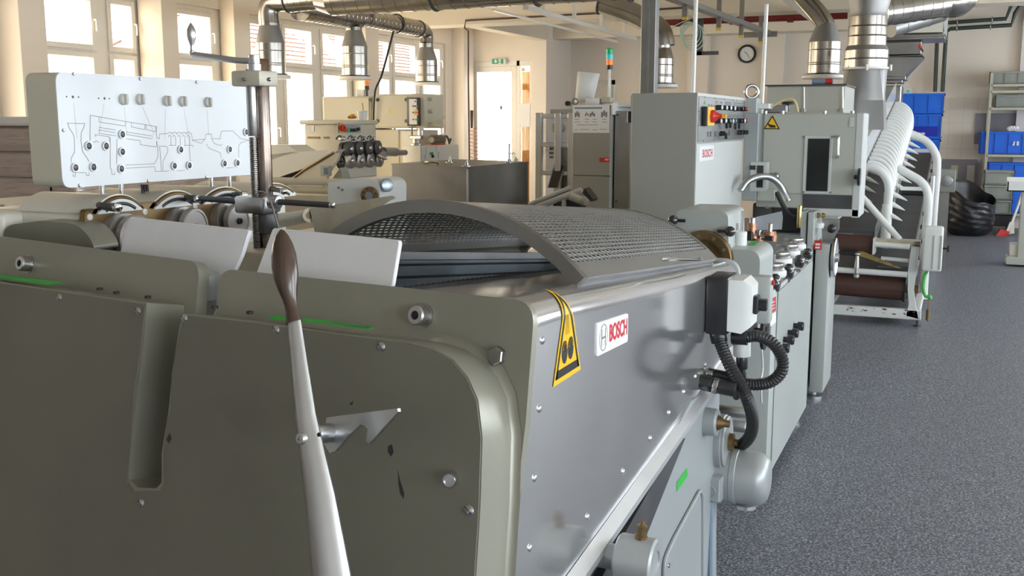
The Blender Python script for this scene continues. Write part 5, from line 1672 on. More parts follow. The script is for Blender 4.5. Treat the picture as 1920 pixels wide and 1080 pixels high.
# red spiral air hose near the door
rs = MB()
q0, q1 = aY(884, 240, 16.5), aY(886, 300, 16.5)
pts = []
for k in range(90):
    a = k * 0.6
    f2 = k / 89
    p = q0.lerp(q1, f2)
    pts.append(p + V((0.075 * math.cos(a) + 0.03, 0.075 * math.sin(a), 0)))
rs.tube(pts, 0.006, 6, smooth=0)
rsh = thing('spiral_hose', q0, 'red spiral air hose hanging from the wall outlet beside the door', 'hose')
mk('hose', rs, 'redcoil', rsh)
mk('air_outlet', MB().cyl(q0 + V((-0.02, 0, 0)), q0 + V((-0.02, 0, 0.3)), 0.045, 0.06, 10), 'conduit', rsh)
mk('supply_pipe', MB().cyl(q0 + V((-0.02, 0.085, 0.3)), q0 + V((-0.02, 0.085, 1.45)), 0.014, None, 8), 'conduit', rsh)

# ================================================================ steel tank behind the cover
ZTK = 1.36
k0 = aZ(877, 315.5, ZTK); k1 = aZ(735, 309.5, ZTK); k2 = aZ(990, 305.5, ZTK)
k3 = k1 + k2 - k0
tk_ = thing('steel_tank', ((k0 + k3) / 2).xy.to_3d(), 'large dull stainless steel box tank behind the perforated cover', 'tank')
mk('tank_body', MB().prism([k0, k1, k3, k2], (0, 0, -ZTK + 0.05)), 'tank', tk_)
cen = (k0 + k3) / 2
lidp = [cen + (p - cen) * 1.012 for p in (k0, k1, k3, k2)]
mk('tank_lid', MB().prism(lidp, (0, 0, 0.008)), 'tank', tk_)
mk('edge_seam', MB().cyl(k0 + V((0, -0.002, -1.2)), k0 + V((0, -0.002, -0.005)), 0.006, None, 8), 'sheet', tk_)
for x, y, h in ((845, 305, 0.02), (876, 312, 0.015), (955, 305, 0.09), (967, 304, 0.01)):
    c = aZ(x, y, ZTK + 0.008)
    b_ = mk('lid_bolt', MB().lathe(c, (0, 0, 1), [(0, 0.03), (0.004, 0.03), (0.006, 0.012), (0.02, 0.012), (0.02, 0.006), (0.02 + h, 0.006), (0.02 + h, 0)], 14), 'steel', tk_)
mk('lid_handle', MB().tube([aZ(797, 305, ZTK + 0.01), aZ(800, 304, ZTK + 0.03), aZ(818, 304, ZTK + 0.03), aZ(821, 305, ZTK + 0.01)], 0.006, 8), 'brass', tk_)
# ================================================================ tall grey cabinet with poster
tc_ = thing('machine_cabinet', (-2.6, 8.1, 0), 'tall grey cabinet with instruction poster on its front and bare steel side', 'cabinet')
YC = 7.8
ax0, ax1 = aY(1073, 300, YC).x, aY(1145, 300, YC).x
mk('body', MB().box(ax0, ax1, YC + 0.015, YC + 0.9, 0, 1.735, 0.006, 1), 'cabinet_dark', tc_)
mk('upper_door', MB().box(ax0, ax1 - 0.005, YC, YC + 0.015, 1.19, 1.733, 0.004, 1), 'cabinet_dark', tc_)
mk('lower_door', MB().box(ax0, ax1 - 0.005, YC, YC + 0.015, 0.08, 1.182, 0.004, 1), 'cabinet_dark', tc_)
ro_ = aY(1180, 300, YC).x
mk('steel_side', MB().box(ax1 + 0.01, ro_, YC + 0.05, YC + 0.85, 0.05, 1.69, 0.006, 1), 'sheet', tc_)
mk('side_top', MB().box(ax1 - 0.0, ax1 + 0.02, YC - 0.01, YC + 0.9, 1.66, 1.75, 0.004, 1).box(ax1, ro_, YC + 0.1, YC + 0.9, 1.72, 1.745, 0.004, 1), 'white', tc_)
for z in (1.66, 0.99):
    mk('cam_lock', MB().lathe((ax1 + 0.035, YC + 0.05, z), (0, -1, 0), [(0, 0.008), (0.008, 0.008), (0.008, 0)], 12), 'darkmetal', tc_)
a, b = aY(1124, 304, YC), aY(1143, 296, YC)
mk('red_label', MB().box(a.x, b.x, YC - 0.002, YC, a.z, b.z), 'redlabel', tc_)
mk('label_text', MB().box(a.x + 0.045, b.x - 0.006, YC - 0.003, YC - 0.002, (a.z + b.z) / 2 - 0.003, b.z - 0.008), 'white', tc_)
# poster
po0, po1 = aY(1073.5, 249, YC - 0.003), aY(1143, 196.5, YC - 0.003)
ps = tag(mk('poster', MB().box(po0.x, po1.x, YC - 0.0045, YC - 0.002, po0.z, po1.z), 'paper'), 'instruction poster with small pictures on the tall grey cabinet', 'poster')
def pbox(u0, u1, v0, v1):
    w = po1.x - po0.x; h = po1.z - po0.z
    return (po0.x + w * u0, po0.x + w * u1, YC - 0.0055, YC - 0.0045, po0.z + h * v0, po0.z + h * v1)
mk('title_bar', MB().box(*pbox(0.05, 0.8, 0.86, 0.92)), 'inkblue', ps)
for (u0, u1, v0, v1) in ((0.06, 0.2, 0.56, 0.78), (0.34, 0.44, 0.60, 0.74), (0.47, 0.62, 0.58, 0.76), (0.78, 0.95, 0.56, 0.8)):
    pm_ = MB()
    b_ = pbox(u0, u1, v0, v1)
    for k in range(3):
        x0 = b_[0] + (b_[1] - b_[0]) * k / 3
        pm_.box(x0, x0 + (b_[1] - b_[0]) * 0.28, b_[2], b_[3], b_[4] + 0.01 * (k % 2), b_[5] - 0.012 * ((k + 1) % 2))
    mk('picture', pm_, 'greyboard', ps)
tx = MB()
for (u0, u1, v) in ((0.05, 0.18, 0.48), (0.05, 0.2, 0.38), (0.34, 0.45, 0.48), (0.34, 0.44, 0.38), (0.55, 0.66, 0.48), (0.54, 0.66, 0.38), (0.8, 0.93, 0.48), (0.8, 0.94, 0.38), (0.12, 0.7, 0.28), (0.07, 0.14, 0.1), (0.2, 0.45, 0.11), (0.55, 0.68, 0.1), (0.74, 0.94, 0.12)):
    tx.box(*pbox(u0, u1, v, v + 0.018))
mk('poster_text', tx, 'inkblue', ps)
# things on the cabinet
st = thing('signal_tower', (aY(1142, 190, 8.0).x, 8.0, 1.745), 'signal tower light with green, blue and orange segments', 'lamp')
s0 = aY(1142, 180, 8.0)
zz = [aY(1142, y, 8.0).z for y in (185, 128, 122, 111, 102, 92)]
mk('foot', MB().box(s0.x - 0.05, s0.x + 0.03, 7.95, 8.05, 1.752, 1.80, 0.006, 1), 'rackpaint', st)
mk('pole', MB().cyl((s0.x, 8.0, 1.76), (s0.x, 8.0, zz[1]), 0.0105), 'white', st)
mk('socket', MB().cyl((s0.x, 8.0, zz[1] - 0.01), (s0.x, 8.0, zz[2]), 0.026), 'black', st)
for z0, z1, m, nm in ((zz[2], zz[3], 'orange', 'orange segment'), (zz[3], zz[4], 'bluelens', 'blue segment'), (zz[4], zz[5], 'greenlens', 'green segment')):
    mk('lens', MB().lathe((s0.x, 8.0, z0), (0, 0, 1), [(0, 0.0265), (z1 - z0 - 0.002, 0.0265), (z1 - z0, 0.024)], 24), m, st, label=nm)
mk('cap', MB().lathe((s0.x, 8.0, zz[5]), (0, 0, 1), [(0, 0.0265), (0.006, 0.024), (0.006, 0)], 24), 'greenlens', st)
pp = MB()
qa, qb = aY(1078, 192, 8.15), aY(1084, 134, 8.15)
qc, qd = aY(1125, 138, 8.2), aY(1112, 192, 8.2)
pp.loft([[qa, qa.lerp(qd, 0.3) + V((0, -0.03, 0)), qa.lerp(qd, 0.62), qd], [qb, qb.lerp(qc, 0.3) + V((0, -0.03, 0)), qb.lerp(qc, 0.62), qc]], False, False)
pm_o = mk('paper_folder', pp, 'paper')
mo_ = pm_o.modifiers.new('thickness', 'SOLIDIFY'); mo_.thickness = 0.004
tag(pm_o, 'white papers standing upright on the tall grey cabinet', 'papers')
a = aY(1105, 190, 8.0)
tag(mk('plastic_tray', MB().box(a.x - 0.02, a.x + 0.10, 7.95, 8.25, 1.737, 1.79, 0.008, 2), 'pe'), 'low white plastic tray on the tall grey cabinet beside the signal tower', 'tray')
a = aY(1078, 192, 7.9)
lr = thing('lifting_ring', (a.x, 7.9, 1.735), 'small lifting ring with black knob on the front corner of the tall grey cabinet', 'ring')
mk('ring', MB().torus((a.x, 7.9, 1.765), (0, 1, 0), 0.022, 0.006, 20, 8), 'steel', lr)
mk('knob', MB().cyl((a.x - 0.05, 7.9, 1.75), (a.x - 0.05, 7.86, 1.75), 0.02, None, 14), 'black', lr)
rk = MB().box(aY(1120, 165, 8.9).x, aY(1152, 165, 8.9).x, 8.88, 8.92, 1.93, 1.97).box(aY(1148, 165, 8.9).x, aY(1152, 165, 8.9).x, 8.88, 8.92, 0, 1.97)
tag(mk('steel_bracket', rk, 'rackpaint'), 'beige angled steel bracket rising behind the tall grey cabinet', 'bracket')

# glass-guarded wrapping machine left of the tall cabinet
gm_ = thing('guarded_machine', (-3.4, 9.2, 0), 'glass-guarded machine with steel frame left of the tall grey cabinet', 'machine')
YG = 9.0
g0, g1 = aY(1003, 300, YG).x, aY(1073, 300, YG).x
gmid = aY(1045, 300, YG).x
fr2 = MB()
for x in (g0 + 0.03, gmid, g1 - 0.02):
    mk('frame_post', MB().box(x - 0.03, x + 0.03, YG, YG + 0.06, 0.72, 1.69, 0.006, 1), 'satin', gm_)
for z in (1.66, 1.40, 1.14):
    mk('frame_rail', MB().box(g0, g1, YG + 0.01, YG + 0.05, z - 0.02, z + 0.02, 0.004, 1), 'satin', gm_)
mk('guard_sheet', MB().box(g0 + 0.05, g1, YG + 0.025, YG + 0.03, 1.16, 1.64), 'guard', gm_)
mk('cross_head', MB().box(gmid - 0.1, g1 + 0.05, YG + 0.05, YG + 0.4, 1.67, 1.72, 0.006, 1), 'sheet', gm_)
mk('body', MB().box(gmid - 0.07, g1 + 0.3, YG + 0.08, YG + 0.7, 0.05, 1.37, 0.01, 1), 'stain_dull', gm_)
mk('motor', MB().lathe((g0 + 0.14, YG + 0.3, 1.55), (0, -1, 0), [(0, 0.05), (0.12, 0.05), (0.12, 0)], 16), 'brass', gm_)
for k in range(4):
    mk('tie_rod', MB().cyl((g0 + 0.08, YG + 0.15, 1.40 - 0.04 * k), (g1 + 0.2, YG + 0.4, 1.38 - 0.03 * k), 0.012), 'sheet', gm_)
c0_, c1_ = aY(1026, 352, YG - 0.12), aY(1046, 309, YG + 0.05)
mk('discharge_chute', MB().loft([[c0_, V((c0_.x + 0.11, c0_.y, c0_.z)), V((c0_.x + 0.11, c0_.y + 0.05, c0_.z + 0.03)), V((c0_.x, c0_.y + 0.05, c0_.z + 0.03))], [V((c1_.x - 0.04, c1_.y, c1_.z)), V((c1_.x + 0.07, c1_.y, c1_.z)), V((c1_.x + 0.07, c1_.y + 0.05, c1_.z + 0.03)), V((c1_.x - 0.04, c1_.y + 0.05, c1_.z + 0.03))]]), 'sheet', gm_)
mk('chute_liner', MB().loft([[c0_ + V((0.012, -0.004, 0.003)), c0_ + V((0.098, -0.004, 0.003))], [V((c1_.x - 0.028, c1_.y - 0.004, c1_.z)), V((c1_.x + 0.058, c1_.y - 0.004, c1_.z))]], False, False), 'black', gm_)
mk('door_handle', MB().cyl((g1 - 0.03, YG + 0.04, 1.02), (g1 - 0.03, YG + 0.04, 1.15), 0.012), 'chrome', gm_)
mk('foot', MB().cyl((g0 + 0.03, YG + 0.03, 0.0), (g0 + 0.03, YG + 0.03, 0.72), 0.01).cyl((g1 - 0.02, YG + 0.03, 0.0), (g1 - 0.02, YG + 0.03, 0.72), 0.01), 'darkmetal', gm_)

# white inclined belt feeder
wf = thing('belt_feeder', (-2.25, 6.1, 0), 'small white inclined belt feeder in front of the tall grey cabinet', 'conveyor')
def W_(x, y, d=0.0):
    return aY(x, y, 6.0 + d)
for (p, q, d) in (((975, 392), (1070, 353), 0.12), ((975, 401), (1091, 356), 0.0)):
    a, b = W_(*p, d), W_(*q, d)
    mk('side_rail', MB().cyl(a, b, 0.019, None, 14, 0.006), 'white', wf)
mk('belt', MB().loft([[W_(976, 398, 0.0), W_(976, 393, 0.12)], [W_(1088, 357, 0.0), W_(1068, 355, 0.12)]], False, False), 'belt', wf)
mk('gear_motor', MB().cyl(W_(1070, 368, -0.03), W_(1095, 378, -0.05), 0.026, 0.024, 18, 0.006), 'creamwhite', wf)
mk('motor_collar', MB().cyl(W_(1091, 375, -0.05), W_(1097, 378, -0.052), 0.027, None, 18), 'cream', wf)
mk('end_cap', MB().cyl(W_(1097, 378, -0.052), W_(1101, 380, -0.054), 0.022, None, 18, 0.004), 'white', wf)
mk('scraper', MB().prism([W_(1096, 353, 0.05), W_(1112, 374, 0.05), W_(1108, 378, 0.05), W_(1092, 362, 0.05)], (0, 0.1, 0)), 'darkmetal', wf)
mk('drip_tray', MB().prism([W_(1035, 388, 0.03), W_(1085, 392, 0.03), W_(1090, 384, 0.03), W_(1075, 372, 0.03), W_(1040, 380, 0.03)], (0, 0.12, 0)), 'darkmetal', wf)
mk('bracket', MB().box(W_(1054, 380).x, W_(1061, 380).x, 5.99, 6.01, W_(1058, 393).z, W_(1058, 373).z), 'white', wf)
for x in (1028, 1070):
    c = W_(x, 395)
    mk('leg', MB().box(c.x - 0.015, c.x + 0.015, 6.0, 6.03, 0, c.z), 'white', wf)
mk('cross_beam', MB().box(W_(1020, 398).x, W_(1075, 398).x, 6.0, 6.03, W_(1040, 402).z, W_(1040, 396).z), 'cream', wf)

# ================================================================ grey control cabinet with operating panel
XK = -1.168
YK = 5.0
KX0 = aY(1182, 300, YK).x
kc = thing('control_cabinet', ((XK + KX0) / 2, 5.6, 0), 'grey control cabinet with main switch and push button panel on its side', 'control cabinet')
mk('casing', MB().box(KX0, XK, YK, 6.195, 0, 1.742, 0.004, 1), 'cabinet_dark', kc)
mk('rear_hinge_strip', MB().box(KX0 - 0.02, KX0, YK + 0.05, 6.2, 0.1, 1.735, 0.003, 1), 'cabinet_dark', kc)
mk('hinge', MB().cyl((KX0 - 0.024, YK + 0.06, 1.60), (KX0 - 0.024, YK + 0.06, 1.655), 0.014), 'black', kc)
mk('side_door', MB().box(XK, XK + 0.006, YK + 0.012, 6.17, 0.1, 1.50, 0.003, 1), 'cabinet_white', kc)
mk('top_edge', MB().box(XK, XK + 0.006, YK + 0.0, 6.195, 1.726, 1.742), 'cabinet_white', kc)
mk('front_edge', MB().box(XK, XK + 0.006, YK + 0.0, YK + 0.012, 0.1, 1.726), 'cabinet_white', kc)
XO = XK + 0.006
def K(x, y, dx=0.0):     # enlarged panel picture
    return aX(1300 + x * 120 / 1178.0, 170 + y * 110 / 1080.0, XO + dx)
pn0, pn1 = K(70, 945), K(965, 150)
op_ = mk('operating_panel', MB().box(XO, XO + 0.004, pn0.y, 6.19, 1.508, 1.722), 'sheet', kc)
a, b = K(150, 650), K(290, 300)
c = (a + b) / 2
swp = MB().box(XO + 0.004, XO + 0.028, a.y - 0.01, b.y - 0.02, a.z, b.z, 0.004, 1)
sw = mk('main_switch', swp, 'black', kc)
mk('switch_plate', MB().box(XO + 0.028, XO + 0.034, a.y - 0.01, b.y - 0.02, a.z, b.z, 0.002, 1), 'yellowp', sw)
c = V((XO + 0.034, (a.y + b.y) / 2 - 0.015, (a.z + b.z) / 2))
mk('switch_handle', MB().lathe(c, NX, [(0, 0.031), (0.014, 0.031), (0.022, 0.024), (0.04, 0.012), (0.052, 0.011), (0.052, 0)], 24), 'red', sw)
mk('switch_grip', MB().obox(c + V((0.058, 0, 0)), NX, (0, 1, 0), (0, 0, 1), 0.035, 0.014, 0.02, 0.003, 1), 'yellowp', sw)
mk('on_mark', MB().prism([K(205, 185, 0.0045), K(220, 250, 0.0045), K(190, 250, 0.0045)], (0.001, 0, 0)), 'greentape', kc)
def pbtn(x, y, body, cap=None, L_=0.026, r=0.0125):
    c = K(x, y, 0.004)
    o = mk('push_button', MB().lathe(c, NX, [(0, r * 1.1), (0.006, r * 1.1), (0.008, r), (L_, r), (L_, 0)], 18), body, kc)
    if cap:
        mk('button_lens', MB().lathe(c, NX, [(L_, r * 0.95), (L_ + 0.005, r * 0.9), (L_ + 0.007, r * 0.5), (L_ + 0.007, 0)], 18), cap, o)
    return o
for x, y, cp in ((430, 310, 'white'), (520, 315, 'white'), (600, 318, 'white'), (675, 325, 'white'), (755, 335, None), (820, 335, 'black'), (870, 337, 'black'), (905, 340, 'red'),
                 (415, 560, 'white'), (505, 555, 'white'), (590, 560, 'inkblue'), (640, 560, 'white'), (690, 555, 'inkblue'), (735, 560, None), (795, 555, 'black'), (860, 555, 'white'), (900, 555, 'red'),
                 (500, 790, None), (820, 770, None), (868, 768, 'black'), (910, 768, 'black')):
    pbtn(x, y, 'black', cp)
for x, y in ((575, 620), (640, 610), (735, 640), (805, 630), (560, 815)):
    c = K(x, y, 0.02)
    mk('selector_lever', MB().obox(c + V((0.012, 0, -0.006)), NX, (0, 1, 0.2), (0, -0.2, 1), 0.014, 0.012, 0.032, 0.003, 1), 'black', kc)
for x, y in ((285, 300), (330, 305), (265, 800), (315, 800), (400, 795), (655, 780)):
    mk('blanking_ring', MB().torus(K(x, y, 0.004), NX, 0.0125, 0.0018, 20, 6), 'black', kc)
for x0, x1, y0, y1 in ((410, 450, 190, 235), (495, 535, 200, 240), (580, 700, 205, 260), (740, 930, 225, 280), (490, 530, 440, 480), (570, 690, 440, 485), (730, 915, 445, 490), (490, 525, 670, 710), (840, 900, 660, 700)):
    a, b = K(x0, y1, 0.004), K(x1, y0, 0.004)
    lbl = MB()
    for j in range(2):
        z0 = a.z + (b.z - a.z) * (0.08 + 0.5 * j)
        lbl.box(XO + 0.004, XO + 0.005, a.y, b.y, z0, z0 + (b.z - a.z) * 0.3)
    mk('engraved_label', lbl, 'ink', kc)
for x, y in ((210, 120), (395, 140), (570, 155), (730, 175), (180, 925), (370, 905), (545, 885), (100, 380), (95, 640), (800, 185)):
    mk('panel_screw', MB().lathe(K(x, y, 0.004), NX, [(0, 0.0045), (0.002, 0.003), (0.002, 0)], 10), 'darkmetal', kc)
q0 = aX(1310, 303, XO); q1 = aX(1338, 272, XO)
nb = mk('nameplate', MB().box(XO, XO + 0.002, q0.y, q1.y, q0.z, q1.z), 'panelwhite', kc)
tz = aX(1317, 295.5, XO + 0.002)
mk('lettering', text_mb('BOSCH', tz, (0, 1, 0), (0, 0, 1), aX(1317, 280, XO).z - tz.z - 0.002, 0.0008, 0.015, 1.3), 'redtext', nb)
# post, clear tubes
tag(mk('steel_post', MB().box(-1.87, -1.775, 6.45, 6.53, 0, ZC, 0.004, 1).box(-1.83, -1.815, 6.44, 6.45, 0, ZC), 'galvd'), 'grey slotted steel post rising to the ceiling behind the control cabinet', 'post')
a, b = aY(1298.5, 176, 6.35), aY(1306, -30, 6.35)
tag(mk('plastic_tube', MB().cyl((a.x, 6.35, 1.2), b, 0.013, None, 12), 'rod'), 'white upright plastic tube behind the control cabinet, left of the clock', 'tube')
a, b = aY(1428, 192, 6.9), aY(1437.5, 8, 6.9)
tag(mk('plastic_tube', MB().cyl((a.x, 6.9, 1.5), b, 0.0125, None, 12), 'rod'), 'white upright plastic tube above the forming head, right of the clock', 'tube')

# ================================================================ rope sizer in the production line
XS2 = -0.68
YS0, YS1 = 4.4, 5.66
rz = thing('rope_sizer', (-0.95, 5.0, 0), 'grey sizing machine with star knobs and white rollers in the production line', 'machine')
ft = aY(1440, 457, YS0)
prof = rounded([V((-1.16, YS0 - 0.35, 0.76)), V((-1.16, YS0 - 0.35, 1.112)), V((XS2, YS0 - 0.35, 1.112)), V((XS2, YS0 - 0.35, 0.76))], [0, 0.02, 0.05, 0], 6)
mk('housing', MB().prism([p for p in prof], (0, 0.32, 0)), 'greypaint', rz, 28)
mk('base_cabinet', MB().box(-1.155, XS2, YS0, YS1, 0.06, 0.90, 0.006, 2).box(-1.155, XS2 - 0.12, YS0 - 0.03, YS1, 0.90, 0.98), 'greypaint', rz)
mk('side_door', MB().box(XS2, XS2 + 0.008, YS0 + 0.12, YS1 - 0.01, 0.08, 0.88, 0.004, 1), 'greypaint', rz)
for x, y in ((1414, 948), (1530, 690)):
    pass
lf_ = MB().lathe((-0.74, YS0 + 0.08, 0.0), (0, 0, 1), [(0, 0.045), (0.012, 0.045), (0.02, 0.02), (0.06, 0.02)], 20)
mk('levelling_foot', lf_, 'satin', rz)
mk('levelling_foot', MB().lathe((-0.74, YS1 - 0.08, 0.0), (0, 0, 1), [(0, 0.045), (0.012, 0.045), (0.02, 0.02), (0.06, 0.02)], 20), 'satin', rz)
# gear head with bronze ring
YH = 4.04
gp2 = [aY(1268, 405, YH), aY(1272, 393, YH), aY(1350, 395, YH), aY(1365, 402, YH), aY(1366, 470, YH), aY(1268, 470, YH)]
mk('gear_head', MB().prism(rounded(gp2, [0.02, 0.02, 0.03, 0.02, 0, 0], 4), (0, 0.33, 0)), 'greypaint', rz, 28)
c = aY(1318, 487, YH - 0.02)
rg = mk('bronze_ring', MB().lathe(c + V((0, 0.03, 0)), (0, -1, 0), [(0, 0.115), (0.04, 0.115), (0.045, 0.111), (0.045, 0.080), (0.02, 0.076), (0.02, 0)], 48), 'bronze', rz)
for a in (0.5, 1.1, 1.75, 2.3, 2.9):
    q = c + V((math.cos(a) * 0.096, -0.014, math.sin(a) * 0.096))
    mk('ring_screw', MB().lathe(q, (0, -1, 0), [(0, 0.008), (0.006, 0.007), (0.006, 0)], 10), 'steel', rg)
for x, y, sx in ((1262, 413, -1), (1369, 434, 1)):
    c = aY(x, y, YH - 0.02)
    mk('ball_knob', MB().ball(c, 0.021, 18).cyl(c, c + V((-0.05 * sx, 0.0, 0)), 0.007, None, 10), 'knobblack', rz)
# valve posts on the housing
c = aY(1388, 455, YS0 - 0.2)
mk('oil_cup', MB().lathe((c.x, c.y, 1.112), (0, 0, 1), [(0, 0.026), (0.055, 0.026), (0.057, 0.02), (0.057, 0)], 20), 'white', rz)
mk('oil_tube', MB().cyl((c.x + 0.004, c.y, 1.16), (c.x + 0.004, c.y, 1.25), 0.006).cyl((c.x - 0.018, c.y, 1.16), (c.x - 0.018, c.y, 1.20), 0.008), 'chrome', rz)
for x, yb1, yt1, r, m in ((1409.5, 443, 408, 0.0125, 'steel'), (1423, 447, 431, 0.01, 'steel'), (1443, 444, 419, 0.011, 'steel'), (1498, 420, 385, 0.0115, 'brass')):
    y_ = 4.75 if x < 1480 else 5.5
    a, b = aY(x, yb1, y_), aY(x, yt1, y_)
    mk('valve_pin', MB().cyl((a.x, y_, a.z - 0.02), (a.x, y_, b.z), r, None, 16, 0.002), m, rz)
for x, yc, h, r in ((1410, 428, 0.05, 0.021), (1423, 448, 0.012, 0.03), (1443, 437, 0.016, 0.03), (1450, 446, 0.03, 0.016), (1413, 444, 0.012, 0.034)):
    a = aY(x, yc, 4.75)
    mk('copper_fitting', MB().lathe((a.x, 4.75, a.z - h / 2), (0, 0, 1), [(0, r), (h, r), (h, r * 0.5)], 18), 'copper', rz)
a = aY(1400, 438, 4.73)
mk('clamp_block', MB().box(a.x - 0.02, a.x + 0.03, 4.7, 4.74, a.z - 0.03, a.z + 0.015, 0.004, 1).box(aY(1435, 445, 4.73).x, aY(1450, 445, 4.73).x, 4.70, 4.76, aY(1440, 450, 4.73).z, aY(1440, 441, 4.73).z), 'black', rz)
mk('bed', MB().box(-1.15, -0.74, 4.82, 5.64, 0.95, 1.01, 0.006, 1), 'steel', rz)
# vertical rollers: dark neck, white ring, four in a row
for k, (x, y, yy) in enumerate(((1448, 507, 4.63), (1460, 485, 4.9), (1476, 470, 5.15), (1488, 458, 5.42))):
    c = aY(x, y, yy)
    w = mk('vertical_roller', MB().lathe((c.x, yy, c.z - 0.03), (0, 0, 1), [(0.004, 0.03), (0.004, 0.058), (0.01, 0.062), (0.028, 0.062), (0.034, 0.058)], 32), 'white', rz)
    mk('roller_neck', MB().lathe((c.x, yy, c.z - 0.03), (0, 0, 1), [(-0.06, 0.034), (0.004, 0.034)], 24), 'steel', w)
    mk('roller_disc', MB().lathe((c.x, yy, c.z - 0.03), (0, 0, 1), [(0.034, 0.055), (0.045, 0.05), (0.05, 0.052), (0.062, 0.05), (0.062, 0)], 32), 'steel', w)
for k, (x, y, yy, r) in enumerate(((1453, 531, 4.5, .038), (1479, 509, 4.78, .033), (1499, 490.5, 5.05, .03), (1514, 476.5, 5.33, .027))):
    c = aY(x, y, yy)
    kn_ = MB()
    NSEG = 32
    rows = []
    for h, f2 in ((-0.022, 0.45), (-0.018, 0.8), (-0.008, 0.98), (0.008, 1.0), (0.018, 0.82), (0.023, 0.5), (0.024, 0.2)):
        rows.append([c + V((h, 0, 0)) + V((0, math.cos(a), math.sin(a))) * r * f2 * (1 + 0.09 * math.cos(8 * a)) for a in [2 * math.pi * j / NSEG for j in range(NSEG)]])
    kb = mk('star_knob', kn_.loft(rows), 'knobblack', rz, 50)
    mk('knob_shaft', MB().cyl(c + V((-0.10, 0, 0.0)), c + V((-0.018, 0, 0)), 0.012, None, 12).cyl(c + V((-0.07, 0, -0.02)), c + V((-0.05, 0, 0.02)), 0.022, None, 14), 'satin', kb)
    mk('stud', MB().cyl(c + V((0.0, 0.05, -0.05)), c + V((-0.06, 0.05, -0.05)), 0.008, None, 10), 'steel', kb)
# lower row of black knobs with pointers
for k, (x, y) in enumerate(((1478, 653), (1487, 638), (1495, 625), (1505, 612))):
    c = aX(x, y, XS2 + 0.05)
    o = mk('adjuster_knob', MB().lathe(c - V((0.05, 0, 0)), NX, [(0, 0.014), (0.025, 0.014), (0.027, 0.021), (0.05, 0.022), (0.055, 0.018), (0.055, 0)], 18), 'black', rz)
    mk('pointer', MB().obox(c + V((-0.045, -0.03, 0.025)), NX, (0, 1, 0), (0, 0, 1), 0.004, 0.008, 0.075), 'black', o)
# handwheel, labels, tapes
c = aX(1429, 621, XS2 + 0.03)
hw2 = mk('handwheel', MB().lathe(c, NX, [(-0.03, 0.012), (0.0, 0.012), (0.002, 0.07), (0.014, 0.072), (0.018, 0.06), (0.014, 0.02), (0.02, 0.018), (0.02, 0)], 32), 'black', rz)
c = aX(1436, 575, XS2 + 0.009)
mk('dial', MB().lathe(c, NX, [(-0.008, 0.055), (0, 0.055), (0.001, 0)], 28), 'white', rz)
a, b = aX(1444, 583, XS2 + 0.001), aX(1454.5, 556, XS2 + 0.001)
rl_ = mk('red_label', MB().prism([aX(1444, 589, XS2 + .001), aX(1454.5, 582, XS2 + .001), aX(1454.5, 556, XS2 + .001), aX(1444, 562, XS2 + .001)], (0.0012, 0, 0)), 'redlabel', rz)
tb3 = MB()
for k in range(3):
    tb3.prism([aX(1446, 570 + 6 * k, XS2 + .0023), aX(1452.5, 566 + 6 * k, XS2 + .0023), aX(1452.5, 564 + 6 * k, XS2 + .0023), aX(1446, 568 + 6 * k, XS2 + .0023)], (0.0006, 0, 0))
mk('label_text', tb3, 'white', rl_)
mk('white_label', MB().prism([aX(1444, 612, XS2 + .001), aX(1454.5, 604, XS2 + .001), aX(1454.5, 584, XS2 + .001), aX(1444, 591, XS2 + .001)], (0.0012, 0, 0)), 'paper', rz)
mk('green_tape', MB().prism([aX(1483, 545, XS2 + .001), aX(1490, 540, XS2 + .001), aX(1490, 531, XS2 + .001), aX(1483, 537, XS2 + .001)], (0.001, 0, 0)), 'greentape', rz)
mk('green_tape', MB().prism([aZ(1402, 459, 1.114), aZ(1415, 459.5, 1.114), aZ(1423, 453, 1.114), aZ(1411, 452.5, 1.114)], (0, 0, 0.001)), 'greentape', rz)
mk('cable_loop', MB().tube([aX(1428, 655, XS2 + .02), aX(1430, 690, XS2 + .02), aX(1427, 715, XS2 + .02), aX(1428, 755, XS2 + .02)], 0.004, 8), 'white', rz)

# bluish sheet roll lying between sizer and forming head
a, b = aY(1405, 418, 5.3), aY(1468, 402, 5.3)
mk('infeed_sheet', MB().loft([[aY(1417, 407, 5.45), aY(1466, 396, 5.45)], [aY(1415, 418, 5.35), aY(1468, 407, 5.35)], [aY(1417, 432, 5.2), aY(1466, 430, 5.2)]], False, False), 'sheetblue', rz)

# ================================================================ forming machine
YF0 = 6.3
fh = thing('forming_machine', (-0.8, 6.6, 0), 'grey forming machine with warning triangle and dark window in its front', 'machine')
q = lambda x, y, d=0.0: aY(x, y, YF0 + d)
hx0, hx1 = q(1420, 300).x, q(1605, 300).x
ht, hbm = q(1500, 212).z, q(1500, 391).z
mk('head_housing', MB().box(hx0, hx1, YF0 + 0.012, YF0 + 0.75, hbm, ht, 0.006, 1), 'cabinet', fh)
mk('front_door', MB().box(hx0 + 0.03, hx1 - 0.01, YF0, YF0 + 0.012, q(1500, 364).z, ht - 0.005, 0.004, 1), 'cabinet', fh)
mk('door_side', MB().box(hx1 - 0.012, hx1 + 0.035, YF0 - 0.004, YF0 + 0.3, q(1500, 405).z, ht, 0.006, 1), 'cabinet_white', fh)
mk('catch', MB().box(q(1593, 225).x, q(1603, 225).x, YF0 - 0.006, YF0, q(1598, 239).z, q(1598, 219).z, 0.006, 1), 'cabinet_white', fh)
mk('lower_band', MB().box(q(1505, 380).x, q(1601, 380).x, YF0 + 0.004, YF0 + 0.02, q(1550, 391).z, q(1550, 364).z), 'darkmetal', fh)
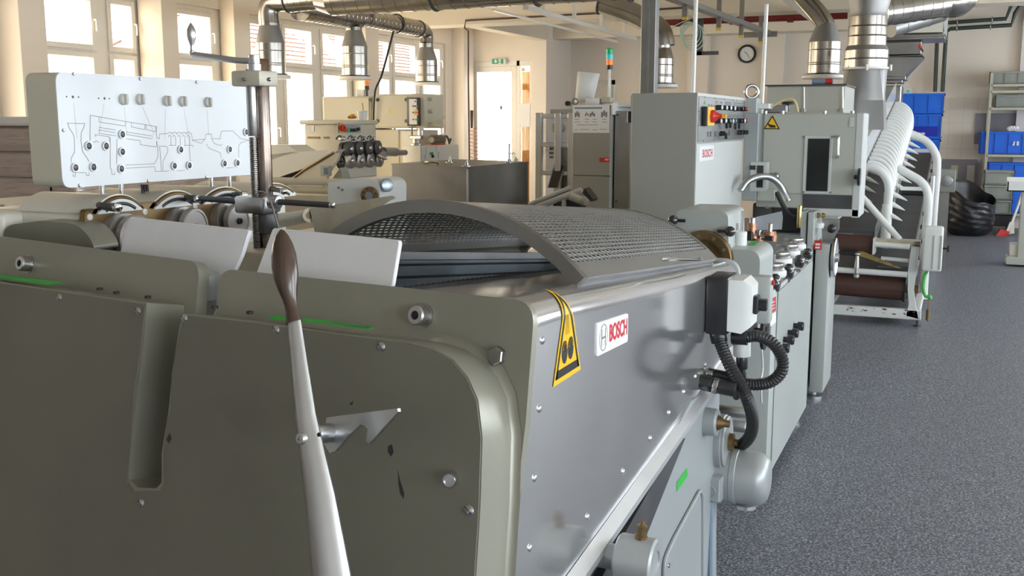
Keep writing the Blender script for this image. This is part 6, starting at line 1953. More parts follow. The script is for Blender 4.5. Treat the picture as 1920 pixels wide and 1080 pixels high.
mk('bottom_rail', MB().box(q(1505, 398).x, hx1 + 0.03, YF0 - 0.004, YF0 + 0.3, q(1550, 405).z, q(1550, 391).z, 0.004, 1), 'cabinet_white', fh)
wf0, wf1 = q(1504, 363), q(1562, 254)
mk('window_frame', MB().box(wf0.x, wf1.x, YF0 - 0.008, YF0, wf0.z, wf1.z, 0.003, 1), 'cabinet_white', fh)
w0, w1 = q(1511, 358, -0.01), q(1556, 260, -0.01)
mk('dark_window', MB().box(w0.x, w1.x, YF0 - 0.011, YF0 - 0.008, w0.z, w1.z), 'smoke', fh)
for x, y in ((1508, 257), (1560, 257), (1506, 360), (1557, 361)):
    mk('screw', MB().lathe(q(x, y, -0.008), (0, -1, 0), [(0, 0.007), (0.004, 0.006), (0.004, 0)], 12), 'steel', fh)
mk('door_handle', MB().tube([q(1573, 256), q(1572.5, 256, -0.03), q(1572, 262, -0.035), q(1571, 290, -0.035), q(1571, 294, -0.03), q(1571, 295)], 0.007, 10, smooth=3), 'chrome', fh)
tri = [q(x, y, -0.001) for x, y in ((1448.5, 216), (1431.5, 242), (1462.5, 242.5))]
ts = mk('warning_sticker', MB().prism(tri, (0, -0.001, 0)), 'black', fh, label='yellow triangular hand hazard sticker')
cen = (tri[0] + tri[1] + tri[2]) / 3
mk('sticker_field', MB().prism([cen + (p - cen) * 1.04 for p in tri], (0, -0.0005, 0)), 'yellow', ts)
mk('sticker_field', MB().prism([cen + (p - cen) * 0.76 + V((0, -0.0014, 0)) for p in tri], (0, -0.0004, 0)), 'yellow', ts)
hs = MB()
hs.box(cen.x - 0.012, cen.x + 0.022, YF0 - 0.0036, YF0 - 0.003, cen.z - 0.018, cen.z - 0.006)
hs.prism([cen + V((-0.03, -0.0022, 0.012)), cen + V((-0.01, -0.0022, 0.0)), cen + V((0.018, -0.0022, -0.004)), cen + V((0.006, -0.0022, -0.01)), cen + V((-0.016, -0.0022, -0.012))], (0, -0.0006, 0))
mk('hand_symbol', hs, 'black', ts)
# column with viewing slots at the left
lc0, lc1 = q(1393, 300, -0.1).x, q(1420, 300, -0.1).x
mk('left_column', MB().box(lc0, lc1, YF0 - 0.1, YF0 + 0.6, q(1400, 376, -0.1).z, q(1400, 212, -0.1).z, 0.004, 1), 'greypaint2', fh)
mk('lower_bracket', MB().box(lc1, q(1453, 350, -0.08).x, YF0 - 0.08, YF0 + 0.1, q(1430, 377, -0.08).z, q(1430, 355, -0.08).z, 0.004, 1), 'cabinet', fh)
for x0, x1, y0, y1, m in ((1407, 1439, 304, 358, 'cabinet_white'), (1419.5, 1433, 310, 351, 'smoke'), (1407, 1418, 310, 318, 'smoke')):
    a, b = q(x0, y1, -0.085), q(x1, y0, -0.085)
    d = 0.004 if m == 'smoke' else 0.0
    mk('slot_frame' if m != 'smoke' else 'slot_window', MB().box(a.x, b.x, YF0 - 0.106 - d, YF0 - 0.1 if m == 'smoke' else YF0 - 0.01, a.z, b.z), m, fh)
mk('knob', MB().lathe(q(1455, 330, -0.0), (0, -1, 0), [(0, 0.022), (0.03, 0.02), (0.036, 0.012), (0.036, 0)], 18), 'steel', fh)
# eye bolt and bracket on top
e0 = q(1408, 190, -0.05)
mk('top_block', MB().box(q(1400, 200, -.05).x, q(1421, 200, -.05).x, YF0 - 0.09, YF0 + 0.05, q(1410, 213, -.05).z, q(1410, 184, -.05).z, 0.004, 1), 'greypaint', fh)
eb = mk('eye_bolt', MB().torus(q(1409.5, 172, -0.05), (0.35, -0.9, 0), 0.036, 0.0105, 32, 12), 'satin', fh)
mk('eye_shank', MB().cyl(q(1408.5, 184, -0.05), q(1408, 190, -0.05), 0.02, 0.028, 18), 'satin', fh)
mk('top_bracket', MB().box(q(1419, 200, .0).x, q(1443, 200, .0).x, YF0 - 0.02, YF0 + 0.3, q(1430, 204).z, q(1430, 194).z, 0.003, 1), 'white', fh)
mk('top_cylinder', MB().box(q(1425, 207).x, q(1470, 207).x, YF0 + 0.1, YF0 + 0.16, ht, q(1440, 200, .1).z + 0.01, 0.006, 1), 'galvd', fh)
mk('hand_knob', MB().lathe(q(1478, 203, 0.2), (0, 0, 1), [(-0.02, 0.008), (0.02, 0.008), (0.022, 0.04), (0.035, 0.042), (0.04, 0.03), (0.04, 0)], 20), 'black', fh)
mk('air_hose', MB().tube([q(1443, 202, .05), q(1455, 195, .05), q(1470, 187, .05), q(1483, 185, .05), q(1492, 193, .05), q(1496, 210, .05)], 0.007, 10), 'cable', fh)
for x in (1435, 1467, 1546, 1598):
    mk('lifting_screw', MB().cyl(q(x, 214, 0.02), q(x, 208, 0.02), 0.012, None, 10), 'steel', fh)
# flexible metal conduit
mk('metal_conduit', MB().tube([q(1388, 358, -0.4), q(1400, 341, -0.36), q(1420, 332, -0.3), q(1442, 332, -0.25), q(1458, 342, -0.22), q(1469, 358, -0.2), q(1478, 377, -0.2)], 0.019, 14, 0.05, 0.008, 8), 'sheet', fh, 60)
# black mechanism below the head
mk('mechanism', MB().box(q(1450, 400, .1).x, q(1507, 400, .1).x, YF0 + 0.03, YF0 + 0.5, 0.95, q(1480, 359, .1).z, 0.02, 3), 'black', fh)
mk('drive_block', MB().box(q(1408, 400).x, q(1450, 400).x, YF0 + 0.05, YF0 + 0.5, 0.9, hbm + 0.02, 0.01, 2), 'darkmetal', fh)
mk('bearing', MB().lathe(q(1441, 384, 0.05), (0, -1, 0), [(0, 0.022), (0.03, 0.022), (0.032, 0.014), (0.032, 0)], 20), 'brass', fh)
mk('mechanism_hose', MB().tube([q(1456, 360, -.05), q(1468, 385, -.05), q(1480, 402, -.05), q(1490, 408, -.05)], 0.014, 10), 'black', fh)
# pillar with red label
mk('pillar', MB().box(q(1523, 600, -.2).x, q(1549, 600, -.2).x, YF0 - 0.2, YF0 + 0.2, 0.05, q(1536, 458, -.2).z, 0.006, 2), 'greypaint', fh)
mk('upper_plate', MB().box(q(1514, 430, -.2).x, q(1526, 430, -.2).x, YF0 - 0.2, YF0 + 0.2, 0.05, q(1520, 398, -.2).z, 0.004, 1).box(q(1500, 430, -.2).x, q(1511, 430, -.2).x, YF0 - 0.18, YF0 + 0.1, 0.9, q(1505, 397, -.2).z, 0.004, 1), 'greypaint', fh)
a, b = q(1526.5, 468, -.203), q(1541, 451, -.203)
rr_ = mk('red_label', MB().box(a.x, b.x, YF0 - 0.205, YF0 - 0.2, a.z, b.z), 'redlabel', fh)
mk('label_text', MB().box(a.x + 0.006, b.x - 0.008, YF0 - 0.206, YF0 - 0.205, a.z + 0.025, a.z + 0.037).box(a.x + 0.006, b.x - 0.008, YF0 - 0.206, YF0 - 0.205, a.z + 0.008, a.z + 0.018), 'white', rr_)
for x, y in ((1532, 404), (1541, 404)):
    mk('brass_nut', MB().lathe(q(x, y, -.15), (1, 0, 0), [(0, 0.016), (0.012, 0.016), (0.014, 0.01), (0.02, 0.01)], 14), 'brass', fh)
mk('clamp_ring', MB().lathe(q(1535, 427, -.1), (0, 0, 1), [(0, 0.03), (0.025, 0.03), (0.03, 0.024), (0.03, 0)], 20), 'white', fh)
c = q(1559, 429, -.1)
kb = mk('ball_knob', MB().ball(c, 0.025, 18), 'black', fh)
mk('knob_rod', MB().cyl(c, q(1541, 426, -.1), 0.008, None, 10), 'chrome', kb)
mk('guide_plate', MB().prism([q(1541, 410, -.05), q(1574, 412, -.05), q(1573, 430, -.05), q(1550, 470, -.05), q(1541, 470, -.05)], (0, 0.02, 0)), 'sheet', fh)
mk('base', MB().box(-1.15, -0.78, YF0 + 0.05, YF0 + 0.7, 0.05, 0.95, 0.01, 1), 'greypaint', fh)
mk('levelling_foot', MB().lathe((-0.70, YF0 - 0.12, 0), (0, 0, 1), [(0, 0.05), (0.014, 0.05), (0.022, 0.018), (0.06, 0.018)], 20), 'satin', fh)
c = q(1608, 332, -.05)
mk('head_knob', MB().lathe(c + V((-0.02, 0, 0)), NX, [(0, 0.012), (0.02, 0.012), (0.022, 0.05), (0.035, 0.05), (0.035, 0)], 20), 'black', fh)
mk('handwheel', MB().lathe(q(1568, 483, -.1) + V((-0.025, 0, 0)), NX, [(-0.06, 0.04), (0, 0.04), (0.002, 0.09), (0.006, 0.113), (0.022, 0.115), (0.026, 0.105), (0.015, 0.085), (0.012, 0.03), (0.04, 0.025), (0.04, 0)], 36), 'satin', fh)

# grey rear housing behind the forming head
q = lambda x, y, d=0.0: aY(x, y, 7.9 + d)
rh = thing('rear_housing', (-0.9, 8.2, 0), 'long grey housing behind the forming machine with white rolls of paper on it', 'machine')
mk('housing', MB().box(q(1436, 200).x, q(1584, 200).x, 7.9, 8.6, 0.9, q(1500, 161).z, 0.008, 1), 'cabinet', rh)
mk('lid', MB().box(q(1434, 200).x, q(1586, 200).x, 7.88, 8.62, q(1500, 161).z, q(1500, 158.5).z), 'darkmetal', rh)
mk('base', MB().box(-1.25, -0.95, 7.95, 8.5, 0.0, 0.9), 'cabinet', rh)
for x in (1508, 1580):
    mk('clamp_rod', MB().cyl(q(x, 208, -.02), q(x, 163, -.02), 0.005, None, 8).lathe(q(x - 1, 210, -.02), (0, 0, 1), [(0, 0.02), (0.03, 0.012), (0.03, 0)], 12), 'satin', rh)
a, b = q(1523, 156, 0.1), q(1562, 155, 0.1)
a.z = b.z = q(1500, 158.5).z + 0.022
pr_ = thing('paper_roll', (a + b) / 2, 'rolled white and red paper lying on the grey housing under the duct drop', 'paper roll')
mk('roll', MB().cyl(a, b, 0.021, None, 16), 'inkblue', pr_)
mk('red_end', MB().cyl(a.lerp(b, 0.65), a.lerp(b, 0.97), 0.022, None, 16), 'redlabel', pr_)
mk('roll_opening', MB().cyl(a - (b - a) * 0.01, a + (b - a) * 0.02, 0.016, None, 16), 'black', pr_)
# ================================================================ large duct over the conveyor head
DX, DY = -0.72, 8.9
ld_ = thing('duct', (DX, DY, 1.5), 'large round duct with flange ring leading down into the grey hood behind the forming machine', 'duct')
dz = lambda py: aY(1623, py, DY).z
def rings(z0, z1, r, n):
    pr = [(z0, r)]
    for k in range(1, n):
        z = z0 + (z1 - z0) * k / n
        pr += [(z - 0.006, r), (z, r + 0.005), (z + 0.006, r)]
    return pr + [(z1, r)]
mk('collar', MB().lathe((DX, DY, 0), (0, 0, 1), rings(dz(127), dz(95), 0.168, 2), 44), 'galv', ld_, 25)
mk('reducer', MB().lathe((DX, DY, 0), (0, 0, 1), [(dz(95), 0.168), (dz(86), 0.148)], 44), 'galvd', ld_, 25)
mk('pipe', MB().lathe((DX, DY, 0), (0, 0, 1), rings(dz(86), dz(32), 0.146, 3), 44), 'galv', ld_, 25)
mk('tee', MB().lathe((DX, DY, 0), (0, 0, 1), [(dz(32), 0.148), (dz(24), 0.142), (dz(0), 0.165), (dz(0) + 0.25, 0.18), (ZC, 0.18)], 44), 'galvd', ld_, 25)
fl = MB().lathe((DX, DY, 0), (0, 0, 1), [(dz(131), 0.17), (dz(131), 0.196), (dz(127), 0.196), (dz(127), 0.17)], 44)
for a in (-2.6, -1.45, -0.35):
    q = V((DX + 0.205 * math.cos(a), DY + 0.205 * math.sin(a), dz(129)))
    fl.cyl(q + V((0, 0, -0.02)), q + V((0, 0, 0.025)), 0.01, None, 8)
mk('flange', fl, 'frame', ld_)
N = 40
def circ(r, z):
    return [V((DX + r * math.cos(2 * math.pi * k / N - math.pi * 0.75), DY + r * math.sin(2 * math.pi * k / N - math.pi * 0.75), z)) for k in range(N)]
def rect(x0, x1, y0, y1, z):
    c = [V((x0, y0, z)), V((x1, y0, z)), V((x1, y1, z)), V((x0, y1, z))]
    out = []
    for s in range(4):
        for k in range(N // 4):
            out.append(c[s].lerp(c[(s + 1) % 4], k / (N // 4)))
    return out
zA, zB = dz(131), dz(160)
mk('transition', MB().loft([circ(0.166, zA), rect(-0.885, -0.565, 8.735, 9.05, zB - 0.12)], True), 'sheet', ld_, 30)
mk('hood_box', MB().loft([rect(-0.885, -0.565, 8.735, 9.05, zB - 0.12), rect(-0.89, -0.545, 8.73, 9.06, 1.545)], True), 'sheet', ld_, 30)
d2 = thing('duct', (-0.4, 10.5, 2.6), 'wide spiral duct joining the large round duct from the right', 'duct')
ridged(aY(1648, 22, 10.2), aY(1772, 4, 10.7), 0.135, 0.11, 'galv', 'pipe', d2)
a = aY(1772, 4, 10.7)
mk('elbow', MB().tube([a, a + V((0.10, 0.03, 0.0)), a + V((0.17, 0.05, 0.08)), a + V((0.19, 0.06, 0.25)), (a.x + 0.19, a.y + 0.06, ZC)], 0.137, 28, smooth=5), 'galv', d2, 30)
mk('joint', MB().torus(a, (1, 0.2, 0.03), 0.137, 0.009, 30, 8), 'darkmetal', d2)
d3 = thing('duct', (-0.4, 11.4, 2.5), 'darker duct behind and below the wide spiral duct', 'duct')
ridged(aY(1668, 52, 11.2), aY(1765, 22, 11.6), 0.10, 0.3, 'galvd', 'pipe', d3)
mk('hanger', MB().cyl(aY(1700, 40, 11.3), aY(1700, 40, 11.3) + V((0, 0, 1.0)), 0.008, None, 8), 'galvd', d3)
# weighing hopper on its frame
hq_ = lambda x, y, d=0.0: aY(x, y, 14.0 + d)
ho = thing('hopper', (-0.5, 14.3, 0), 'grey stainless hopper standing behind the conveyor under the ducts', 'hopper')
def hbox(x0, x1, y0, y1, d0, d1, name, m='sheet', bev=0.004):
    a, b = hq_(x0, y1, d0), hq_(x1, y0, d0)
    return mk(name, MB().box(a.x, b.x, 14 + d0, 14 + d1, a.z, b.z, bev, 1), m, ho)
hbox(1650, 1775, 63, 72, 0, 0.7, 'rim')
hbox(1650, 1772, 68, 76, -0.02, 0.72, 'rim')
hbox(1650, 1728, 78, 103, 0.02, 0.6, 'bin')
hbox(1650, 1732, 103, 107, 0.0, 0.62, 'bin_rim')
t0, t1, t2, t3 = hq_(1640, 107), hq_(1730, 107), hq_(1696, 143), hq_(1640, 143)
mk('funnel', MB().prism([t0, t1, t2, t3], (0, 0.6, 0)), 'sheet', ho)
hbox(1640, 1698, 143, 150, -0.01, 0.6, 'outlet')
hbox(1640, 1692, 150, 156, 0.02, 0.5, 'outlet', 'sheet')
a = hq_(1690, 160)
mk('stand', MB().box(-0.90, a.x, 14.05, 14.6, 0, a.z, 0.01, 1), 'sheet', ho)
mk('upper_cone', MB().prism([hq_(1686, 62), hq_(1770, 60), hq_(1769, 34)], (0, 0.3, 0)), 'creamwhite', ho)
mk('post', MB().box(hq_(1768, 60).x, hq_(1776, 60).x, 14.0, 14.05, hq_(1770, 64).z, ZC), 'white', ho)
lvh = mk('lever', MB().cyl(hq_(1724, 84, -.02), hq_(1726, 91, -.02), 0.02, 0.016, 12), 'red', ho)
mk('lever_rod', MB().cyl(hq_(1726, 90, -.02), hq_(1731, 97, -.02), 0.01, None, 8), 'black', lvh)
q = aY(1580, 12, 16.85)
el = thing('exit_sign', q, 'small teal and white hanging sign left of the large round duct', 'sign')
mk('housing', MB().box(q.x - 0.06, q.x + 0.06, 16.82, 16.9, q.z - 0.085, q.z + 0.1, 0.01, 1), 'signgreen', el)
mk('sign_face', MB().prism([V((q.x + x, 16.818, q.z + z)) for x, z in ((0.0, -0.05), (0.045, -0.05), (0.045, 0.07), (0.015, 0.07), (0.02, 0.02))], (0, -0.003, 0)), 'white', el)

# ================================================================ cooling conveyor
YV = 8.7
def cvp(x, y, d=0.0):
    return aY(x, y, YV + d)
SL = 0.158
cv = thing('cooling_conveyor', (-0.6, 10.5, 0), 'white cooling conveyor with a curved row of air pipes over two inclined dark belts', 'conveyor')
a, b = cvp(1545, 590), cvp(1724, 606)
fr_rail = mk('bottom_rail', MB().box(-0.96, -0.19, YV, YV + 0.07, 0.055, 0.135, 0.006, 1), 'white', cv)
rs_ = MB()
for k in range(26):
    x = random.uniform(-0.75, -0.22); z = random.uniform(0.09, 0.13)
    rs_.obox((x, YV - 0.0006, z), (1, 0, 0), (0, 1, 0), (0, 0, 1), random.uniform(0.006, 0.03), 0.001, random.uniform(0.003, 0.010))
mk('rust_chips', rs_, 'bronze', cv)
for x in (-0.215, -0.9):
    mk('foot', MB().lathe((x, YV + 0.035, 0), (0, 0, 1), [(0, 0.03), (0.01, 0.03), (0.016, 0.01), (0.06, 0.01)], 16), 'darkmetal', cv)
mk('floor_frame', MB().box(-0.26, -0.2, YV + 0.07, 12.6, 0.06, 0.13, 0.006, 1).box(-0.96, -0.9, YV + 0.07, 12.6, 0.06, 0.13, 0.006, 1), 'white', cv)
pp_ = [cvp(x, y) for x, y in ((1699, 592), (1722, 598), (1717, 575), (1713, 545), (1717, 520), (1722, 480), (1725, 452), (1710, 452), (1706, 480), (1702, 512), (1702, 545), (1704, 570))]
mk('right_post', MB().prism(pp_, (0, 0.06, 0)), 'white', cv, 30)
mk('upper_rail', MB().box(cvp(1640, 460).x, cvp(1726, 460).x, YV, YV + 0.12, cvp(1680, 463).z, cvp(1680, 450).z, 0.006, 1), 'silver_dirty', cv)
mk('roller_end_plate', MB().box(cvp(1637, 460).x, cvp(1641, 460).x, YV - 0.04, YV + 0.15, cvp(1640, 476).z, cvp(1640, 446).z), 'white', cv)
def rod(p, q, r, d=0.0, m='white', name='cross_rod'):
    return mk(name, MB().cyl(cvp(*p, d), cvp(*q, d), r, None, 16), m, cv)
rod((1641, 458), (1706, 463), 0.022, -0.02)
rod((1652, 484), (1704, 489), 0.016, 0.05)
rod((1545, 504), (1701, 515), 0.024, -0.02)
rod((1553, 455), (1637, 462), 0.082, 0.10, 'beltroll', 'belt_roll')
rod((1545, 529), (1696, 541), 0.098, 0.14, 'beltroll', 'belt_roll')
mk('roll_rim', MB().cyl(cvp(1694, 541, 0.14), cvp(1698, 541.3, 0.14), 0.11, None, 28), 'black', cv)
mk('roll_shaft', MB().cyl(cvp(1698, 541, 0.14), cvp(1722, 543, 0.14), 0.035, None, 14), 'bronze', cv)
# flat drive band and its tension clamp
mk('drive_band', MB().prism([cvp(1560, 462, .03), cvp(1600, 465, .03), cvp(1622, 473, .03), cvp(1690, 503, .03), cvp(1682, 503, .03), cvp(1612, 480, .03), cvp(1560, 470, .03)], (0, 0.01, 0)), 'brass', cv)
mk('band_clamp', MB().box(cvp(1574, 475, -.03).x, cvp(1608, 475, -.03).x, YV - 0.04, YV + 0.01, cvp(1590, 479, -.03).z, cvp(1590, 470, -.03).z, 0.004, 1), 'black', cv)
mk('tension_screw', MB().lathe(cvp(1606, 517, -.05), (0, 0, 1), [(-0.02, 0.01), (-0.01, 0.024), (0.012, 0.024), (0.02, 0.012), (0.06, 0.012), (0.062, 0.02), (0.1, 0.018), (0.16, 0.012), (0.17, 0.024), (0.185, 0.024)], 16), 'satin', cv)
# belts
def lane(x0, x1, y0, z0, y1, name):
    dz_ = (y1 - y0) * SL
    mk(name, MB().loft([[V((x0, y0, z0)), V((x1, y0, z0)), V((x1, y0, z0 - 0.02)), V((x0, y0, z0 - 0.02))], [V((x0, y1, z0 + dz_)), V((x1, y1, z0 + dz_)), V((x1, y1, z0 + dz_ - 0.02)), V((x0, y1, z0 + dz_ - 0.02))]]), 'belt', cv)
lane(-0.94, -0.575, YV + 0.1, 0.735, 13.2, 'left_belt')
lane(-0.54, -0.285, YV + 0.05, 0.47, 13.6, 'right_belt')
mk('under_belt', MB().loft([[V((-0.92, YV + 0.14, 0.20)), V((-0.3, YV + 0.14, 0.20))], [V((-0.92, 13.2, 0.45)), V((-0.3, 13.2, 0.45))]], False, False).loft([[V((-0.92, YV + 0.14, 0.385)), V((-0.3, YV + 0.14, 0.385))], [V((-0.92, 13.2, 0.62)), V((-0.3, 13.2, 0.62))]], False, False), 'belt', cv)
def slope_bar(x0, x1, ya, yb, za, h, name, m):
    return mk(name, MB().loft([[V((x0, y, z)), V((x1, y, z)), V((x1, y, z + h)), V((x0, y, z + h))] for y, z in ((ya, za), (yb, za + (yb - ya) * SL))]), m, cv)
slope_bar(-0.285, -0.272, YV + 0.05, 13.6, 0.44, 0.09, 'side_rail', 'sheet')
slope_bar(-0.272, -0.24, YV + 0.05, 13.6, 0.40, 0.03, 'side_rail', 'satin')
slope_bar(-0.575, -0.56, YV + 0.08, 13.2, 0.68, 0.09, 'side_rail', 'sheet')
for k in range(9):
    y = YV + 0.3 + 0.5 * k
    z = 0.47 + (y - YV) * SL
    mk('rail_bolt', MB().cyl((-0.272, y, z), (-0.235, y, z), 0.02, None, 12), 'darkmetal', cv)
# air pipe hood
XSP = -0.70
NR = 21
Y_A, Y_B = 8.92, 12.5
for k in range(NR):
    y = Y_A + (Y_B - Y_A) * k / (NR - 1)
    z = 1.235 + (y - Y_A) * SL
    pts = [(XSP, y, z), (XSP + 0.05, y, z + 0.012), (XSP + 0.12, y, z - 0.012), (XSP + 0.18, y, z - 0.075), (XSP + 0.205, y, z - 0.16), (XSP + 0.205, y, z - 0.27)]
    if k == 0:
        pts = pts[:-1] + [(XSP + 0.205, y, z - 0.3), (XSP + 0.20, y, z - 0.64)]
    mk('air_pipe', MB().tube(pts, 0.021 if k else 0.033, 14, smooth=4), 'white', cv)
    mk('pipe_collar', MB().cyl((XSP - 0.02, y, z - 0.003), (XSP + 0.02, y, z + 0.004), 0.026, None, 14), 'galvd', cv)
    for xo, zo in (((-0.755, -0.30), (-0.495, -0.36)) if k % 2 == 0 else ()):
        c = V((xo, y, z + zo))
        mk('air_nozzle', MB().lathe(c, (0.9, -0.15, -0.42), [(0, 0.020), (0.03, 0.021), (0.10, 0.010), (0.13, 0.003)], 12), 'white', cv)
def vplate(x, w, ya, yb, za, h, name, m):
    return mk(name, MB().loft([[V((x - w / 2, y, z)), V((x + w / 2, y, z)), V((x + w / 2, y, z + h)), V((x - w / 2, y, z + h))] for y, z in ((ya, za), (yb, za + (yb - ya) * SL))]), m, cv)
vplate(-0.515, 0.035, Y_A + 0.02, Y_B + 0.1, 0.83, 0.20, 'nozzle_bar', 'white')
vplate(-0.78, 0.03, Y_A - 0.05, Y_B + 0.1, 0.90, 0.33, 'nozzle_bar', 'white')
for k in range(26):
    y = Y_A + 0.05 + (Y_B - Y_A) * k / 26
    mk('bar_screw', MB().cyl((-0.4985, y, 0.87 + (y - Y_A) * SL), (-0.494, y, 0.87 + (y - Y_A) * SL), 0.009, None, 8), 'darkmetal', cv)
vplate(XSP - 0.035, 0.05, Y_A - 0.05, Y_B + 0.1, 1.19, 0.09, 'manifold', 'frame')
vplate(XSP + 0.012, 0.005, Y_A - 0.25, Y_B + 0.15, 1.235, 0.19, 'splash_sheet', 'acryl')
mk('front_post', MB().tube([V((XSP + 0.20, Y_A, 0.62)), V((XSP + 0.20, Y_A, 0.95))], 0.04, 14), 'white', cv)
mk('diagonal_brace', MB().cyl(cvp(1604, 355, 0.1), cvp(1687, 450, 0.05), 0.026, None, 14), 'white', cv)
# bent pipe legs
mk('pipe_leg', MB().tube([aY(1682, 314, 9.7), aY(1705, 327, 9.7), aY(1727, 341, 9.7), aY(1739, 362, 9.7), aY(1740, 400, 9.7), aY(1736, 440, 9.7), aY(1734, 500, 9.7), aY(1731, 560, 9.7)], 0.036, 16, smooth=5), 'white', cv)
mk('pipe_leg', MB().tube([aY(1706, 250, 12.2), aY(1735, 264, 12.2), aY(1752, 285, 12.2), aY(1757, 310, 12.2), aY(1752, 380, 12.2), aY(1748, 440, 12.2), aY(1745, 495, 12.2)], 0.042, 16, smooth=5), 'white', cv)
mk('leg_bar', MB().box(aY(1688, 352, 9.7).x, aY(1732, 352, 9.7).x, 9.68, 9.72, aY(1700, 357, 9.7).z, aY(1700, 350, 9.7).z, 0.004, 1), 'white', cv)
mk('leg_bar', MB().box(aY(1712, 283, 12.2).x, aY(1748, 283, 12.2).x, 12.18, 12.22, aY(1730, 286, 12.2).z, aY(1730, 279, 12.2).z, 0.004, 1), 'cabinet_white', cv)
mk('rear_roller', MB().cyl(aY(1690, 361, 9.75), aY(1736, 363, 9.75), 0.022, None, 14), 'black', cv)
mk('rear_stay', MB().cyl(aY(1750, 330, 11.0), aY(1743, 430, 11.0), 0.02, None, 12), 'satin', cv)
# control box with hose
bx0, bx1 = cvp(1727, 508, -.1), cvp(1770, 427, -.1)
cbx = mk('control_box', MB().box(bx0.x, bx1.x, YV - 0.12, YV + 0.06, bx0.z, bx1.z, 0.018, 3), 'white', cv, label='white rounded control box')
mk('box_ridge', MB().box(bx0.x + 0.075, bx0.x + 0.083, YV - 0.126, YV - 0.12, bx0.z + 0.02, bx1.z - 0.06).box(bx0.x + 0.125, bx0.x + 0.137, YV - 0.126, YV - 0.12, bx0.z + 0.02, bx1.z - 0.06), 'cabinet', cbx)
c = cvp(1770, 466, -.05)
mk('box_knob', MB().lathe(c, NX, [(-0.01, 0.008), (0.02, 0.008), (0.022, 0.026), (0.036, 0.026), (0.036, 0)], 16), 'black', cbx)
mk('drain_hose', MB().tube([cvp(1738, 508, -.05), cvp(1733, 520, -.05), cvp(1731, 540, -.05), cvp(1736, 556, -.05), cvp(1743, 555, -.05), cvp(1745, 561, -.05)], 0.013, 10), 'green', cv)
mk('weight', MB().cyl(cvp(1741, 561, -.05), cvp(1740, 580, -.05), 0.004, None, 8).lathe(cvp(1739, 602, -.05), (0, 0, 1), [(0, 0.005), (0.01, 0.016), (0.09, 0.016), (0.1, 0.005)], 12), 'bronze', cv)
# clear box with round dial farther along
a, b = aY(1757, 360, 13.6), aY(1793, 319, 13.6)
gx = thing('drive_guard', ((a.x + b.x) / 2, 13.7, 0), 'grey clear-fronted drive box with round disc beside the conveyor', 'machine guard')
mk('guard_box', MB().box(a.x, b.x, 13.6, 13.9, a.z, b.z, 0.006, 1), 'greycrate', gx)
c = (a + b) / 2
mk('disc', MB().lathe(V((c.x, 13.598, c.z)), (0, -1, 0), [(0, 0.07), (0.006, 0.065), (0.01, 0.02), (0.01, 0)], 24), 'sheet', gx)
mk('stand', MB().box(a.x + 0.02, b.x - 0.06, 13.65, 13.85, 0, a.z), 'galvd', gx)

# ================================================================ crates, rack and things at the far right
def crate(name, x0, x1, y0, y1, z0, z1, m, label, group=None, ribs=3, rim=0.02):
    t = thing(name, ((x0 + x1) / 2, (y0 + y1) / 2, z0), label, 'crate', group)
    w = 0.006
    b = MB()
    i = 0.018
    b.box(x0 + i, x1 - i, y0 + i, y0 + i + w, z0, z1).box(x0 + i, x1 - i, y1 - i - w, y1 - i, z0, z1)
    b.box(x0 + i, x0 + i + w, y0 + i, y1 - i, z0, z1).box(x1 - i - w, x1 - i, y0 + i, y1 - i, z0, z1)
    b.box(x0 + i, x1 - i, y0 + i, y1 - i, z0, z0 + w)
    mk('bin', b, m, t)
    r = MB()
    for (a0, a1, b0, b1) in ((x0, x1, y0, y0 + rim), (x0, x1, y1 - rim, y1), (x0, x0 + rim, y0, y1), (x1 - rim, x1, y0, y1)):
        r.box(a0, a1, b0, b1, z1 - 0.03, z1, 0.003, 1)
        r.box(a0 + 0.006 * (a0 == x0), a1, b0, b1, z0 + 0.028, z0 + 0.036)
    mk('rim', r, m, t)
    rr = MB()
    for k in range(ribs + 1):
        x = x0 + 0.03 + (x1 - x0 - 0.06) * k / ribs
        rr.box(x - 0.006, x + 0.006, y0 + 0.002, y0 + i, z0 + 0.01, z1 - 0.02)
        y = y0 + 0.03 + (y1 - y0 - 0.06) * k / ribs
        rr.box(x0 + 0.002, x0 + i, y - 0.006, y + 0.006, z0 + 0.01, z1 - 0.02)
    mk('ribs', rr, m, t)
    return t
Y_C = 16.4
q = lambda x, y: aY(x, y, Y_C)
X0, X1 = q(1686, 190).x, q(1772, 190).x
zc0, zc1, zc2, zc3 = q(1730, 175).z, q(1730, 214).z, q(1730, 262).z, q(1730, 297).z
crate('stacking_crate', X0, X1, Y_C, Y_C + 0.4, zc1 + 0.002, zc0, 'blue', 'wide blue plastic crate on top of the crate stack behind the conveyor', 'blue crates behind the conveyor')
c2 = crate('stacking_crate', X0 + 0.1, X1 - 0.015, Y_C, Y_C + 0.4, zc2 + 0.002, zc1, 'blue', 'middle blue crate of the stack behind the conveyor, with darker label strip', 'blue crates behind the conveyor')
a, b = q(1712, 255), q(1759, 237)
lh = mk('label_strip', MB().box(a.x, b.x, Y_C - 0.012, Y_C + 0.002, a.z, b.z, 0.003, 1), 'blued', c2)
mk('label_text', MB().box(a.x + 0.03, a.x + 0.10, Y_C - 0.014, Y_C - 0.012, a.z + 0.022, a.z + 0.05).box(a.x + 0.11, a.x + 0.16, Y_C - 0.014, Y_C - 0.012, a.z + 0.022, a.z + 0.05), 'white', lh)
crate('stacking_crate', X0 + 0.08, X1 - 0.02, Y_C, Y_C + 0.4, zc3, zc2, 'blue', 'lowest blue crate of the stack behind the conveyor', 'blue crates behind the conveyor')
tb = MB().box(X0, X1, Y_C - 0.02, Y_C + 0.45, zc3 - 0.05, zc3 - 0.002, 0.006, 1)
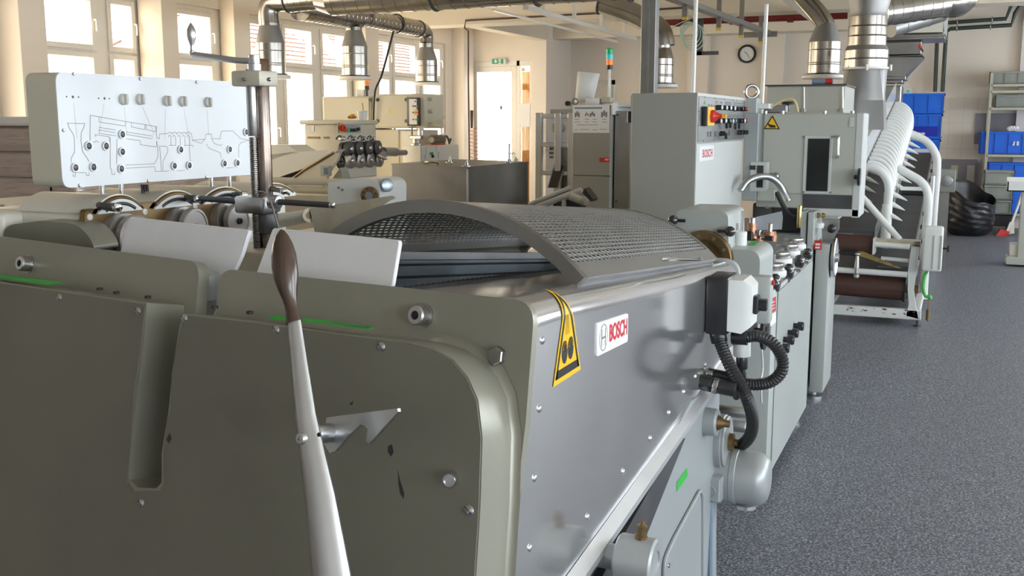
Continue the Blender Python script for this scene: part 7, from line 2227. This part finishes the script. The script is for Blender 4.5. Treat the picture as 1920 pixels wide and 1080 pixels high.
for x in (X0 + 0.04, X1 - 0.04):
    for y in (Y_C + 0.02, Y_C + 0.4):
        tb.box(x - 0.025, x + 0.025, y - 0.025, y + 0.025, 0, zc3 - 0.05)
tag(mk('crate_table', tb, 'rackpaint'), 'beige steel stand under the blue crate stack', 'stand')
a, b = aY(1686, 182, YB - 0.03), aY(1712, 163, YB - 0.03)
nt_ = tag(mk('wall_notice', MB().box(a.x, b.x, YB - 0.035, YB, a.z, b.z, 0.004, 1), 'frame'), 'small pale wall box with blue dot above the blue crate stack', 'wall box')
mk('blue_dot', MB().lathe((b.x - 0.07, YB - 0.035, (a.z + b.z) / 2 + 0.01), (0, -1, 0), [(0, 0.025), (0.002, 0.025), (0.002, 0)], 16), 'bluelens', nt_)
# grey panels leaning on the wall
a, b = aY(1764, 372, YB - 0.06), aY(1834, 299, YB - 0.06)
pn = thing('low_board', ((a.x + b.x) / 2, YB - 0.05, 0), 'dark grey low board with two pale fields along the far wall behind the black bag', 'board')
mk('board', MB().box(a.x - 0.1, b.x, YB - 0.06, YB - 0.03, 0, b.z), 'greyboard', pn)
for x0, x1 in ((1780, 1797), (1810, 1828)):
    p, r = aY(x0, 365, YB - 0.062), aY(x1, 310, YB - 0.062)
    mk('pale_field', MB().box(p.x, r.x, YB - 0.063, YB - 0.06, p.z, r.z), 'rackpaint', pn)
# rack
YR = 17.15
q = lambda x, y, d=0.0: aY(x, y, YR + d)
rk_ = thing('storage_rack', (0.8, YR + 0.3, 0), 'beige tubular storage rack full of crates at the right', 'rack')
xl, xr_ = q(1857, 200).x - 0.01, q(1857, 200).x + 1.4
ztop = q(1861, 137).z
for x in (xl, xr_):
    for y in (YR, YR + 0.55):
        mk('upright', MB().box(x - 0.02, x + 0.02, y - 0.02, y + 0.02, 0, ztop, 0.004, 1), 'rackpaint', rk_)
lev_ = [q(1880, y).z for y in (160, 172, 204, 292, 402)]
for z in lev_:
    sh = MB().box(xl, xr_, YR - 0.02, YR + 0.02, z - 0.02, z + 0.018, 0.003, 1).box(xl, xr_, YR + 0.53, YR + 0.57, z - 0.02, z + 0.018, 0.003, 1)
    for x in (xl, (xl + xr_) / 2, xr_):
        sh.box(x - 0.015, x + 0.015, YR, YR + 0.55, z - 0.015, z + 0.015)
    mk('shelf_frame', sh, 'rackpaint', rk_)
def rx(px):
    return q(px, 200).x
crate('stacking_crate', xl - 0.03, xl + 0.57, YR + 0.03, YR + 0.46, lev_[0] + 0.02, ztop + 0.02, 'greycrate', 'grey crate on the very top of the beige rack', 'grey crates on the beige rack', 3)
crate('stacking_crate', xl + 0.06, xl + 0.66, YR + 0.05, YR + 0.48, lev_[2] + 0.02, lev_[2] + 0.20, 'greycrate', 'grey crate on the second shelf of the beige rack', 'grey crates on the beige rack', 1)
gb0, gb1 = q(1826, 270, .62), q(1924, 212, .62)
tag(mk('grey_board', MB().box(gb0.x, gb1.x + 0.5, YR + 0.60, YR + 0.62, gb0.z, gb1.z), 'greyboard'), 'wide flat grey board standing behind the beige rack', 'board')
bc1 = crate('stacking_crate', q(1836, 270).x, q(1836, 270).x + 0.8, YR + 0.03, YR + 0.50, lev_[3] + 0.02, q(1880, 247).z, 'blue', 'large blue crate with white marks on the middle shelf of the beige rack', 'blue crates on the beige rack', 4)
lg = MB()
for k, (x0, x1) in enumerate(((1898, 1904), (1906, 1911))):
    p0_, p1_ = q(x0, 273, 0.0), q(x1, 265, 0.0)
    lg.prism([V((p0_.x, YR + 0.018, p0_.z)), V((p1_.x - 0.01 * (k == 0), YR + 0.018, p0_.z)), V((p1_.x, YR + 0.018, p1_.z)), V((p0_.x + 0.02 * (k == 0), YR + 0.018, p1_.z))], (0, -0.003, 0))
mk('white_mark', lg, 'white', bc1)
a = q(1896, 246)
bag_ = MB()
for k in range(6):
    bag_.ball((a.x + 0.02 * k - 0.02, YR + 0.2, a.z + 0.03 + 0.012 * (k % 2)), 0.04, 10)
tag(mk('plastic_bag', bag_, 'film'), 'crumpled white plastic bag lying on the large blue rack crate', 'bag')
crate('stacking_crate', xl + 0.03, xl + 0.79, YR + 0.12, YR + 0.55, lev_[4] + 0.02, q(1880, 306).z, 'blue', 'deep blue crate on the lowest shelf behind the grey crates', 'blue crates on the beige rack', 4)
gx0 = q(1842, 350).x
for k in range(3):
    z0 = lev_[4] + 0.02 + k * (q(1880, 318).z - lev_[4] - 0.02) / 3
    z1 = lev_[4] + 0.02 + (k + 1) * (q(1880, 318).z - lev_[4] - 0.02) / 3 - 0.003
    crate('stacking_crate', gx0, gx0 + 0.42, YR - 0.33, YR - 0.025, z0, z1, 'greycrate', ('grey crate at the bottom of the stack in front of the beige rack', 'grey crate in the middle of the stack in front of the beige rack', 'topmost grey crate of the stack in front of the beige rack')[k], 'grey crates stacked before the rack', 1)
tag(mk('added_dolly', MB().box(gx0, gx0 + 0.44, YR - 0.3, YR - 0.03, 0.09, lev_[4] + 0.018, 0.008, 1).cyl((gx0 + 0.05, YR - 0.25, 0.05), (gx0 + 0.09, YR - 0.25, 0.05), 0.05).cyl((gx0 + 0.35, YR - 0.25, 0.05), (gx0 + 0.39, YR - 0.25, 0.05), 0.05), 'black'), 'added dolly, dark for the shade under the stack of grey crates', 'dolly')  # added support; its black stands in for the shadow below the crates

# black bin bag
c = aZ(1814, 440, 0.0)
rows = []
NB = 48
random.seed(3)
def brad(f, a):
    base = 0.285 + 0.06 * math.sin(min(1, f * 1.3) * math.pi * 0.62)
    return base * (1 + 0.018 * math.sin(5 * a + 7 * f) + 0.015 * math.sin(11 * a + 3 * math.sin(9 * f)) + 0.012 * math.sin(40 * f + 2 * a))
HB = 26
for j in range(HB + 1):
    f = j / HB
    row = []
    for k in range(NB):
        a = 2 * math.pi * k / NB
        top = 0.62 + 0.17 * math.cos(a - 2.5) + 0.02 * math.sin(5 * a)
        r = brad(f, a) * (0.80 + 0.2 * min(1, f * 6) ** 0.5)
        row.append(c + V((r * math.cos(a), r * math.sin(a), f * top)))
    rows.append(row)
for j in range(6):
    f = j / 5
    row = []
    for k in range(NB):
        a = 2 * math.pi * k / NB
        top = 0.62 + 0.17 * math.cos(a - 2.5) + 0.02 * math.sin(5 * a)
        r = brad(1, a) * (0.97 - 0.12 * f)
        row.append(c + V((r * math.cos(a), r * math.sin(a), top + 0.012 - 0.35 * f * f)))
    rows.append(row)
tag(mk('bin_bag', MB().loft(rows), 'bag', None, 80), 'large open black bin bag standing on the floor by the far wall', 'bag')
# broom
c = aZ(1878, 441, 0.0)
bm_ = thing('broom', c, 'broom with red bristles and pale head leaning beside the trolley', 'broom')
h0 = c + V((0.10, 0.02, 0.10)); h1 = aY(1918, 360, c.y + 0.25)
mk('handle', MB().cyl(h0, h1, 0.018, None, 12), 'creamwhite', bm_)
d = (h1 - h0).normalized()
mk('broom_head', MB().loft([[c + V((0.04, -0.07, 0.02)), c + V((0.16, -0.07, 0.04)), c + V((0.16, 0.07, 0.04)), c + V((0.04, 0.07, 0.02))], [h0 + d * 0.1 + V((-0.03, -0.03, 0)), h0 + d * 0.1 + V((0.03, -0.03, 0)), h0 + d * 0.1 + V((0.03, 0.03, 0)), h0 + d * 0.1 + V((-0.03, 0.03, 0))]]), 'creamwhite', bm_)
mk('bristles', MB().loft([[c + V((-0.08, -0.09, 0.0)), c + V((0.06, -0.09, 0.0)), c + V((0.06, 0.09, 0.0)), c + V((-0.08, 0.09, 0.0))], [c + V((-0.02, -0.07, 0.09)), c + V((0.11, -0.07, 0.06)), c + V((0.11, 0.07, 0.06)), c + V((-0.02, 0.07, 0.09))]]), 'red', bm_)
# trolley at the right edge
Y_T = 12.9
q = lambda x, y, d=0.0: aY(x, y, Y_T + d)
tl = thing('tray_trolley', (0.85, 13.1, 0), 'grey-beige trolley with white top tray at the right edge', 'trolley')
tx0 = q(1889, 350).x
tr_ = MB()
z0, z1 = q(1900, 359).z, q(1900, 341).z
tr_.box(tx0, tx0 + 0.6, Y_T, Y_T + 0.012, z0, z1).box(tx0, tx0 + 0.012, Y_T, Y_T + 0.3, z0, z1).box(tx0, tx0 + 0.6, Y_T + 0.29, Y_T + 0.302, z0, z1 + 0.04).box(tx0, tx0 + 0.6, Y_T, Y_T + 0.3, z0, z0 + 0.012)
mk('top_tray', tr_, 'white', tl)
mk('column', MB().box(q(1914, 400).x, q(1914, 400).x + 0.4, Y_T + 0.05, Y_T + 0.25, 0.05, z0, 0.006, 1), 'cabinet', tl)
bs_ = MB()
z2, z3, z4 = q(1900, 498).z, q(1900, 482).z, q(1900, 474).z
bs_.box(q(1886, 490).x, q(1886, 490).x + 0.6, Y_T - 0.02, Y_T + 0.35, 0.02, z3, 0.006, 1)
mk('base', bs_, 'cabinet', tl)
mk('base_step', MB().box(q(1893, 480).x, q(1893, 480).x + 0.5, Y_T + 0.1, Y_T + 0.35, z3, q(1900, 458, .1).z, 0.006, 1), 'creamwhite', tl)
bpy.context.view_layer.update()
